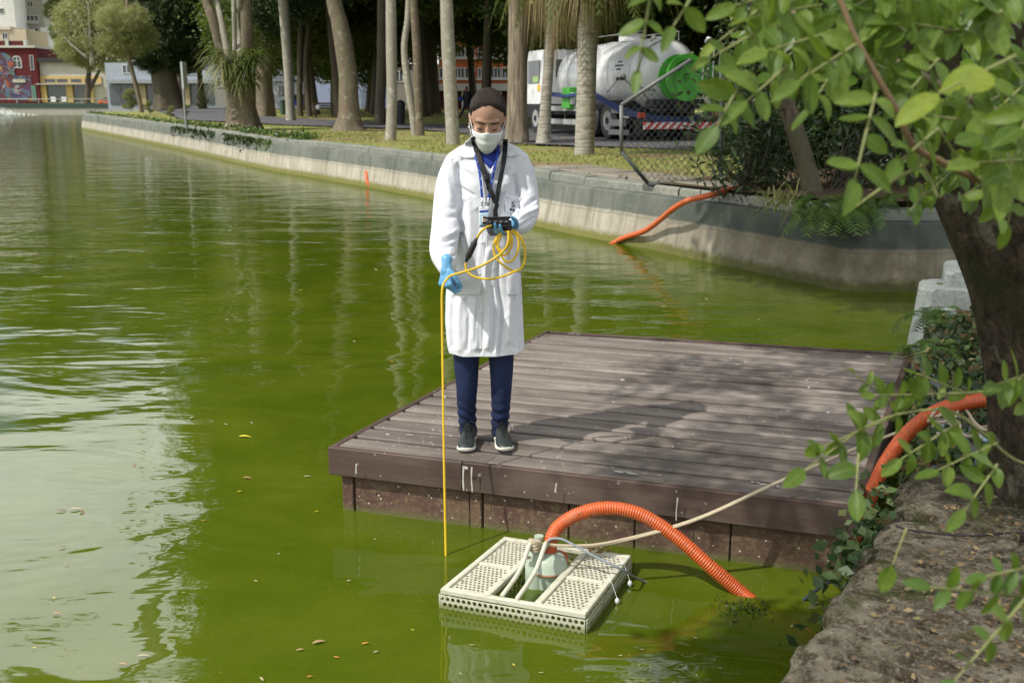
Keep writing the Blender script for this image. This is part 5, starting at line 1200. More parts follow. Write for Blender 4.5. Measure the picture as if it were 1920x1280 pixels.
tag(link('lawn_grass', quads_mesh('lawn_grass', leaf_quads(C, sz, rs, .22, 0, dirs * 2)), MT['grass']), 'short sunlit yellow-green grass across the park lawn', 'grass', kind='stuff')
fp = scatter_ground(2600, -14, 9, 11.3, 40, lambda x, y: in_poly(x, y, parkpl), rs); C = np.array([(x, y, gbump(x, y) + .055) for x, y in fp]); d2 = rs.normal(size=C.shape); d2[:, 2] *= .2
tag(link('fallen_leaves', quads_mesh('fallen_leaves', leaf_quads(C, .075, rs, .5, 0, d2 * 2)), MT['leaf_dry']), 'dry brown leaves strewn over lawn and soil', 'leaves', kind='stuff')
fr = []
for i, p in enumerate(offsets(wl, .72)):
    if 30 < p.y < 82:
        n_ = 130
        q = offsets(wl, .72)[min(i + 1, len(wl) - 1)]
        for k in range(n_):
            t = R.random(); v = p.lerp(q, t); fr.append((v.x + R.gauss(0, .16), v.y + R.gauss(0, .16), gz(v.x, v.y) + abs(R.gauss(0, .09))))
C = np.array(fr); tag(link('kerb_greenery', quads_mesh('kerb_greenery', leaf_quads(C, .13, rs, .5, .2)), MT['leaf_fern']), 'low leafy green fringe along the kerb of the far lawn', 'ground cover', kind='stuff')
wf = C[rs.choice(len(C), 130, False)] + np.array([0, 0, .10]); tag(link('kerb_flowers', quads_mesh('kerb_flowers', leaf_quads(wf, .045, rs, .8, 0)), MT['white']), 'tiny white flowers in the kerb greenery', 'flowers', kind='stuff')
# weeds trailing down the wall
for k, (x0, x1, y0, n_, lab) in enumerate([(318, 345, 248, 90, 'dark weeds trailing down the pond wall nearest the lawn sign'), (350, 398, 250, 150, 'thin weeds trailing down the pond wall under the flared tree'), (415, 470, 262, 260, 'thickest weeds trailing down the pond wall'), (474, 505, 268, 90, 'last short weeds trailing down the pond wall'), (182, 196, 224, 60, 'single hanging tuft near the tip of the pond wall')]):
    pts = []
    for j in range(n_):
        px = R.uniform(x0, x1); best = min(wl, key=lambda p: abs(proj((p.x, p.y, .8))[0] - px)); i = wl.index(best); nb = wl[min(i + 1, len(wl) - 1)]; pr = wl[i - 1]
        f0, f1 = proj((pr.x, pr.y, .8))[0], proj((nb.x, nb.y, .8))[0]; t = (px - f0) / (f1 - f0 + 1e-6); v = pr.lerp(nb, t); d_ = (nb - pr).normalized(); inn = Vector((-d_.y, d_.x, 0))
        pts.append(v + inn * .22 + Vector((0, 0, ztop(v) + .05 - abs(R.gauss(0, .16)))) - inn * R.uniform(.05, .16))
    rt = empty('wall_weeds', tuple(pts[0]), 0, lab, 'weeds', 'weeds trailing down the wall'); C = np.array([tuple(p) for p in pts]); link('foliage', quads_mesh('foliage', leaf_quads(C, .20, rs, .35, 1.2)), LD if k != 3 else LM, rt)
# ------------------------------------------------------------------ buildings and street behind the park
GL = Mat('window_glass'); MT['glass'] = GL.done(GL.pbr(GL.mix(GL.noise(GL.pos(), .4, 3), (.02, .025, .03), (.10, .12, .13)), .08, None, .6))
def wallmat(name, c): return concrete(name, c, tuple(min(1, x * 1.12) for x in c), tuple(x * .82 for x in c), sc=.15, bump=.1)
FR = plain('window_frame', (.62, .62, .60), .6)
def house(name, label, px0, px1, pyt, Y, depth, mat, zb=.8, top_extra=0, cat='building'):
    a, b_ = atY(px0, pyt, Y), atY(px1, pyt, Y); zt = (a.z + b_.z) / 2 + top_extra
    root = empty(name, ((a.x + b_.x) / 2, Y, zb), 0, label, cat); b = MB(); b.box(((a.x + b_.x) / 2, Y + depth / 2, (zb + zt) / 2), (b_.x - a.x, depth, zt - zb)); b.build('wall', mat, root); return root
def slab_on(root, nm, px0, px1, py0, py1, Y, out, mat, inn=.3, bevel=0):
    a, c = atY(px0, py1, Y), atY(px1, py0, Y); b = MB(); b.box(((a.x + c.x) / 2, Y - out / 2 + inn / 2, (a.z + c.z) / 2), (c.x - a.x, out + inn, c.z - a.z)); return b.build(nm, mat, root, bevel=bevel)
def window_on(root, px0, px1, py0, py1, Y, nx=2, ny=1, frame=FR, arch=False):
    a, c = atY(px0, py1, Y), atY(px1, py0, Y); f = MB(); w, h = c.x - a.x, c.z - a.z; t = max(.06, min(w, h) * .07)
    if arch:
        n_ = 10; o_ = [(a.x, a.z), (c.x, a.z)] + [((a.x + c.x) / 2 + w / 2 * math.cos(math.pi * k / n_), c.z - w / 2 + w / 2 * math.sin(math.pi * k / n_)) for k in range(n_ + 1)]
        i_ = [(a.x + t, a.z + t), (c.x - t, a.z + t)] + [((a.x + c.x) / 2 + (w / 2 - t) * math.cos(math.pi * k / n_), c.z - w / 2 + (w / 2 - t) * math.sin(math.pi * k / n_)) for k in range(n_ + 1)]
        N_ = len(o_); vs = [Vector((x, Y - .12, z)) for x, z in o_] + [Vector((x, Y - .12, z)) for x, z in i_] + [Vector((x, Y + .04, z)) for x, z in o_] + [Vector((x, Y + .04, z)) for x, z in i_]
        fs = []
        for k in range(N_):
            k2 = (k + 1) % N_; fs += [(k, k2, N_ + k2, N_ + k), (k, 2 * N_ + k, 2 * N_ + k2, k2), (N_ + k, N_ + k2, 3 * N_ + k2, 3 * N_ + k)]
        f.add(vs, fs); f.box(((a.x + c.x) / 2, Y - .06, (a.z + c.z) / 2), (t * .8, .09, h - t)); f.box(((a.x + c.x) / 2, Y - .055, c.z - w / 2), (w - t, .07, t * .7))
        fo = f.build('window', frame, root); g = MB(); g.add([Vector((x, Y - .03, z)) for x, z in i_], [tuple(range(N_))]); g.build('pane', MT['glass'], fo); return fo
    for x in [a.x + t / 2, c.x - t / 2] + [a.x + w * k / nx for k in range(1, nx)]: f.box((x, Y - .05, (a.z + c.z) / 2), (t, .16, h))
    for z in [a.z + t / 2, c.z - t / 2] + [a.z + h * k / ny for k in range(1, ny)]: f.box(((a.x + c.x) / 2, Y - .052, z), (w - t * 2, .14, t))
    fo = f.build('window', frame, root)
    for i in range(nx):
        g = MB(); x0, x1 = a.x + w * i / nx + t * .5, a.x + w * (i + 1) / nx - t * .5; g.box(((x0 + x1) / 2, Y - .02, (a.z + c.z) / 2), (x1 - x0, .03, h - t)); g.build('pane', MT['glass'], fo)
    return fo
# white tower and grey flats at the far left
h_ = house('tower_block', 'plain white tower block at the top left behind the red building', -90, 19, -60, 246, 20, wallmat('white_render', (.72, .72, .72)))
for y in (-20, 16, 52, 86):
    for x in (-60, -30, 0): window_on(h_, x, x + 7, y, y + 10, 246)
h_ = house('apartment_flats', 'grey beige flats with long window bands between the tower and the conifer', 20, 74, -60, 252, 14, wallmat('beige_render', (.34, .33, .30)))
for k, y in enumerate((-48, -24, 2, 29, 52, 74, 96)):
    if k < 3: window_on(h_, 24, 31, y + 1, y + 12, 252); window_on(h_, 38, 42, y + 1, y + 17, 252); window_on(h_, 52, 62, y + 1, y + 12, 252)
    else:
        slab_on(h_, 'ledge', 20.5, 73.5, y + 12, y + 16, 252, .7, wallmat('ledge_%d' % k, (.46, .46, .44))); window_on(h_, 24, 46, y, y + 11, 252, 3); window_on(h_, 49, 72, y, y + 11, 252, 3)
for x in (26, 52, 60):
    a = atY(x, 54, 250.6); b = MB(); b.box((a.x, 250.9, a.z - .5), (.85, .05, 1.0), m=Matrix.Rotation(-.6, 4, 'X')); b.build('open_sash', FR, h_)
h_ = house('narrow_block', 'narrow white block right of the grey flats', 75, 91, 52, 250, 12, wallmat('white_wall2', (.68, .69, .70)))
# red building with the mural
red = wallmat('oxblood_render', (.11, .022, .024)); h_ = house('mural_building', 'dark red corner building with arched windows and a colourful mural', -75, 66, 88, 206, 12, red, 1.2)
slab_on(h_, 'cornice', -76, 67, 86, 90, 206, .5, wallmat('cornice_pale', (.52, .50, .45)), 12.2)
slab_on(h_, 'parapet', -74, 48, 77, 85.6, 206.6, .0, red, .5)
for x in (-50, -20, 11, 45): slab_on(h_, 'parapet_post', x, x + 4.5, 74.5, 85.6, 206.4, .2, wallmat('post_pale%d' % x, (.5, .5, .46)), .7)
window_on(h_, 24.5, 39.5, 105, 128, 206, arch=True); window_on(h_, 58, 62, 104, 132, 206, 1); window_on(h_, -40, -24, 105, 128, 206, arch=True)
m = Mat('mural_paint'); p = m.pos(); v = m.voro(m.vmap(p, (1, 1, 1), (0, .5, 0)), .75, out='Color'); w = m.noise(p, .55, 3, .5, 2.2)
cm = m.ramp(m.xyz(v)[0], [(0, (.02, .05, .18)), (.2, (.45, .10, .03)), (.36, (.05, .20, .28)), (.5, (.10, .03, .08)), (.62, (.50, .30, .05)), (.75, (.10, .22, .20)), (.87, (.42, .42, .44)), (1, (.14, .06, .25))], 'CONSTANT')
cm = m.mix(m.ramp(w, [(.5, 0), (.53, 1)]), cm, (.09, .02, .03)); cm = m.mix(m.ramp(m.noise(p, .9, 2, .5, 1), [(.57, 0), (.59, 1)]), cm, (.08, .16, .30)); cm = m.mix(.42, cm, (.07, .022, .028)); MT['mural'] = m.done(m.pbr(cm, .7))
slab_on(h_, 'mural_panel', -74, 58, 142, 189, 206, .06, MT['mural'], .0)
# arched mural field at the left
b = MB(); a, c = atY(-14, 142, 205.9), atY(24, 99, 205.9); w_ = c.x - a.x; zc = c.z - w_ / 2; ring = [(a.x, a.z), (c.x, a.z)] + [((a.x + c.x) / 2 + w_ / 2 * math.cos(math.pi * k / 14), zc + w_ / 2 * math.sin(math.pi * k / 14)) for k in range(15)]
b.prism([Vector((x, 205.86, z)) for x, z in ring], [Vector((x, 206.0, z)) for x, z in ring]); b.build('mural_arch', MT['mural'], h_)
slab_on(h_, 'shop_sign', 25, 48, 149, 155, 206, .25, wallmat('sign_pale', (.45, .44, .36)), -.07); slab_on(h_, 'green_door', 61, 66.5, 160, 190, 206, .1, wallmat('door_green', (.12, .22, .19)), .0)
h_ = house('roof_house', 'beige upper storey set back above the red building', -40, 48, 55, 222, 10, wallmat('beige_upper', (.50, .42, .30)), 8); slab_on(h_, 'gable', -40, 20, 50, 56, 222, .4, wallmat('gable_pale', (.6, .55, .45)), 8); window_on(h_, 5, 14, 62, 74, 222)
# yellow shop
h_ = house('yellow_shop', 'low yellow shop with dark openings right of the red building', 67, 196, 112, 207, 10, wallmat('pale_front', (.52, .50, .45)), 1.2)
slab_on(h_, 'roof', 64, 152, 109, 117, 207, .9, plain('dark_roof', (.035, .033, .035), .8), 10); ye = wallmat('yellow_paint', (.58, .42, .18))
slab_on(h_, 'fascia_band', 77, 190, 143, 158, 207, .25, ye, -.02)
for x in (85, 108, 134, 160): slab_on(h_, 'vent_window', x, x + 19, 148.5, 154.5, 207, .30, MT['glass'], -.26)
slab_on(h_, 'awning', 74, 192, 157.2, 159.2, 207, 1.6, wallmat('awning_grey', (.42, .42, .41)), -.3)
for x in (79, 128, 166): slab_on(h_, 'pillar', x, x + 9, 159.5, 192, 207, .5, ye, -.02)
for x0, x1 in ((88.2, 127.8), (137.2, 165.8)): slab_on(h_, 'shopfront', x0, x1, 159.5, 192, 207, .1, MT['glass'], -.03)
for x, mt_ in ((97, MT['white']), (117, MT['coat'])): slab_on(h_, 'shop_display', x, x + 8, 182, 191, 206.6, .3, mt_, 0)
# grey-blue building behind the fig group
h_ = house('grey_warehouse', 'long grey blue low building glimpsed behind the fig trunks', 196, 400, 118, 165, 14, wallmat('grey_blue', (.36, .39, .43)), 1.0)
slab_on(h_, 'ledge', 205, 400, 150, 157, 165, 1.4, wallmat('ledge_grey', (.30, .32, .34)), -.02)
for x in range(208, 396, 22): slab_on(h_, 'dark_bay', x, x + 18, 160, 196, 165, .12, MT['glass'], -.02)
for x in (262, 300, 344): slab_on(h_, 'pillar', x, x + 12, 157.5, 197, 165, .5, wallmat('ochre_%d' % x, (.42, .34, .2)), -.13)
window_on(h_, 230, 246, 122, 138, 165); window_on(h_, 352, 370, 124, 140, 165)
# pale buildings seen through the middle gap
h_ = house('white_house', 'pale grey house between the hollow trunk and the slender trunks', 500, 560, 118, 142, 10, wallmat('pale_house', (.52, .53, .54)), 1.0); window_on(h_, 507, 517, 128, 142, 142); slab_on(h_, 'string_course', 500, 560, 150, 153, 142, .25, FR, -.02); window_on(h_, 522, 534, 160, 178, 142)
h_ = house('blue_house', 'pale lavender blue house seen through the gap behind the small palm', 572, 708, 96, 130, 10, wallmat('lavender', (.42, .49, .70)), 1.0); slab_on(h_, 'upper_wall', 572, 708, 97, 140, 130, .12, wallmat('upper_blue', (.55, .66, .72)), -.02); window_on(h_, 604, 632, 142, 153, 130, 3); window_on(h_, 590, 606, 106, 122, 129.8); window_on(h_, 650, 672, 108, 124, 129.8)
h_ = house('tall_white_block', 'tall white block showing above the blue house in the bright gap', 566, 700, -40, 190, 14, wallmat('white_block', (.75, .76, .76)), 1.0)
for y in (-28, 0, 28, 58):
    for x in (580, 612, 646, 676): window_on(h_, x, x + 12, y, y + 14, 190)
# orange banded building
orm = wallmat('orange_render', (.56, .16, .055)); h_ = house('orange_building', 'orange banded building with white framed window rows behind the person', 820, 1000, -40, 104, 12, orm, .9)
for y in (-36, -2, 33, 72, 127):
    hh_ = 20 if y < 100 else 20
    for x in (824, 852, 872, 896, 920, 941, 964): window_on(h_, x, x + 19, y + 18 if y < 100 else y, y + 38 - (2 if y < 100 else 0) if y < 100 else y + hh_, 104, 3, 1)
    slab_on(h_, 'white_band', 820, 1000, (y + 36.6) if y < 100 else y + hh_ + .6, (y + 39.6) if y < 100 else y + hh_ + 3.2, 104, .3, FR, -.02)
slab_on(h_, 'canopy_roof', 815, 1004, 158, 171, 104, 2.6, wallmat('canopy_grey', (.55, .55, .55)), -.02); slab_on(h_, 'ground_floor', 820, 1000, 172, 203, 104, .1, wallmat('maroon', (.11, .035, .035)), -.02)
for x in (838, 866, 938, 958): slab_on(h_, 'column', x, x + 2.5, 171.2, 205, 102, .2, FR, .1)
# quiet low buildings along the street farther right and behind the trunks
for k, (x0, x1, yt, Y, c, lab) in enumerate([(700, 820, 120, 150, (.22, .2, .18), 'dull brown low building deep in the shade behind the twin trunks'), (1000, 1330, 96, 120, (.30, .27, .22), 'sandy low building behind the tank truck'), (1330, 1960, 90, 110, (.16, .16, .14), 'dark low building behind the thicket at the right'), (400, 500, 130, 150, (.30, .29, .27), 'greyish low building behind the flared tree')]):
    h_ = house('street_building', lab, x0, x1, yt, Y, 8, wallmat('street_wall_%d' % k, c), .9)
    for x in range(x0 + 8, x1 - 16, 34): window_on(h_, x, x + 14, yt + 14, yt + 34, Y)

# ------------------------------------------------------------------ parked cars, bins, bench, sign, distant walker
def lcar(name, label, o, az, colr, sc=1.0):
    root = empty(name, tuple(o), 0, label, 'car'); f = Vector((math.cos(az), math.sin(az), 0)); s_ = Vector((-f.y, f.x, 0)); T = lambda l, w, h: Vector(o) + f * l * sc + s_ * w * sc + Vector((0, 0, h * sc))
    pr = [(-2.0, .35), (-2.05, .62), (-1.9, .86), (-1.0, .93), (1.0, .96), (1.8, .88), (2.0, .62), (1.95, .32)]; b = MB(); b.rings([[T(l, w * (1 - .05 * (h > .8)), h) for l, h in pr] for w in (-.84, -.8, .8, .84)]); paint = plain('car_paint_' + label.split()[0], colr, .3, .05, 5, .5, coat=.6); b.build('body', paint, root, True, sharp=.7)
    pc = [(-.95, .92), (-.45, 1.40), (.85, 1.43), (1.62, .95)]; b = MB(); b.rings([[T(l, w * (1 - .16 * (h > 1)), h) for l, h in pc] for w in (-.76, -.74, .74, .76)]); b.build('windows', MT['glass'], root); b = MB(); b.box((0, 0, 0), (1.35 * sc, 1.22 * sc, .05 * sc), m=Matrix.Rotation(az, 4, 'Z')); b.v = [tuple(Vector(v) + T(.2, 0, 1.45)) for v in b.v]; b.build('roof', paint, root)
    for l in (-1.25, 1.25):
        for w in (-.80, .80): b = MB(); b.cyl(T(l, w - .1, .32), T(l, w + .1, .32), .32 * sc, 14); wh = b.build('wheel', MT['blackp'], root, True, sharp=.6); b = MB(); b.cyl(T(l, w - .105, .32), T(l, w + .105, .32), .18 * sc, 10); b.build('rim', MT['white'], wh)
    for w in (-.6, .6): b = MB(); b.ellipsoid(T(-2.03, w, .68), (.09 * sc, .12 * sc, .07 * sc), 8, 6); b.build('headlight', MT['white'], root, True)
g = atY(211, 196, 199); g.z = 1.45; lcar('parked_car', 'orange car parked on the far street beyond the shore wall', g, math.pi * .98, (.75, .13, .015), 1.15)
g = atY(560, 187, 112); g.z = gz(0, 112); lcar('parked_car', 'bright blue car behind the slender trunks in front of the pale house', g, .2, (.03, .09, .42))
def bin_(label, px, py, wpx, hpx, colr, lid):
    g = gat(px, py); s_ = g.y / FPX; r_ = wpx * s_ / 2; h = hpx * s_; root = empty('litter_bin', tuple(g), 0, label, 'bin'); b = MB(); b.rings([[g + Vector((math.cos(a) * q, math.sin(a) * q, z)) for a in [2 * math.pi * k / 20 for k in range(20)]] for q, z in ((r_ * .8, .04), (r_ * .95, h * .45), (r_, h * .8))]); mt_ = plain('bin_' + label.split()[0], colr, .5); b.build('body', mt_, root, True, sharp=.8)
    b = MB(); b.rings([[g + Vector((math.cos(a) * q, math.sin(a) * q, z)) for a in [2 * math.pi * k / 20 for k in range(20)]] for q, z in ((r_ * 1.06, h * .8), (r_ * 1.06, h * .84), (r_ * .8, h * (.95 if lid else .86)), (r_ * .2, h * (1 if lid else .88)))]); b.build('lid', mt_, root, True, sharp=.8)
    for k in range(2): b = MB(); b.cyl(g + Vector((r_ * (.5 - k), 0, -.03)), g + Vector((r_ * (.5 - k), 0, .06)), .03, 6); b.build('foot', MT['iron'], root)
bin_('green round litter bin between the hollow trunk and the slender trunk', 531, 216, 12, 30, (.05, .09, .065), 0)
bin_('black lidded litter bin standing behind the first pale palm', 752, 236, 17, 46, (.02, .021, .023), 1)
bin_('grey litter bin in the shade between the twin trunks and spotted palm', 805, 214, 13, 28, (.05, .055, .055), 0)
g = gat(608, 221); bs = g.y / FPX; root = empty('park_bench', tuple(g), 0, 'small brown bench with a white bag left of the thick speckled trunk', 'bench'); wd = plain('bench_wood', (.10, .06, .04), .7)
W_ = 34 * bs
for k in range(3): b = MB(); b.box(g + Vector((0, -.22 + k * .16, .44)), (W_, .12, .035)); b.build('seat_slat', wd, root)
for k in range(3): b = MB(); b.box(g + Vector((0, .24 + k * .02, .56 + k * .13)), (W_, .03, .10)); b.build('back_slat', wd, root)
for sx in (-1, 1):
    for dy in (-.2, .2): b = MB(); b.box(g + Vector((sx * W_ * .44, dy, .21)), (.05, .05, .42)); b.build('leg', MT['iron'], root)
    b = MB(); b.box(g + Vector((sx * W_ * .44, .27, .62)), (.05, .05, .46)); b.build('back_post', MT['iron'], root)
b = MB(); b.ellipsoid(g + Vector((-W_ * .28, -.05, .60)), (.17, .12, .16), 12, 8); tag(b.build('bag', MT['white'], None, True), 'white bag left on the small brown bench', 'bag')
# lawn sign: slim leaning post carrying a narrow blade
g = gat(349, 236); s_ = g.y / FPX; tp = atY(340, 117, g.y); root = empty('lawn_sign', tuple(g), 0, 'slim grey sign post with a narrow tall blade on the lawn edge', 'sign'); b = MB(); b.cyl(g + Vector((0, 0, -.1)), tp, 2.2 * s_, 8); b.build('post', plain('galvanised', (.30, .31, .31), .5, .1, 20, .5, .3), root)
a_ = g.lerp(tp, .58); b = MB(); b.prism([a_ + Vector((-1.7 * s_, -.06, 0)), a_ + Vector((1.9 * s_, -.06, 0)), a_ + Vector((2.3 * s_, .5, 0)), a_ + Vector((-1.3 * s_, .5, 0))], [tp + Vector((-1.7 * s_, -.06, .02)), tp + Vector((1.9 * s_, -.06, .02)), tp + Vector((2.3 * s_, .5, .02)), tp + Vector((-1.3 * s_, .5, .02))]); b.build('blade', plain('sign_grey', (.52, .54, .54), .5), root)
# walker in dark clothes on the path
g = gat(874, 222); s_ = g.y / FPX; H_ = 1.72; root = empty('walker', tuple(g), 0, 'distant person in dark clothes walking on the path left of the head', 'person'); U = lambda x, y, z: g + Vector((x, y, z)); b = MB()
chainp(b, [U(.09, 0, .86), U(.2, 0, .48), U(.16, .05, .08)], [.10, .075, .05]); chainp(b, [U(-.03, 0, .86), U(-.16, 0, .46), U(-.36, .05, .10)], [.10, .075, .05]); b.ellipsoid(U(.1, 0, 1.18), (.19, .14, .34)); b.ellipsoid(U(.02, 0, 1.62), (.09, .1, .12)); chainp(b, [U(.05, 0, 1.35), U(.03, 0, 1.5)], [.07, .06])
chainp(b, [U(.26, 0, 1.38), U(.34, 0, 1.1), U(.24, -.1, .9)], [.06, .05, .04]); chainp(b, [U(-.06, 0, 1.38), U(-.2, -.05, 1.12), U(-.30, -.1, 1.0)], [.06, .05, .04]); chainp(b, [U(.16, 0, .05), U(.06, -.02, .03)], [.05, .04]); chainp(b, [U(-.36, 0, .06), U(-.46, -.02, .05)], [.05, .04])
wme = remesh('body', b, .022, 2); wo = link('body', wme, plain('dark_clothes', (.015, .018, .03), .8), root)
b = MB(); b.ellipsoid(U(-.01, -.01, 1.61), (.098, .107, .128), 12, 10); b.build('head', MT['skin'], root, True); b = MB(); b.ellipsoid(U(.03, .01, 1.66), (.105, .112, .11), 12, 10); b.build('hair', MT['hair'], root, True); b = MB(); b.ellipsoid(U(-.28, -.12, 1.06), (.14, .08, .12), 12, 8); b.build('blue_bag', MT['blue'], root, True)

# ------------------------------------------------------------------ the tank truck
O = Vector((3.02, 28.4, gz(3, 28) + .05)); F = Vector((-.345, .939, 0)).normalized(); Rt = Vector((F.y, -F.x, 0))
def T(l, w, h): return O + F * l + Rt * w + Vector((0, 0, h))
truck = empty('tank_truck', tuple(T(3, 1.2, 0)), 0, 'white vacuum tank truck with blue hoses and a green reel, parked behind the palms', 'truck')
tw = plain('tank_white', (.74, .75, .76), .28, .04, 4, .5, coat=.4); tgrn = plain('reel_green', (.085, .42, .05), .45, .05, 3, .4); dk = plain('chassis_dark', (.022, .023, .025), .6, .2, 20, .4); mg = plain('step_grey', (.36, .36, .35), .5, .1, 14, .4); bl = plain('hose_blue', (.025, .045, .15), .4, .15, 40, .5)
TR, TH = .96, 1.74
def ring(l, r, n_=40, dh=0): return [T(l, 1.2 + r * math.cos(2 * math.pi * k / n_), TH + dh + r * math.sin(2 * math.pi * k / n_)) for k in range(n_)]
b = MB(); pf = [(-.42, .05), (-.40, .30), (-.30, .58), (-.12, .80), (.10, .92), (.30, TR)] + [(.3 + k * .5, TR) for k in range(1, 11)] + [(5.45, .9), (5.6, .72), (5.68, .4), (5.7, .05)]; b.rings([ring(l, r) for l, r in pf]); b.build('tank', tw, truck, True)
for l in (.34, 1.7, 3.1, 4.5): b = MB(); b.rings([ring(l - .03, TR + .002), ring(l - .025, TR + .022), ring(l + .025, TR + .022), ring(l + .03, TR + .002)], False); b.build('tank_band', tw, truck, True, sharp=.5)
b = MB(); b.rings([[T(-.06 + .36 * 0, 0, 0) * 0 + T(-.05, 1.2 + (.865 + q) * math.cos(2 * math.pi * k / 40), TH + (.865 + q) * math.sin(2 * math.pi * k / 40)) for k in range(40)] for q in (-.012, .03)], False); b.build('dome_seam', mg, truck)
b = MB(); b.cyl(T(2.2, 1.2, TH + TR - .02), T(2.2, 1.2, TH + TR + .16), .34, 20); b.build('manhole', tw, truck, True, sharp=.6); b = MB(); b.cyl(T(2.2, 1.2, TH + TR + .16), T(2.2, 1.2, TH + TR + .2), .38, 20); b.build('manhole_lid', mg, truck, True, sharp=.6)
b = MB()
for w in (.7, 1.7): b.tube([T(.3, w, TH + .88), T(.3, w, TH + 1.12), T(3.6, w, TH + 1.12), T(3.6, w, TH + .86)], .013, 6)
b.build('top_rail', mg, truck)
for w in (.35, 2.0):
    b = MB(); b.tube([T(-.12, w + .3, TH + .82), T(-.2, w + .32, TH + .93), T(-.28, w + .34, TH + .90)], .05, 8); b.build('dome_bracket', tw, truck, True)
# cab
b = MB(); b.rings([[T(l, w, h) for l, w in ((5.95, .02), (7.55, .02), (7.75, .22), (7.75, 2.18), (7.55, 2.38), (5.95, 2.38))] for h in (.95, 1.6)] + [[T(5.97 + (l - 5.97) * k_, 1.2 + (w - 1.2) * .97, h) for l, w in ((5.97, .02), (7.45, .02), (7.6, .22), (7.6, 2.18), (7.45, 2.38), (5.97, 2.38))] for h, k_ in ((2.45, .95), (2.62, .9))]); b.build('cab', tw, truck, True, sharp=.5)
b = MB(); b.box((0, 0, 0), (.02, 1.0, .72), m=Matrix([(Rt.x, F.x, 0), (Rt.y, F.y, 0), (0, 0, 1)]).to_4x4()); b.v = [tuple(Vector(v) + T(6.75, .015, 1.95)) for v in b.v]; b.build('cab_window', MT['glass'], truck)
def tbox(nm, l, w, h, dl, dw, dh, mt_, bev=.0, par=None):
    b = MB(); b.box((0, 0, 0), (dw, dl, dh), m=Matrix([(Rt.x, F.x, 0), (Rt.y, F.y, 0), (0, 0, 1)]).to_4x4()); b.v = [tuple(Vector(v) + T(l, w, h)) for v in b.v]; return b.build(nm, mt_, par or truck, bevel=bev)
tbox('cab_skirt', 6.9, 1.2, .72, 1.7, 2.36, .44, dk, .03); tbox('rear_window', 5.93, 1.2, 2.05, .03, 1.5, .55, MT['glass']); tbox('cab_mark', 6.3, .008, 1.45, .22, .02, .2, plain('cab_yellow', (.75, .50, .05), .5)); tbox('cab_label', 6.55, .008, 1.72, .5, .02, .18, plain('cab_label', (.35, .5, .2), .5))
for w in (.45, 1.95): tbox('frame_rail', 3.3, w, .74, 6.9, .14, .24, dk)
for l in (.5, 1.6, 2.8, 4.0, 5.2): tbox('cross_member', l, 1.2, .74, .12, 1.3, .2, dk)
for l in (.6, 2.0, 3.6, 5.0): tbox('tank_saddle', l, 1.2, .92, .16, 1.5, .22, dk)
def wheel(l, w):
    b = MB(); n_ = 22; pr = [(-.15, .30), (-.15, .46), (-.11, .50), (.11, .50), (.15, .46), (.15, .30)]
    b.rings([[T(l + r * math.cos(2 * math.pi * k / n_), w + q, .50 + r * math.sin(2 * math.pi * k / n_)) for k in range(n_)] for q, r in pr]); wo_ = b.build('wheel', MT['blackp'], truck, True, sharp=.6)
    b = MB(); b.cyl(T(l, w - .16, .5), T(l, w + .16, .5), .27, 16); b.build('rim', mg, wo_, True, sharp=.6); b = MB(); b.cyl(T(l, w - .19, .5), T(l, w + .19, .5), .09, 10); b.build('hub', dk, wo_)
for l in (1.15, 2.3, 6.6):
    for w in (.18, 2.22): wheel(l, w)
    if l < 6:
        for w in (.5, 1.9): wheel(l, w)
for h in (.42, .82): tbox('side_guard', 4.2, .02, h, 2.6, .05, .16, mg, .01)
for l in (3.0, 4.2, 5.4): tbox('guard_post', l, .06, .62, .07, .05, .62, dk)
tbox('step_plate', 5.6, .1, .36, .6, .3, .06, mg); tbox('side_step', .45, .02, .45, .7, .12, .18, mg, .01); tbox('side_step', .45, .02, .78, .7, .12, .16, mg, .01); tbox('side_step', .45, .04, .2, .9, .2, .14, mg, .01)
tbox('green_locker', 3.7, -.02, 1.12, .55, .3, .62, tgrn, .02); tbox('white_can', 3.38, -.06, 1.1, .14, .14, .34, MT['white'], .02); tbox('pump_unit', .95, .35, .85, .7, .5, .4, dk, .05)
# blue hoses slung along the side and across the back
for k in range(3):
    o_ = k * .06; b = MB(); b.tube(catmull([T(5.4, -.10 - o_, 1.30 - o_ * .4), T(3.5, -.13 - o_, 1.22 - o_ * .5), T(1.9, -.13 - o_, 1.26 - o_ * .5), T(.7, -.16 - o_, 1.02 - o_ * .5), T(-.25, -.02 - o_, .78 - o_ * .6), T(-.62 - o_, .6, .62 - o_), T(-.70 - o_, 1.4, .60 - o_), T(-.6 - o_, 2.1, .76 - o_), T(-.45 - o_, 2.42, 1.15 - o_)], 6), .034, 8); b.build('suction_hose', bl, truck, True)
b = MB(); b.tube(catmull([T(1.1, -.03, 1.25), T(.9, .22, 1.62), T(.6, .24, 1.72), T(.3, .2, 1.5), T(-.1, .45, 1.36), T(-.3, .7, 1.3)], 6), .012, 6); b.build('air_line', dk, truck, True)
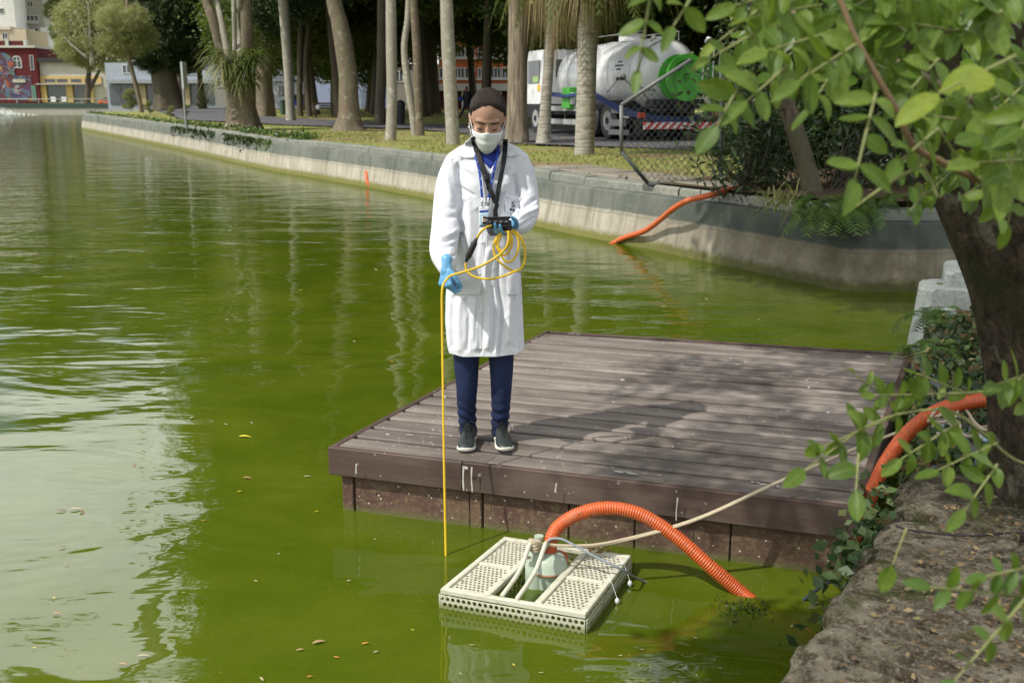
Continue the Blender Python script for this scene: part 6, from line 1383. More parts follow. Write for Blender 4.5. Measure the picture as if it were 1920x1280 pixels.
# green hose reel on the dome: two flanges, a drum and a crank box
def disc(l0, l1, w, h, r0, r1, nm, mt_):
    n_ = 30; b = MB(); q = lambda l, r: [T(l, w + r * math.cos(2 * math.pi * k / n_), h + r * math.sin(2 * math.pi * k / n_)) for k in range(n_)]
    b.rings([q(l0, r0), q(l0, r1), q(l1, r1), q(l1, r0), q(l0, r0)], False); return b.build(nm, mt_, truck, True, sharp=.5)
disc(-.56, -.60, 1.25, 1.62, .12, .60, 'reel_flange', tgrn); disc(-.98, -1.02, 1.25, 1.62, .12, .60, 'reel_flange', tgrn); disc(-.60, -.98, 1.25, 1.62, .02, .33, 'reel_drum', tgrn); disc(-1.03, -1.05, 1.25, 1.62, .46, .60, 'reel_rim', tgrn); disc(-.64, -.94, 1.25, 1.62, .33, .42, 'wound_hose', plain('hose_pale_green', (.18, .45, .16), .6, .3, 60))
tbox('crank_box', -.85, 1.98, 1.62, .4, .42, .62, tgrn, .02); tbox('reel_stand', -.8, 1.25, 1.0, .3, .3, .55, dk, .02)
for w in (1.7, 1.85, 2.0, 2.2): b = MB(); b.tube([T(-1.06, w, 1.3), T(-1.06, w, 2.3), T(-.9, w, 2.36)], .018, 6); b.build('grab_bar', mg, truck)
tbox('rear_valve_box', -.45, 1.25, .95, .4, 1.6, .25, dk, .04)
# striped bumper, lamps and plate
m = Mat('hazard_stripes'); p = m.pos(); x = m.xyz(p); s_ = m.math('FRACT', m.math('MULTIPLY', m.math('ADD', m.math('ADD', m.math('MULTIPLY', x[0], Rt.x), m.math('MULTIPLY', x[1], Rt.y)), m.math('MULTIPLY', x[2], -1.0)), 4.6)); MT['haz'] = m.done(m.pbr(m.mix(m.math('GREATER_THAN', s_, .5), (.70, .68, .66), (.50, .03, .03)), .5))
tbox('striped_bumper', -1.05, 1.25, .40, .06, 2.45, .17, MT['haz']); tbox('bumper_beam', -.9, 1.25, .38, .2, 2.2, .12, dk)
for w in (.25, 2.25): tbox('bumper_arm', -.5, w, .5, .9, .1, .14, dk)
for w in (.12, 2.3): tbox('tail_lamp', -.72, w, .66, .06, .2, .14, plain('lamp_red_%d' % int(w), (.55, .07, .02), .3), .01)
pl = tbox('licence_plate', -.10, -.02, .66, .34, .02, .15, MT['white']); 
for k, dl in enumerate((-.10, -.05, .0, .06, .11)): tbox('plate_mark', -.10 + dl, -.033, .66, .022, .004, .08 if k != 2 else .03, dk, 0, pl)
for l, w_, mt_ in ((1.02, .12, dk), (.72, .26, dk), (3.25, .11, MT['blackp']), (2.7, .18, mg)):
    a = 180 + 8; q = T(l, 1.2 + (TR + .004) * math.cos(math.radians(187)), TH + (TR + .004) * math.sin(math.radians(187))); b = MB(); b.box(q, (.03, w_, .09), m=Matrix([(Rt.x, F.x, 0), (Rt.y, F.y, 0), (0, 0, 1)]).to_4x4()); b.v = b.v; b.build('side_fitting', mt_, truck)
for k, (h0, ws) in enumerate(((14, (.10, .14)), (8, (.16, .14, .12)), (2, (.10, .12)))):
    l = .95 + sum(ws) / 2 + .02 * len(ws)
    for w_ in ws:
        aa = math.radians(180 - h0 - 6); q = T(l - w_ / 2, 1.2 + (TR + .003) * math.cos(aa), TH + (TR + .003) * math.sin(aa)); b = MB(); b.box(q, (.01, w_, .045), m=Matrix([(Rt.x, F.x, 0), (Rt.y, F.y, 0), (0, 0, 1)]).to_4x4()); b.build('tank_lettering', dk, truck); l -= w_ + .035

# ------------------------------------------------------------------ chain-link fence wing at the corner
FY = gat(1216, 346).y
fence = empty('chain_link_fence', tuple(atY(1216, 346, FY)), 0, 'chain-link fence wing with a slanted corner and a rising top pipe beside the shrub', 'fence')
gm = plain('fence_grey', (.16, .17, .16), .5, .2, 20, .5); gd = plain('fence_dark', (.05, .06, .055), .6, .2, 20, .4)
for nm, pa, pb, r_, mt_ in (('post', (1165, 197), (1165, 285), .026, gm), ('top_pipe', (1165, 197), (1296, 112), .026, gm), ('slanted_bar', (1165, 285), (1216, 345), .026, gd), ('bottom_rail', (1214, 345.5), (1352, 344.5), .028, gd), ('end_post', (1352, 110), (1352, 352), .03, gd)):
    b = MB(); b.cyl(atY(*pa, FY), atY(*pb, FY), r_, 10); b.build(nm, mt_, fence, True)
pg = [(1166, 199), (1294, 116), (1350, 116), (1350, 344), (1216, 344), (1166, 284)]; b = MB()
def clip(a, c):
    t0, t1 = 0.0, 1.0; d_ = (c[0] - a[0], c[1] - a[1])
    for i in range(len(pg)):
        p, q = pg[i], pg[(i + 1) % len(pg)]; n_ = (-(q[1] - p[1]), q[0] - p[0]); den = n_[0] * d_[0] + n_[1] * d_[1]; num = n_[0] * (p[0] - a[0]) + n_[1] * (p[1] - a[1])
        if abs(den) < 1e-9:
            if num > 0: return None
        elif den > 0: t0 = max(t0, num / den)
        else: t1 = min(t1, num / den)
    return None if t0 >= t1 else ((a[0] + d_[0] * t0, a[1] + d_[1] * t0), (a[0] + d_[0] * t1, a[1] + d_[1] * t1))
for k in range(-40, 60):
    for sg in (1, -1):
        x = 1165 + k * 12.6; r_ = clip((x, 80), (x + sg * 300 * .84, 380))
        if r_: b.tube([atY(*r_[0], FY + sg * .003), atY(*r_[1], FY + sg * .003)], .0040, 4, False)
b.build('chain_link_mesh', gd, fence)
# broken concrete slabs of the path along the kerb, right of the person
path_ = empty('concrete_path', tuple(gat(1080, 338)), 0, 'broken pale concrete slabs along the kerb behind the person', 'path')
tag(path_, kind='structure'); del path_['category']
kb = offsets(wl, .62); kb2 = offsets(wl, 1.55); s0 = next(acc[i] for i in range(len(wl)) if 1 < i and wl[i].y < 18.2)
for k in range(5):
    p0, p1, p2, p3 = on(kb, s0 + k * 1.05), on(kb, s0 + k * 1.05 + 1.0), on(kb2, s0 + k * 1.05 + .95 + R.uniform(-.25, .2)), on(kb2, s0 + k * 1.05 + .05 + R.uniform(-.1, .3)); b = MB(); zz = lambda p, h: p + Vector((0, 0, gz(p.x, p.y) + h + R.uniform(-.012, .012)))
    pm = p2.lerp(p3, .5) + Vector((R.uniform(-.1, .1), R.uniform(-.15, .1), 0)); ringp = [p0, p1, p2, pm, p3]; b.prism([zz(p, -.05) for p in ringp][::-1], [zz(p, .035) for p in ringp][::-1]); b.build('paving_slab', MT['slab'], path_, bevel=.012)

# fountain splash far out on the water at the left edge
q0 = at(12, 216, 0); rs = np.random.RandomState(12); fsp = empty('fountain', tuple(q0), 0, 'low white fountain splash far out at the left edge of the pond', 'fountain')
C_ = np.stack([rs.normal(size=1500) * 2.0 - 1.2, rs.normal(size=1500) * .8, np.abs(rs.normal(size=1500)) * .42], 1); C_[:, 2] *= np.exp(-((C_[:, 0] + 1.2) / 2.6) ** 2) + .15; C_ += np.array(q0)
link('spray', quads_mesh('spray', leaf_quads(C_, .22, rs, .8, 0)), plain('water_foam', (.80, .83, .80), .6, .03), fsp)
b = MB(); b.cyl(q0 + Vector((-1.2, 0, -.2)), q0 + Vector((-1.2, 0, .25)), .12, 10); b.build('nozzle', MT['iron'], fsp)
# ------------------------------------------------------------------ hoses, pump float, ropes
m = Mat('hose_orange'); p = m.pos(); g = m.noise(p, 14, 4, .6); d_ = m.noise(p, 70, 3, .6); c = m.mix(g, (.52, .085, .018), (.70, .145, .035)); c = m.mix(m.ramp(d_, [(.52, 0), (.68, .7)]), c, (.24, .085, .045)); c = m.mix(m.ramp(m.noise(p, 9, 5, .7), [(.55, 0), (.7, .55)]), c, (.42, .22, .13))
MT['orange'] = m.done(m.pbr(c, .36, None, .5))
MT['rope'] = plain('rope', (.48, .41, .29), .9, .16, 160, .15, bump=.5); m = Mat('cream_plastic'); p = m.pos(); g = m.noise(p, 22, 5, .7); g2 = m.noise(p, 7, 4, .6); zc_ = m.xyz(p)[2]; c = m.mix(g2, (.50, .49, .38), (.66, .65, .54)); c = m.mix(m.ramp(g, [(.52, 0), (.68, .7)]), c, (.30, .29, .16)); c = m.mix(m.ramp(m.math('ADD', zc_, m.math('MULTIPLY', g, .05)), [(.035, .85), (.062, 0)]), c, (.17, .19, .05)); MT['cream'] = m.done(m.pbr(c, .6, m.bump(g, .2, .004), .3)); MT['mint'] = plain('mint_paint', (.42, .50, .40), .45, .13, 22, .4, bump=.2)
def dense(pts, step):
    q = catmull(pts, 24); out = [q[0]]; need = step
    for a, c in zip(q[:-1], q[1:]):
        l = (c - a).length; t = need
        while t <= l: out.append(a.lerp(c, t / l)); t += step
        need = t - l
    return out
def hose(name, label, pts, r, pitch=.0105, depth=.10, seg=14):
    q = dense(pts, pitch / 4); b = MB(); b.tube(q, [r * (1 + depth * 1.6 * (.5 if k % 4 == 0 else (-.5 if k % 4 == 2 else 0))) for k in range(len(q))], seg)
    o = b.build(name, MT['orange'], None, True); return tag(o, label, 'hose')
hose('orange_hose', 'ribbed orange hose arching from the floating pump into the green water', [atY(1034, 1066, 3.90), atY(1032, 1040, 3.91), atY(1033, 1012, 3.92), atY(1049, 985, 3.94), atY(1088, 962, 3.95), atY(1142, 952, 3.95), atY(1203, 965, 3.93), atY(1268, 1006, 3.89), atY(1330, 1060, 3.84), at(1392, 1112, 0), at(1432, 1142, -.036), at(1480, 1172, -.029), at(1540, 1206, -.031), at(1600, 1236, -.06)], .0275)
hose('orange_hose', 'ribbed orange hose climbing between dock and ledge and over the slab behind the tree', [at(1590, 1030, .10), at(1618, 965, .22), at(1645, 898, .36), at(1672, 850, .47), at(1706, 808, .55), at(1748, 776, .615), at(1800, 757, .645), at(1868, 748, .642), at(1950, 752, .64), at(2050, 770, .64)], .031)
fh = at(1163, 454, 0); WN = Vector((-.83, -.55, 0)); hose('orange_hose', 'long orange hose sliding down the far pond wall from the shrub bed', [fh + Vector((-.35, -.25, -.10)), fh + WN * .10, fh.lerp(at(1190, 447, .08), .5) + WN * .13 + Vector((0, 0, .02)), at(1190, 447, .08) + WN * .14 + Vector((0, 0, .03)), atY(1216, 432, 13.9) + WN * .06, atY(1238, 412, 13.55), atY(1262, 392, 13.2), atY(1290, 376, 12.95), atY(1330, 366.5, 12.9), atY(1385, 352, 13.3), atY(1440, 348, 13.5)], .036, .03, .06)
g_ = atY(1630, 362, 12.6); hose('orange_hose', 'reddish orange hose length lying in the shade behind the ferns', [atY(1560, 374, 13.6), atY(1630, 365, 13.5), atY(1680, 358, 13.4), atY(1730, 355, 13.5)], .026, .03, .06)
w0 = min(wl, key=lambda p: abs(proj((p.x, p.y, .3))[0] - 690)); hose('orange_hose', 'short orange hose bent over the wall behind the person on the left', [atY(687, 322, w0.y + .10), atY(687, 330, w0.y + .0), atY(689, 342, w0.y - .10), atY(697, 353, w0.y - .16), atY(708, 362, w0.y - .2)], .042, .04, .06)
tp_ = empty('pipe_fitting', tuple(atY(690, 322, w0.y + .3)), 0, 'small dark pipe fitting above the short orange hose', 'fitting'); b = MB(); b.cyl(atY(687, 322, w0.y + .3), atY(687, 313, w0.y + .3), .04, 8); b.build('body', MT['iron'], tp_, True); b = MB(); b.cyl(atY(684, 315, w0.y + .3), atY(698, 317, w0.y + .3), .022, 8); b.build('handle', MT['iron'], tp_, True)
# the float: a perforated cream crate, its frame, panels and sides
FT = .078
fc = [at(825, 1103, FT), at(1098, 1150, FT + .002), at(1183, 1040, FT), at(945, 1005, FT)]
fl_ = empty('pump_float', tuple(sum(fc, Vector()) / 4), 0, 'cream perforated crate float carrying the mint green pump', 'float')
def fq(u, v, z=0): q = fc[0].lerp(fc[1], u).lerp(fc[3].lerp(fc[2], u), v); q.z += z; return q
def bar(u0, v0, u1, v1, w, h, nm='frame_bar', z=0.0):
    a, c = fq(u0, v0), fq(u1, v1); t = (c - a); t.z = 0; t.normalize(); s_ = Vector((-t.y, t.x, 0)) * w / 2; b = MB(); up = Vector((0, 0, 1))
    b.prism([a - s_ + up * (z - h), c - s_ + up * (z - h), c + s_ + up * (z - h), a + s_ + up * (z - h)], [a - s_ + up * z, c - s_ + up * z, c + s_ + up * z, a + s_ + up * z]); return b.build(nm, MT['cream'], fl_, bevel=.003)
W2 = .024
bar(.0, .02, 1, .02, W2, .022); bar(0, .98, 1, .98, W2, .022); bar(.02, .045, .02, .955, W2, .022); bar(.98, .045, .98, .955, W2, .022)
bar(.315, .045, .315, .955, W2 * 1.15, .022); bar(.665, .045, .665, .955, W2 * 1.15, .022)
for a, c in ((.045, .285), (.695, .955)): bar(a, .50, c, .50, W2 * .8, .020)
def perf(nm, P4, nx, ny, th, par, rr=.36, hoff=.5):
    """sheet with staggered round holes; P4(u,v) gives the point, th pushes it inward"""
    b = MB(); n8 = 10
    for j in range(ny):
        for i in range(-1, nx + 1):
            off = hoff * (j % 2); u0, u1 = (i + off) / nx, (i + 1 + off) / nx; v0, v1 = j / ny, (j + 1) / ny
            if u1 <= .0001 or u0 >= .9999: continue
            cu, cv = (u0 + u1) / 2, (v0 + v1) / 2; cl = lambda q: min(1, max(0, q))
            if u0 < -.001 or u1 > 1.001:
                b.add([P4(cl(u0), v0), P4(cl(u1), v0), P4(cl(u1), v1), P4(cl(u0), v1)], [(0, 1, 2, 3)]); continue
            out, inn = [], []
            for k in range(n8):
                a = 2 * math.pi * (k + .5) / n8; x, y = math.cos(a), math.sin(a); mx_ = max(abs(x), abs(y)); out.append(P4(cu + x / mx_ * .5 / nx, cv + y / mx_ * .5 / ny)); inn.append(P4(cu + x * rr * 1.05 / nx, cv + y * rr * 1.05 / ny))
            cor = [P4(u1, v1), P4(u0, v1), P4(u0, v0), P4(u1, v0)]
            base = len(b.v); b.v += [tuple(v) for v in out + inn + cor]
            for k in range(n8):
                k2 = (k + 1) % n8; b.f.append((base + k, base + k2, base + n8 + k2, base + n8 + k))
            # corners
            for ci, (sx, sy) in enumerate(((1, 1), (-1, 1), (-1, -1), (1, -1))):
                ks = [k for k in range(n8) if math.cos(2 * math.pi * (k + .5) / n8) * sx > 0 and math.sin(2 * math.pi * (k + .5) / n8) * sy > 0]
                ks.sort(key=lambda k: (2 * math.pi * (k + .5) / n8 - ci * math.pi / 2) % (2 * math.pi))
                for k, k2 in zip(ks[:-1], ks[1:]): b.f.append((base + k, base + 2 * n8 + ci, base + k2))
    o = b.build(nm, MT['cream'], par); md = o.modifiers.new('t', 'SOLIDIFY'); md.thickness = th; md.offset = 0; return o
for (u0, u1) in ((.045, .287), (.693, .955)):
    for (v0, v1) in ((.045, .485), (.515, .955)):
        perf('perforated_panel', lambda u, v, u0=u0, u1=u1, v0=v0, v1=v1: fq(u0 + (u1 - u0) * u, v0 + (v1 - v0) * v, -.012), 8, 12, .004, fl_)
for (a, c, nx) in (((0, 0), (1, 0), 26), ((1, 0), (1, 1), 26), ((1, 1), (0, 1), 22), ((0, 1), (0, 0), 22)):
    o_ = ((fq(a[0], a[1]) + fq(c[0], c[1])) / 2 - fq(.5, .5)); o_.z = 0; o_.normalize(); o_ *= .004
    perf('perforated_side', lambda u, v, a=a, c=c, o_=o_: fq(a[0] + (c[0] - a[0]) * u, a[1] + (c[1] - a[1]) * u, -.024 - .072 * (1 - v)) + o_, nx, 3, .004, fl_, .35)
# pump: round body, domed top, motor block, outlet and two stay bars
pc = fq(.46, .60); pump = empty('pump', tuple(pc), 0, 'mint green pump with domed body and stay bars inside the cream float', 'pump'); C = lambda x, y, z: Vector((pc.x + x, pc.y + y, z))
b = MB(); cr = lambda r, z, ox=.035: [C(ox + r * math.cos(2 * math.pi * k / 28), r * math.sin(2 * math.pi * k / 28), z) for k in range(28)]
b.rings([cr(.070, -.18), cr(.070, .058), cr(.078, .060), cr(.079, .072), cr(.076, .076), cr(.073, .100), cr(.062, .122), cr(.040, .136), cr(.012, .140)]); b.build('pump_body', MT['mint'], pump, True, sharp=.6)
b = MB(); b.rings([[C(-.02 + x * s_, -.015 + y * s_, z) for x, y in [(.042 * math.cos(a) , .046 * math.sin(a)) for a in [2 * math.pi * k / 20 for k in range(20)]]] for s_, z in ((1, -.12), (1.0, .130), (.9, .146), (.5, .152))]); b.build('motor_block', MT['mint'], pump, True, sharp=.6)
b = MB(); b.cyl(C(-.012, .008, .15), C(-.006, .008, .198), .0145, 12); b.cyl(C(-.006, .008, .190), C(-.006, .008, .203), .019, 12); b.build('eye_post', MT['mint'], pump, True, sharp=.6)
b = MB(); b.tube(catmull([C(.07, .03, .06), C(.085, .035, .09), atY(1032, 1046, 3.905)], 4), .034, 12); b.build('outlet', MT['orange'], pump, True)
for u in (.425, .53): b = MB(); b.tube(catmull([fq(u, .03, .004), fq(u + .01, .30, .045), fq(u + .015, .48, .125), C(-.01 + (u - .42) * .3, -.01, .162)], 4), .0095, 8); b.build('stay_bar', MT['cream'], pump, True)
b = MB(); b.tube(cr(.0795, .066) + cr(.0795, .066)[:1], .004, 6, False); b.build('rust_band', plain('rust_band', (.40, .19, .10), .8, .3, 60), pump, True)
# the rope: two strands from the pump to a knot on the slab
rope = empty('rope', tuple(atY(1005, 1018, 3.86)), 0, 'cream doubled rope tied to the pump and knotted on the slab by the tree', 'rope')
def rp(name, pts, r=.0062, sub=10):
    q = catmull(pts, sub); b = MB(); b.tube(q, r, 8); return b.build(name, MT['rope'], rope, True)
for dy_, dx in ((0, 0), (-.012, 4)):
    rp('strand', [atY(1008, 1019, 3.865), atY(1075, 1022.5 + dx * .3, 3.86), atY(1150, 1015 + dx * .6, 3.87), atY(1300, 974 + dx * .6, 3.92 + dy_), atY(1450, 907 + dx * .5, 4.0 + dy_), atY(1600, 842 + dx * .3, 4.2 + dy_), atY(1700, 803 + dx * .4, 4.38 + dy_), at(1762, 778, .655 + dy_ * .3)])
tc_ = atY(1003, 1021, 3.862)
for k in range(5):
    b = MB(); b.tube([tc_ + Vector((.021 * math.cos(a), .021 * math.sin(a), -.012 + k * .007 + .008 * math.sin(a + k))) for a in [2 * math.pi * j / 14 for j in range(15)]], .0062, 7, False); b.build('wrap', MT['rope'], rope, True)
rp('wrap', [tc_ + Vector((-.02, -.02, .0)), tc_ + Vector((-.04, -.035, -.02)), tc_ + Vector((-.045, -.02, -.045)), tc_ + Vector((-.02, -.03, -.04))], .006)
for k, pts in enumerate([[(1740, 790), (1755, 768), (1775, 760), (1795, 768), (1785, 786), (1760, 792)], [(1762, 778), (1800, 782), (1835, 800), (1870, 796), (1885, 804)], [(1766, 772), (1750, 800), (1765, 815), (1790, 812), (1800, 796), (1780, 780)], [(1770, 780), (1788, 800), (1815, 818), (1832, 812), (1842, 822)], [(1764, 765), (1790, 758), (1812, 770), (1828, 792), (1850, 806), (1880, 800), (1890, 792)]]):
    rp('knot_loop', [at(x, y, .632 + .012 * math.sin(k * 2 + i * 1.7)) for i, (x, y) in enumerate(pts)], .0062, 6)
b = MB(); b.tube(catmull([at(1838, 818, .632), at(1850, 826, .63), at(1858, 822, .628)], 4), .0075, 7); b.build('frayed_end', plain('frayed_blue', (.35, .52, .62), .9), rope, True)
o = MB(); o.tube(catmull([atY(1022, 1030, 3.88), atY(1030, 1012, 3.89), atY(1052, 1010, 3.88), atY(1085, 1026, 3.85), atY(1120, 1045, 3.82), atY(1165, 1067, 3.80), at(1208, 1090, .004), at(1240, 1102, -.03)], 8), .0055, 8); tag(o.build('grey_cable', plain('grey_cable', (.24, .27, .29), .5), None, True), 'grey power cable from the pump dipping into the water', 'cable')
o = MB(); o.tube(catmull([at(1500, 1130, -.03), at(1507, 1124, .0), at(1530, 1106, .06), at(1556, 1090, .12), at(1585, 1072, .20), at(1640, 1050, .3)], 8), .0075, 8); tag(o.build('dark_cable', plain('dark_cable', (.05, .06, .08), .5), None, True), 'dark blue cable end hanging out of the ivy by the dock corner', 'cable')
o = MB(); o.tube(catmull([at(1680, 985, .612), at(1700, 992, .615), at(1760, 1000, .612), at(1830, 1004, .616), at(1900, 998, .612), at(1960, 1004, .61)], 6), .0035, 6); tag(o.build('thin_wire', MT['black'], None, True), 'thin black wire lying across the stone ledge', 'wire')
for k, (x, y) in enumerate(((1157, 1130), (1181, 1097))):
    q = at(x, y, .004); t_ = empty('float_tie', tuple(q), 0, ['white cotton tag hanging from the front part of the float side', 'white cotton tag hanging from the rear part of the float side'][k], 'tag'); b = MB(); b.ellipsoid(q + Vector((0, 0, .008)), (.010, .009, .014), 10, 8); b.build('tuft', MT['white'], t_, True); b = MB(); b.tube([q + Vector((0, 0, .02)), q + Vector((-.02, .03, .07)), q + Vector((-.03, .05, .085))], .0012, 4); b.build('thread', MT['mask'], t_)
# weed clump by the hose, and things afloat
rs = np.random.RandomState(9); q = at(1395, 1142, .0); Cw = np.array(q) + rs.normal(size=(260, 3)) * np.array([.055, .045, .006]); tag(link('floating_weed', quads_mesh('floating_weed', leaf_quads(Cw, .022, rs, .3, 0)), MT['leaf_dark']), 'dark clump of weed floating beside the sunken hose', 'weed', kind='stuff')
q = at(1118, 1028, .08); Cw = np.array(q) + rs.normal(size=(60, 3)) * np.array([.03, .02, .008]); tag(link('leaf_litter', quads_mesh('leaf_litter', leaf_quads(Cw, .03, rs, .4, 0)), MT['leaf_dry']), 'little heap of dead leaves caught on the rear of the float', 'leaves', kind='stuff')
def leaf_piece(n_=5, bend=.12, w=.42, pw=.8, rd_=.62):
    """one leaf of unit length along +x, seen face-on from +z"""
    b = MB(); rows = []
    for i in range(n_ + 1):
        t = i / n_; ww = w / 2 * max(.03, math.sin(math.pi * t ** pw) ** rd_) if 0 < t < 1 else .012; z = bend * math.sin(math.pi * t) * .5 - bend * t * t * .8
        rows.append([Vector((t, -ww, z + ww * .28)), Vector((t, -ww * .5, z + ww * .1)), Vector((t, 0, z)), Vector((t, ww * .5, z + ww * .1)), Vector((t, ww, z + ww * .28))])
    b.grid(rows); return b
LFm = leaf_piece(6, .10, .30, .9).mesh('floating_leaf', True)
lm = []
for nm, c in (('yellow', (.62, .52, .05)), ('tan', (.38, .26, .14)), ('orange', (.55, .22, .05)), ('pale', (.44, .38, .26)), ('brown', (.22, .12, .06))):
    x = LFm.copy(); x.materials.append(plain('leaf_' + nm, c, .6, .15, 60)); lm.append(x)
spots = [(447, 819, 24, 0), (730, 678, 11, 2), (222, 1245, 20, 1), (258, 1230, 22, 3), (585, 1207, 26, 1), (555, 1220, 15, 1), (98, 1150, 20, 1), (625, 1232, 13, 2), (678, 1208, 14, 2), (130, 955, 26, 3), (105, 957, 20, 4), (150, 957, 18, 4), (110, 1027, 14, 4), (455, 896, 18, 1), (445, 923, 10, 0), (419, 795, 10, 3), (468, 792, 10, 3), (569, 894, 14, 3), (379, 977, 8, 2), (310, 1021, 10, 3), (476, 1089, 9, 3), (340, 1112, 8, 1), (700, 1224, 12, 3), (575, 1270, 12, 2), (487, 1270, 14, 3), (120, 1057, 10, 1), (250, 870, 12, 4), (355, 785, 14, 3), (1160, 1230, 9, 3), (1200, 1218, 8, 3), (1300, 1196, 8, 3), (1345, 1253, 10, 1), (1482, 1176, 12, 3), (960, 1245, 9, 0), (1010, 1262, 10, 3), (880, 1210, 10, 1), (60, 1215, 9, 0), (98, 1120, 9, 0), (520, 1040, 8, 3), (590, 960, 8, 0), (650, 1090, 9, 3), (700, 1010, 8, 1), (300, 700, 12, 3), (420, 600, 10, 3), (560, 545, 10, 0), (700, 505, 10, 3), (660, 640, 9, 3), (560, 640, 8, 1), (1320, 560, 10, 3), (1420, 600, 9, 3), (1240, 575, 9, 1), (860, 1262, 8, 3), (770, 1180, 8, 0), (990, 1157, 34, 3), (1262, 980, 14, 3), (1348, 1093, 18, 3)]
for k, (x, y, l, ci) in enumerate(spots):
    q = at(x, y, .004); dep = q.y * CP + CAMH * SP; o = bpy.data.objects.new('floating_leaf', lm[ci]); COL.objects.link(o); o.location = q + Vector((0, 0, .003)); o.rotation_euler = (R.uniform(-.08, .08), R.uniform(-.08, .08), R.uniform(-.9, .9) if k else .1); s_ = l * dep / FPX; o.scale = (s_,) * 3
    big = {0: 'bright yellow leaf floating alone left of the dock corner', 1: 'orange leaf floating on the water left of the coat hem', 53: 'long pale leaf floating against the front of the cream float'}
    tag(o, big.get(k, 'small %s leaf adrift on the green pond' % ('yellow', 'tan brown', 'orange', 'pale dried', 'dark brown')[ci]), 'leaf', 'dead leaves floating on the pond')

# ------------------------------------------------------------------ ivy and plants on the near wall
iv = []; rs = np.random.RandomState(21)
for k in range(4600):
    t = rs.uniform(.0, 1.0); w_ = rs.uniform(.02, .66); q = A0 + LWD * (A1 - A0).length * t * .98 + nr_ * w_
    h = .42 + .08 * math.sin(t * 17 + w_ * 9) + abs(rs.normal()) * .05 + (.10 if w_ > .3 else 0)
    if mnoise.noise(Vector((t * 9, w_ * 4, 3))) > -.62 and not (t > .72 and w_ < .34): iv.append((q.x, q.y, h))
for k in range(260):      # hanging down the water side of the low wall
    t = rs.uniform(.0, .55); q = A0 + LWD * (A1 - A0).length * t + nr_ * rs.uniform(-.05, .06); iv.append((q.x, q.y, .42 - abs(rs.normal()) * .13))
ivy_ = empty('ivy_bed', tuple(A0 + Vector((0, 0, .4))), 0, 'reddish green ivy filling the trench between low wall and inner coping', 'ivy'); link('foliage', quads_mesh('foliage', leaf_quads(np.array(iv), .052, rs, .8, .2)), MT['ivy'], ivy_); lit = np.array(iv)[rs.choice(len(iv), min(700, len(iv)), False)] + np.array([0, 0, .03]); tag(link('dry_litter', quads_mesh('dry_litter', leaf_quads(lit, .05, rs, .5, 0)), MT['leaf_dry'], ivy_), kind='stuff')
iv2 = []
for k in range(520):
    t = rs.uniform(.40, 1.0); i = int(t * (len(edge) - 2)); q = edge[i]; iv2.append((q.x + rs.normal() * .045 - .03, q.y + rs.normal() * .05 + .02, min(.64, .30 + .34 * rs.uniform(0, 1) ** .7 + .02 * rs.normal())) if t > .62 else (q.x - abs(rs.normal()) * .03, q.y + rs.normal() * .04, .50 - abs(rs.normal()) * .12))
iv2 = [p for p in iv2 if p[1] > 2.75]
ivy2 = empty('ivy_fringe', tuple(edge[-1]), 0, 'green ivy fringe hanging between the dock corner and the stone ledge', 'ivy'); link('foliage', quads_mesh('foliage', leaf_quads(np.array(iv2), .046, rs, .7, .4)), MT['ivy'], ivy2)
for k, (x, y, n_, l_, lab) in enumerate([(1752, 590, 14, .22, 'small fern on the low wall just below the stepped pier'), (1775, 545, 10, .20, 'sparse tuft growing at the foot of the upper pier block'), (1745, 660, 14, .20, 'feathery fern midway along the ivy bed'), (1790, 610, 12, .22, 'fern in the ivy bed beside the inner coping')]):
    c = at(x, y, .46); fern('fern', lab, c, n_, l_, 90 + k, group='ferns in the ivy bed')
# litter and twigs on the soil by the tree
Cl = []
for k in range(1500):
    x, y = rs.uniform(1.0, 3.4), rs.uniform(1.6, 5.5)
    if x > .62 + (y - 1.2) * .50 + .35: Cl.append((x, y, .615 + .03 * max(0, x - 2.2) + rs.uniform(0, .012)))
dl = rs.normal(size=(len(Cl), 3)); dl[:, 2] *= .15
tag(link('leaf_litter', quads_mesh('leaf_litter', leaf_quads(np.array(Cl), .042, rs, .45, 0, dl * 2)), MT['leaf_dry']), 'brown leaf litter strewn over the near bank', 'leaves', kind='stuff')
Cl = []
for k in range(900):
    t = rs.uniform(.12, 1); i = int(t * (len(edge) - 2)); dd = edge[i + 1] - edge[i]; dd.normalize(); q = edge[i] + Vector((dd.y, -dd.x, 0)) * (.06 + .54 * rs.uniform() ** .6); Cl.append((q.x, q.y, .612 + rs.uniform(0, .008)))
dl = rs.normal(size=(len(Cl), 3)); dl[:, 2] *= .12; lm_ = leafmat('ledge_litter', [(0, (.04, .028, .015)), (.45, (.13, .085, .045)), (.8, (.26, .19, .10)), (1, (.12, .15, .04))], .15, .7)
tag(link('ledge_litter', quads_mesh('ledge_litter', leaf_quads(np.array(Cl), .022, rs, .5, 0, dl * 2)), lm_), 'small dark leaf litter and crumbs over the stone ledge', 'litter', kind='stuff')
for k in range(16):
    y = rs.uniform(2.2, 3.5); x = .62 + (y - 1.2) * .5 + rs.uniform(.42, 1.0); a = rs.uniform(0, 6.28); l = rs.uniform(.08, .28); b = MB(); b.tube([(x, y, .622), (x + math.cos(a) * l * .5, y + math.sin(a) * l * .5, .632), (x + math.cos(a + .3) * l, y + math.sin(a + .3) * l, .622)], .0035, 5); tag(b.build('twig', MT['bark_near'], None), 'thin dry twig lying on the near bank soil', 'twig', 'twigs on the near bank')
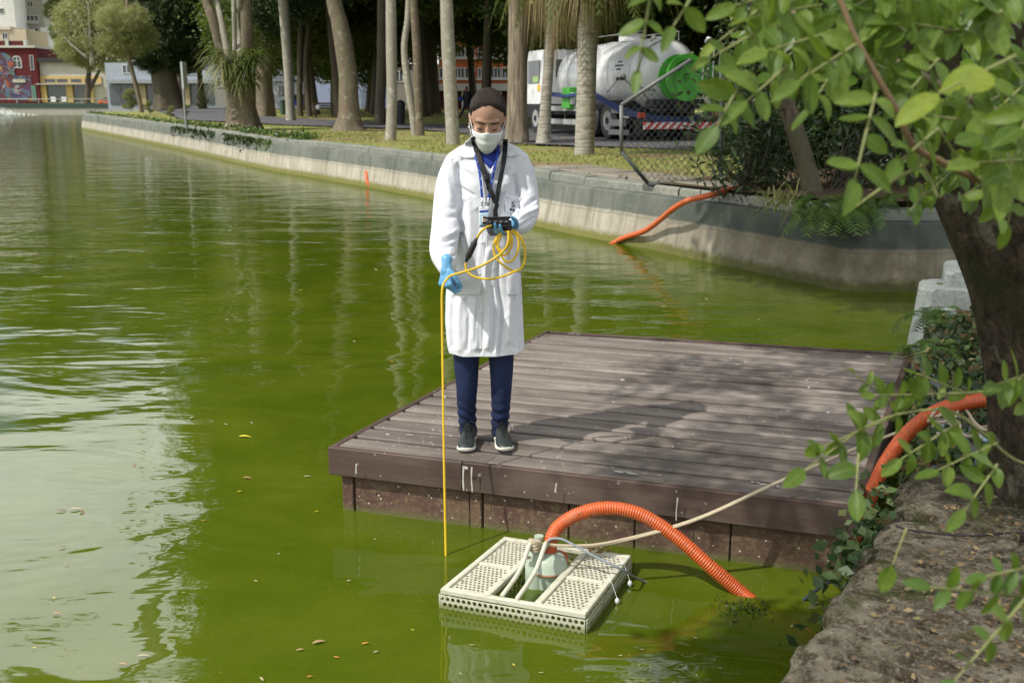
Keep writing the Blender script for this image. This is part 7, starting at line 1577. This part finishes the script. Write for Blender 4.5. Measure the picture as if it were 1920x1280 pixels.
# ------------------------------------------------------------------ the leaning tree on the near bank
ntree = empty('near_tree', (1.98, 3.35, .56), 0, 'leaning mossy tree on the near bank whose leafy branches frame the view', 'tree')
BN = MT['bark_near']
tk = [(2.02, 3.38, .45), (1.93, 3.35, .75), (1.80, 3.32, 1.1), (1.68, 3.30, 1.45), (1.57, 3.28, 1.75), (1.46, 3.28, 2.1), (1.36, 3.3, 2.6)]
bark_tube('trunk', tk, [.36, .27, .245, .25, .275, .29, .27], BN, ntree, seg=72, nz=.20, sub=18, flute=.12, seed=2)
limb_ends = []
for k, (pts, r0) in enumerate([([(1.45, 3.3, 2.3), (1.0, 3.5, 3.0), (.2, 3.9, 3.7), (-.5, 4.3, 4.3)], .13), ([(1.42, 3.3, 2.5), (1.3, 2.6, 3.2), (.9, 1.6, 3.9), (.2, .8, 4.4)], .12), ([(1.42, 3.3, 2.5), (1.6, 3.9, 3.3), (1.4, 4.8, 4.4), (.8, 5.8, 6.0), (0, 6.6, 8.2)], .14), ([(1.45, 3.3, 2.4), (2.2, 3.3, 3.2), (3.2, 3.4, 4.0)], .10), ([(1.0, 3.5, 3.0), (.2, 3.6, 4.2), (-.9, 3.6, 5.2), (-1.8, 3.3, 6.0)], .09), ([(1.5, 3.2, 2.0), (1.75, 2.4, 2.35), (1.7, 1.75, 2.35), (1.45, 1.5, 2.25)], .05)]):
    bark_tube('limb', pts, [r0 * (1 - .72 * i / (len(pts) - 1)) for i in range(len(pts))], BN, ntree, seg=12, nz=.08, seed=k)
def thin(pts, w0, w1, mat):
    q = catmull([atY(x, y, Y) for x, y, Y in pts], 5); n_ = len(q); b = MB(); b.tube(q, [(w0 + (w1 - w0) * i / (n_ - 1)) * 1.5 / FPX / 2 for i in range(n_)], 7); return b.build('branch', mat, ntree, True)
BT = plain('twig_bark', (.20, .13, .075), .75, .25, 60, .3, bump=.3); TG = plain('green_twig', (.20, .22, .08), .6, .15, 60, .3)
thin([(2010, 400, 1.75), (1920, 368, 1.6), (1850, 343, 1.52), (1760, 302, 1.5), (1712, 272, 1.48), (1682, 208, 1.46), (1642, 140, 1.45), (1600, 62, 1.45), (1565, -30, 1.45)], 17, 9, BT)
thin([(2000, 270, 1.8), (1900, 224, 1.68), (1780, 168, 1.62), (1705, 128, 1.6), (1650, 100, 1.6), (1560, 62, 1.6), (1480, 20, 1.6)], 16, 8, plain('pale_twig', (.30, .24, .17), .75, .25, 60))
thin([(1740, 306, 1.5), (1690, 330, 1.5), (1640, 362, 1.5), (1600, 392, 1.52)], 8, 5, TG); thin([(1760, 372, 1.5), (1735, 320, 1.5), (1700, 262, 1.5)], 7, 5, TG); thin([(1850, 345, 1.5), (1800, 300, 1.5), (1760, 240, 1.48)], 7, 4, TG)
thin([(1960, 880, 1.75), (1900, 860, 1.7), (1840, 810, 1.66), (1780, 770, 1.62), (1690, 775, 1.6), (1620, 800, 1.58)], 8, 4, TG); thin([(1985, 640, 1.7), (1900, 720, 1.66), (1830, 735, 1.64), (1740, 738, 1.62)], 7, 4, TG)
LFNS = [leaf_piece(7, .06, .46, .86), leaf_piece(7, .16, .52, .80), leaf_piece(7, -.08, .49, .90)]; LFN = LFNS[0]
for k, c in enumerate([(1, 1, 1), (1.25, 1.1, .7), (.75, .85, .9)]): pass
def nearleaf(name, stops):
    m = Mat(name); r = m.orand(); p = m.tc(); yy = m.xyz(p)[1]; xx = m.xyz(p)[0]
    vein = m.ramp(m.math('ABSOLUTE', yy), [(.0, .55), (.02, 0)]); v2 = m.ramp(m.math('ABSOLUTE', m.math('SUBTRACT', m.math('FRACT', m.math('MULTIPLY', m.math('SUBTRACT', xx, m.math('MULTIPLY', m.math('ABSOLUTE', yy), .9)), 9)), .5)), [(.0, .18), (.07, 0)])
    c = m.ramp(r, stops); bl_ = m.noise(m.vmap(p, (4, 4, 4)), 2.2, 4, .65, d4=m.math('MULTIPLY', r, 40)); c = m.mix(m.ramp(bl_, [(.35, .55), (.62, 0)]), c, tuple(x * .55 for x in stops[0][1])); c = m.mix(m.ramp(bl_, [(.68, 0), (.72, .8)]), c, (.20, .14, .03)); c = m.mix(m.math('MAXIMUM', vein, v2), c, (.26, .32, .08))
    pb = m.pbr(c, .5, None, .35); tr = m.n('ShaderNodeBsdfTranslucent'); m.set(tr.inputs[0], m.mix(.55, c, (.36, .50, .03))); mx = m.n('ShaderNodeMixShader'); mx.inputs[0].default_value = .42; m.t.links.new(pb, mx.inputs[1]); m.t.links.new(tr.outputs[0], mx.inputs[2]); return m.done(mx.outputs[0])
NLm = []
for nm, st in (('near_leaf', [(0, (.065, .125, .018)), (.5, (.11, .19, .026)), (1, (.19, .27, .045))]), ('near_leaf_yellow', [(0, (.20, .28, .03)), (1, (.34, .38, .05))]), ('near_leaf_rust', [(0, (.20, .07, .03)), (1, (.30, .12, .05))])):
    mt_ = nearleaf(nm, st); NLm.append([])
    for q_ in LFNS: me = q_.mesh('leaflet', True); me.materials.append(mt_); NLm[-1].append(me)
NLEAF = [0]
def put_leaflet(par, base, axis, nrm, L_, k=0):
    x = axis.normalized(); z = (nrm - x * nrm.dot(x)).normalized(); y = z.cross(x); M_ = Matrix((x, y, z)).transposed().to_4x4()
    o = bpy.data.objects.new('leaflet', NLm[k][NLEAF[0] % 3]); COL.objects.link(o); o.parent = par; o.matrix_parent_inverse = parent_inv(par); o.location = base; o.rotation_euler = M_.to_euler(); o.scale = (L_, L_ * R.uniform(.8, 1.2), L_ * R.uniform(.4, 1.6)); NLEAF[0] += 1
EXTRA = []      # leaflets beyond the first 300 are joined
def sprig(p0, p1, Y0, Y1, n, lpx, k=0, sag=0.0, term=True, spread=.95, seed=0):
    rr = random.Random(seed + int(p0[0] * 3 + p0[1])); a, c = atY(p0[0], p0[1], Y0), atY(p1[0], p1[1], Y1); mid = a.lerp(c, .5) + Vector((0, 0, .02 * sag)); q = catmull([a, mid, c], 5)
    b = MB(); b.tube(q, [.0024 * (1 - .5 * i / (len(q) - 1)) for i in range(len(q))], 5); lf = b.build('leaf_stalk', TG, ntree, True)
    view = Vector((0, -1, 0)); t_ = (c - a).normalized(); sd = t_.cross(view); sd = sd.normalized() if sd.length > .1 else Vector((1, 0, 0)); L0 = .84 * lpx * (Y0 + Y1) / 2 / FPX
    def emit(base, ax, L_):
        nn = Vector((rr.gauss(0, .35), -.75 + rr.gauss(0, .3), .75 + rr.gauss(0, .35)))
        if NLEAF[0] < 300: put_leaflet(lf, base, ax, nn, L_, k)
        else: EXTRA.append((base, ax, nn, L_))
    if n > 1: n += 1
    for j in range(n):
        t = (j + .5) / n * .92; base = q[min(int(t * (len(q) - 1)), len(q) - 1)]
        for sg in (1, -1):
            if rr.random() < .06: continue
            ax = sd * sg * spread + t_ * rr.uniform(.25, .65) + Vector((rr.gauss(0, .12), rr.gauss(0, .35), rr.gauss(-.08, .12))); emit(base, ax, L0 * rr.uniform(.66, 1.2) * (1 - .12 * abs(t - .5)))
    if term: emit(q[-1], t_ + Vector((rr.gauss(0, .1), rr.gauss(0, .2), -.1)), L0)
# the sprigs nearest the lens, set where the photograph has them
sprig((1642, 175), (1603, 335), 1.35, 1.30, 3, 92, seed=1, spread=1.1); sprig((1400, 135), (1345, 235), 1.40, 1.36, 2, 82, seed=2); sprig((1222, -20), (1196, 130), 1.45, 1.45, 2, 62, seed=3, spread=.8); sprig((1300, -10), (1262, 50), 1.45, 1.42, 1, 74, seed=4)
sprig((1420, 20), (1345, 80), 1.5, 1.5, 1, 50, 1, seed=5, term=True); sprig((1480, 120), (1400, 190), 1.42, 1.38, 2, 86, seed=6); sprig((1560, 60), (1440, 95), 1.5, 1.45, 3, 78, seed=7); sprig((1610, 80), (1500, 150), 1.45, 1.40, 3, 84, seed=8)
sprig((1905, 104), (1760, 176), 1.30, 1.30, 1, 118, 1, seed=9, spread=.18); sprig((1700, 60), (1640, 20), 1.5, 1.5, 2, 80, seed=10); sprig((1800, 60), (1690, 40), 1.55, 1.5, 3, 84, seed=11); sprig((1880, 20), (1800, 70), 1.55, 1.55, 3, 80, seed=12); sprig((1760, 110), (1700, 175), 1.5, 1.48, 3, 74, seed=13); sprig((1850, 130), (1800, 215), 1.6, 1.58, 3, 70, seed=14); sprig((1930, 150), (1860, 215), 1.55, 1.5, 2, 84, seed=15)
sprig((1930, 240), (1840, 255), 1.5, 1.46, 2, 90, seed=16); sprig((1915, 300), (1835, 305), 1.48, 1.42, 2, 96, seed=17); sprig((1930, 200), (1885, 345), 1.4, 1.38, 3, 84, seed=18); sprig((1800, 225), (1740, 215), 1.5, 1.5, 2, 70, seed=19); sprig((1760, 240), (1690, 300), 1.45, 1.42, 2, 66, seed=20); sprig((1850, 345), (1868, 400), 1.5, 1.45, 1, 66, seed=21); sprig((1900, 365), (1890, 420), 1.5, 1.5, 1, 62, seed=22)
sprig((1540, 10), (1420, 30), 1.55, 1.5, 3, 70, seed=23); sprig((1480, -20), (1380, 10), 1.5, 1.5, 3, 72, seed=24); sprig((1660, -20), (1570, 30), 1.5, 1.5, 3, 78, seed=25); sprig((1780, -20), (1700, 10), 1.6, 1.55, 3, 80, seed=26); sprig((1900, -30), (1840, 10), 1.6, 1.55, 3, 80, seed=27); sprig((1570, 120), (1520, 200), 1.5, 1.45, 2, 72, seed=28); sprig((1660, 130), (1580, 90), 1.5, 1.5, 2, 70, seed=29); sprig((1420, 60), (1330, 110), 1.5, 1.45, 2, 56, seed=30); sprig((1700, 180), (1660, 110), 1.55, 1.5, 3, 66, seed=31)
# shaded sprigs over the dock corner
sprig((1690, 775), (1545, 835), 1.62, 1.55, 3, 62, seed=32); sprig((1620, 800), (1510, 880), 1.6, 1.52, 2, 72, seed=33); sprig((1610, 850), (1605, 920), 1.55, 1.5, 1, 78, seed=34); sprig((1740, 740), (1640, 740), 1.64, 1.6, 3, 48, seed=35); sprig((1820, 740), (1720, 700), 1.66, 1.62, 3, 58, seed=36); sprig((1800, 790), (1690, 860), 1.6, 1.55, 3, 70, seed=37); sprig((1870, 830), (1760, 880), 1.6, 1.52, 3, 72, seed=38); sprig((1870, 870), (1810, 955), 1.55, 1.5, 2, 74, seed=39); sprig((1930, 700), (1870, 720), 1.6, 1.55, 2, 72, seed=40); sprig((1920, 730), (1930, 800), 1.6, 1.55, 1, 70, seed=41); sprig((1700, 990), (1673, 1060), 1.5, 1.5, 0, 78, seed=42); sprig((1700, 775), (1600, 700), 1.64, 1.6, 2, 44, seed=43)
# bottom right sprigs
sprig((1950, 1090), (1790, 1275), 1.22, 1.12, 4, 82, seed=44); sprig((1950, 1120), (1745, 1100), 1.25, 1.2, 4, 66, seed=45); sprig((1940, 1060), (1850, 1080), 1.25, 1.22, 2, 60, seed=46)
# fuller foliage behind them at the upper right
rr = random.Random(77)
for k in range(118):
    x, y = rr.uniform(1440, 1980), rr.uniform(-40, 350)
    if (x < 1740 and y > 150) or (x < 1560 and y > 90): continue
    sprig((x, y), (x - rr.uniform(20, 100), y + rr.uniform(-30, 80)), rr.uniform(1.6, 2.5), rr.uniform(1.6, 2.5), 3, rr.uniform(46, 62), seed=100 + k)
if EXTRA:
    V0 = np.array([v[:] for v in LFN.v]); vs, fs = [], []
    for base, ax, nn, L_ in EXTRA:
        x = ax.normalized(); z = (nn - x * nn.dot(x)).normalized(); y = z.cross(x); A = np.array([x[:], y[:], z[:]]); o_ = len(vs); vs += (V0 * L_ @ A + np.array(base)).tolist(); fs += [tuple(i + o_ for i in f) for f in LFN.f]
    me = bpy.data.meshes.new('leaflets'); me.from_pydata(vs, [], fs); me.polygons.foreach_set('use_smooth', [True] * len(fs)); tag(link('leaf_mass', me, MT['leaf_near'], ntree), kind='stuff')
# unseen crown clumps added overhead, placed along the sun to shade the dock, the ledge and the wall corner
rs = np.random.RandomState(3); SV = np.array(SUN_DIR) / SUN_DIR.z
def overhead(poly, n, h0, h1, keep, size, cl, per, zb=DZ, avoid=None):
    xs = [p[0] for p in poly]; ys = [p[1] for p in poly]; out = []
    while len(out) < n:
        x, y = rs.uniform(min(xs), max(xs)), rs.uniform(min(ys), max(ys))
        if not in_poly(x, y, poly): continue
        if mnoise.noise(Vector((x * 1.15, y * 1.15, 4.2))) < keep: continue
        if avoid and avoid(x, y): continue
        h = rs.uniform(h0, h1); out.append(np.array([x, y, zb]) + SV * (h - zb))
    C = np.repeat(np.array(out), per, axis=0); C = C + rs.normal(size=C.shape) * cl; return C
def nearp(x, y): # keep the figure and its strip of light clear
    a, c = Vector((-.1, 4.72)), Vector((1.05, 5.42)); q = Vector((x, y)); t = max(0, min(1, (q - a).dot(c - a) / (c - a).length_squared)); return (q - a.lerp(c, t)).length < .34 - .1 * t
deckS = [(.12, 4.42), (.62, 4.22), (1.6, 3.5), (2.4, 3.0), (4.2, 3.6), (4.4, 7.6), (2.4, 7.8), (1.05, 7.3), (.95, 6.5), (.62, 5.75), (.30, 5.0)]
parts_ = [overhead([(1.9, 3.3), (3.3, 3.3), (3.3, 4.5), (1.9, 4.4)], 420, 3.3, 5.2, -1, .09, .08, 9), overhead(deckS, 1250, 4.4, 6.4, -.28, .085, .07, 9, avoid=nearp), overhead([(2.6, 1.5), (4.5, 1.5), (4.5, 3.6), (1.7, 3.5), (1.9, 3.0)], 200, 3.0, 4.6, -.12, .085, .08, 9), overhead([(.45, 3.35), (1.2, 3.75), (1.5, 3.3), (.9, 2.6), (.6, 2.9)], 190, 3.2, 4.2, -.4, .08, .06, 9, 0.0), overhead([(1.9, 12.2), (2.6, 10.8), (3.2, 9.5), (4.6, 8.7), (9, 9), (12, 13), (6, 14), (2.8, 13.6)], 2100, 6.5, 9.0, -.20, .12, .16, 14, .6)]
for C in parts_: tag(link('crown', quads_mesh('crown', leaf_quads(C, .10 if C[0][2] < 6 else .17, rs, .5, .2)), MT['leaf_near'], ntree), kind='stuff')  # added shade clumps, hung on the near tree as its crown
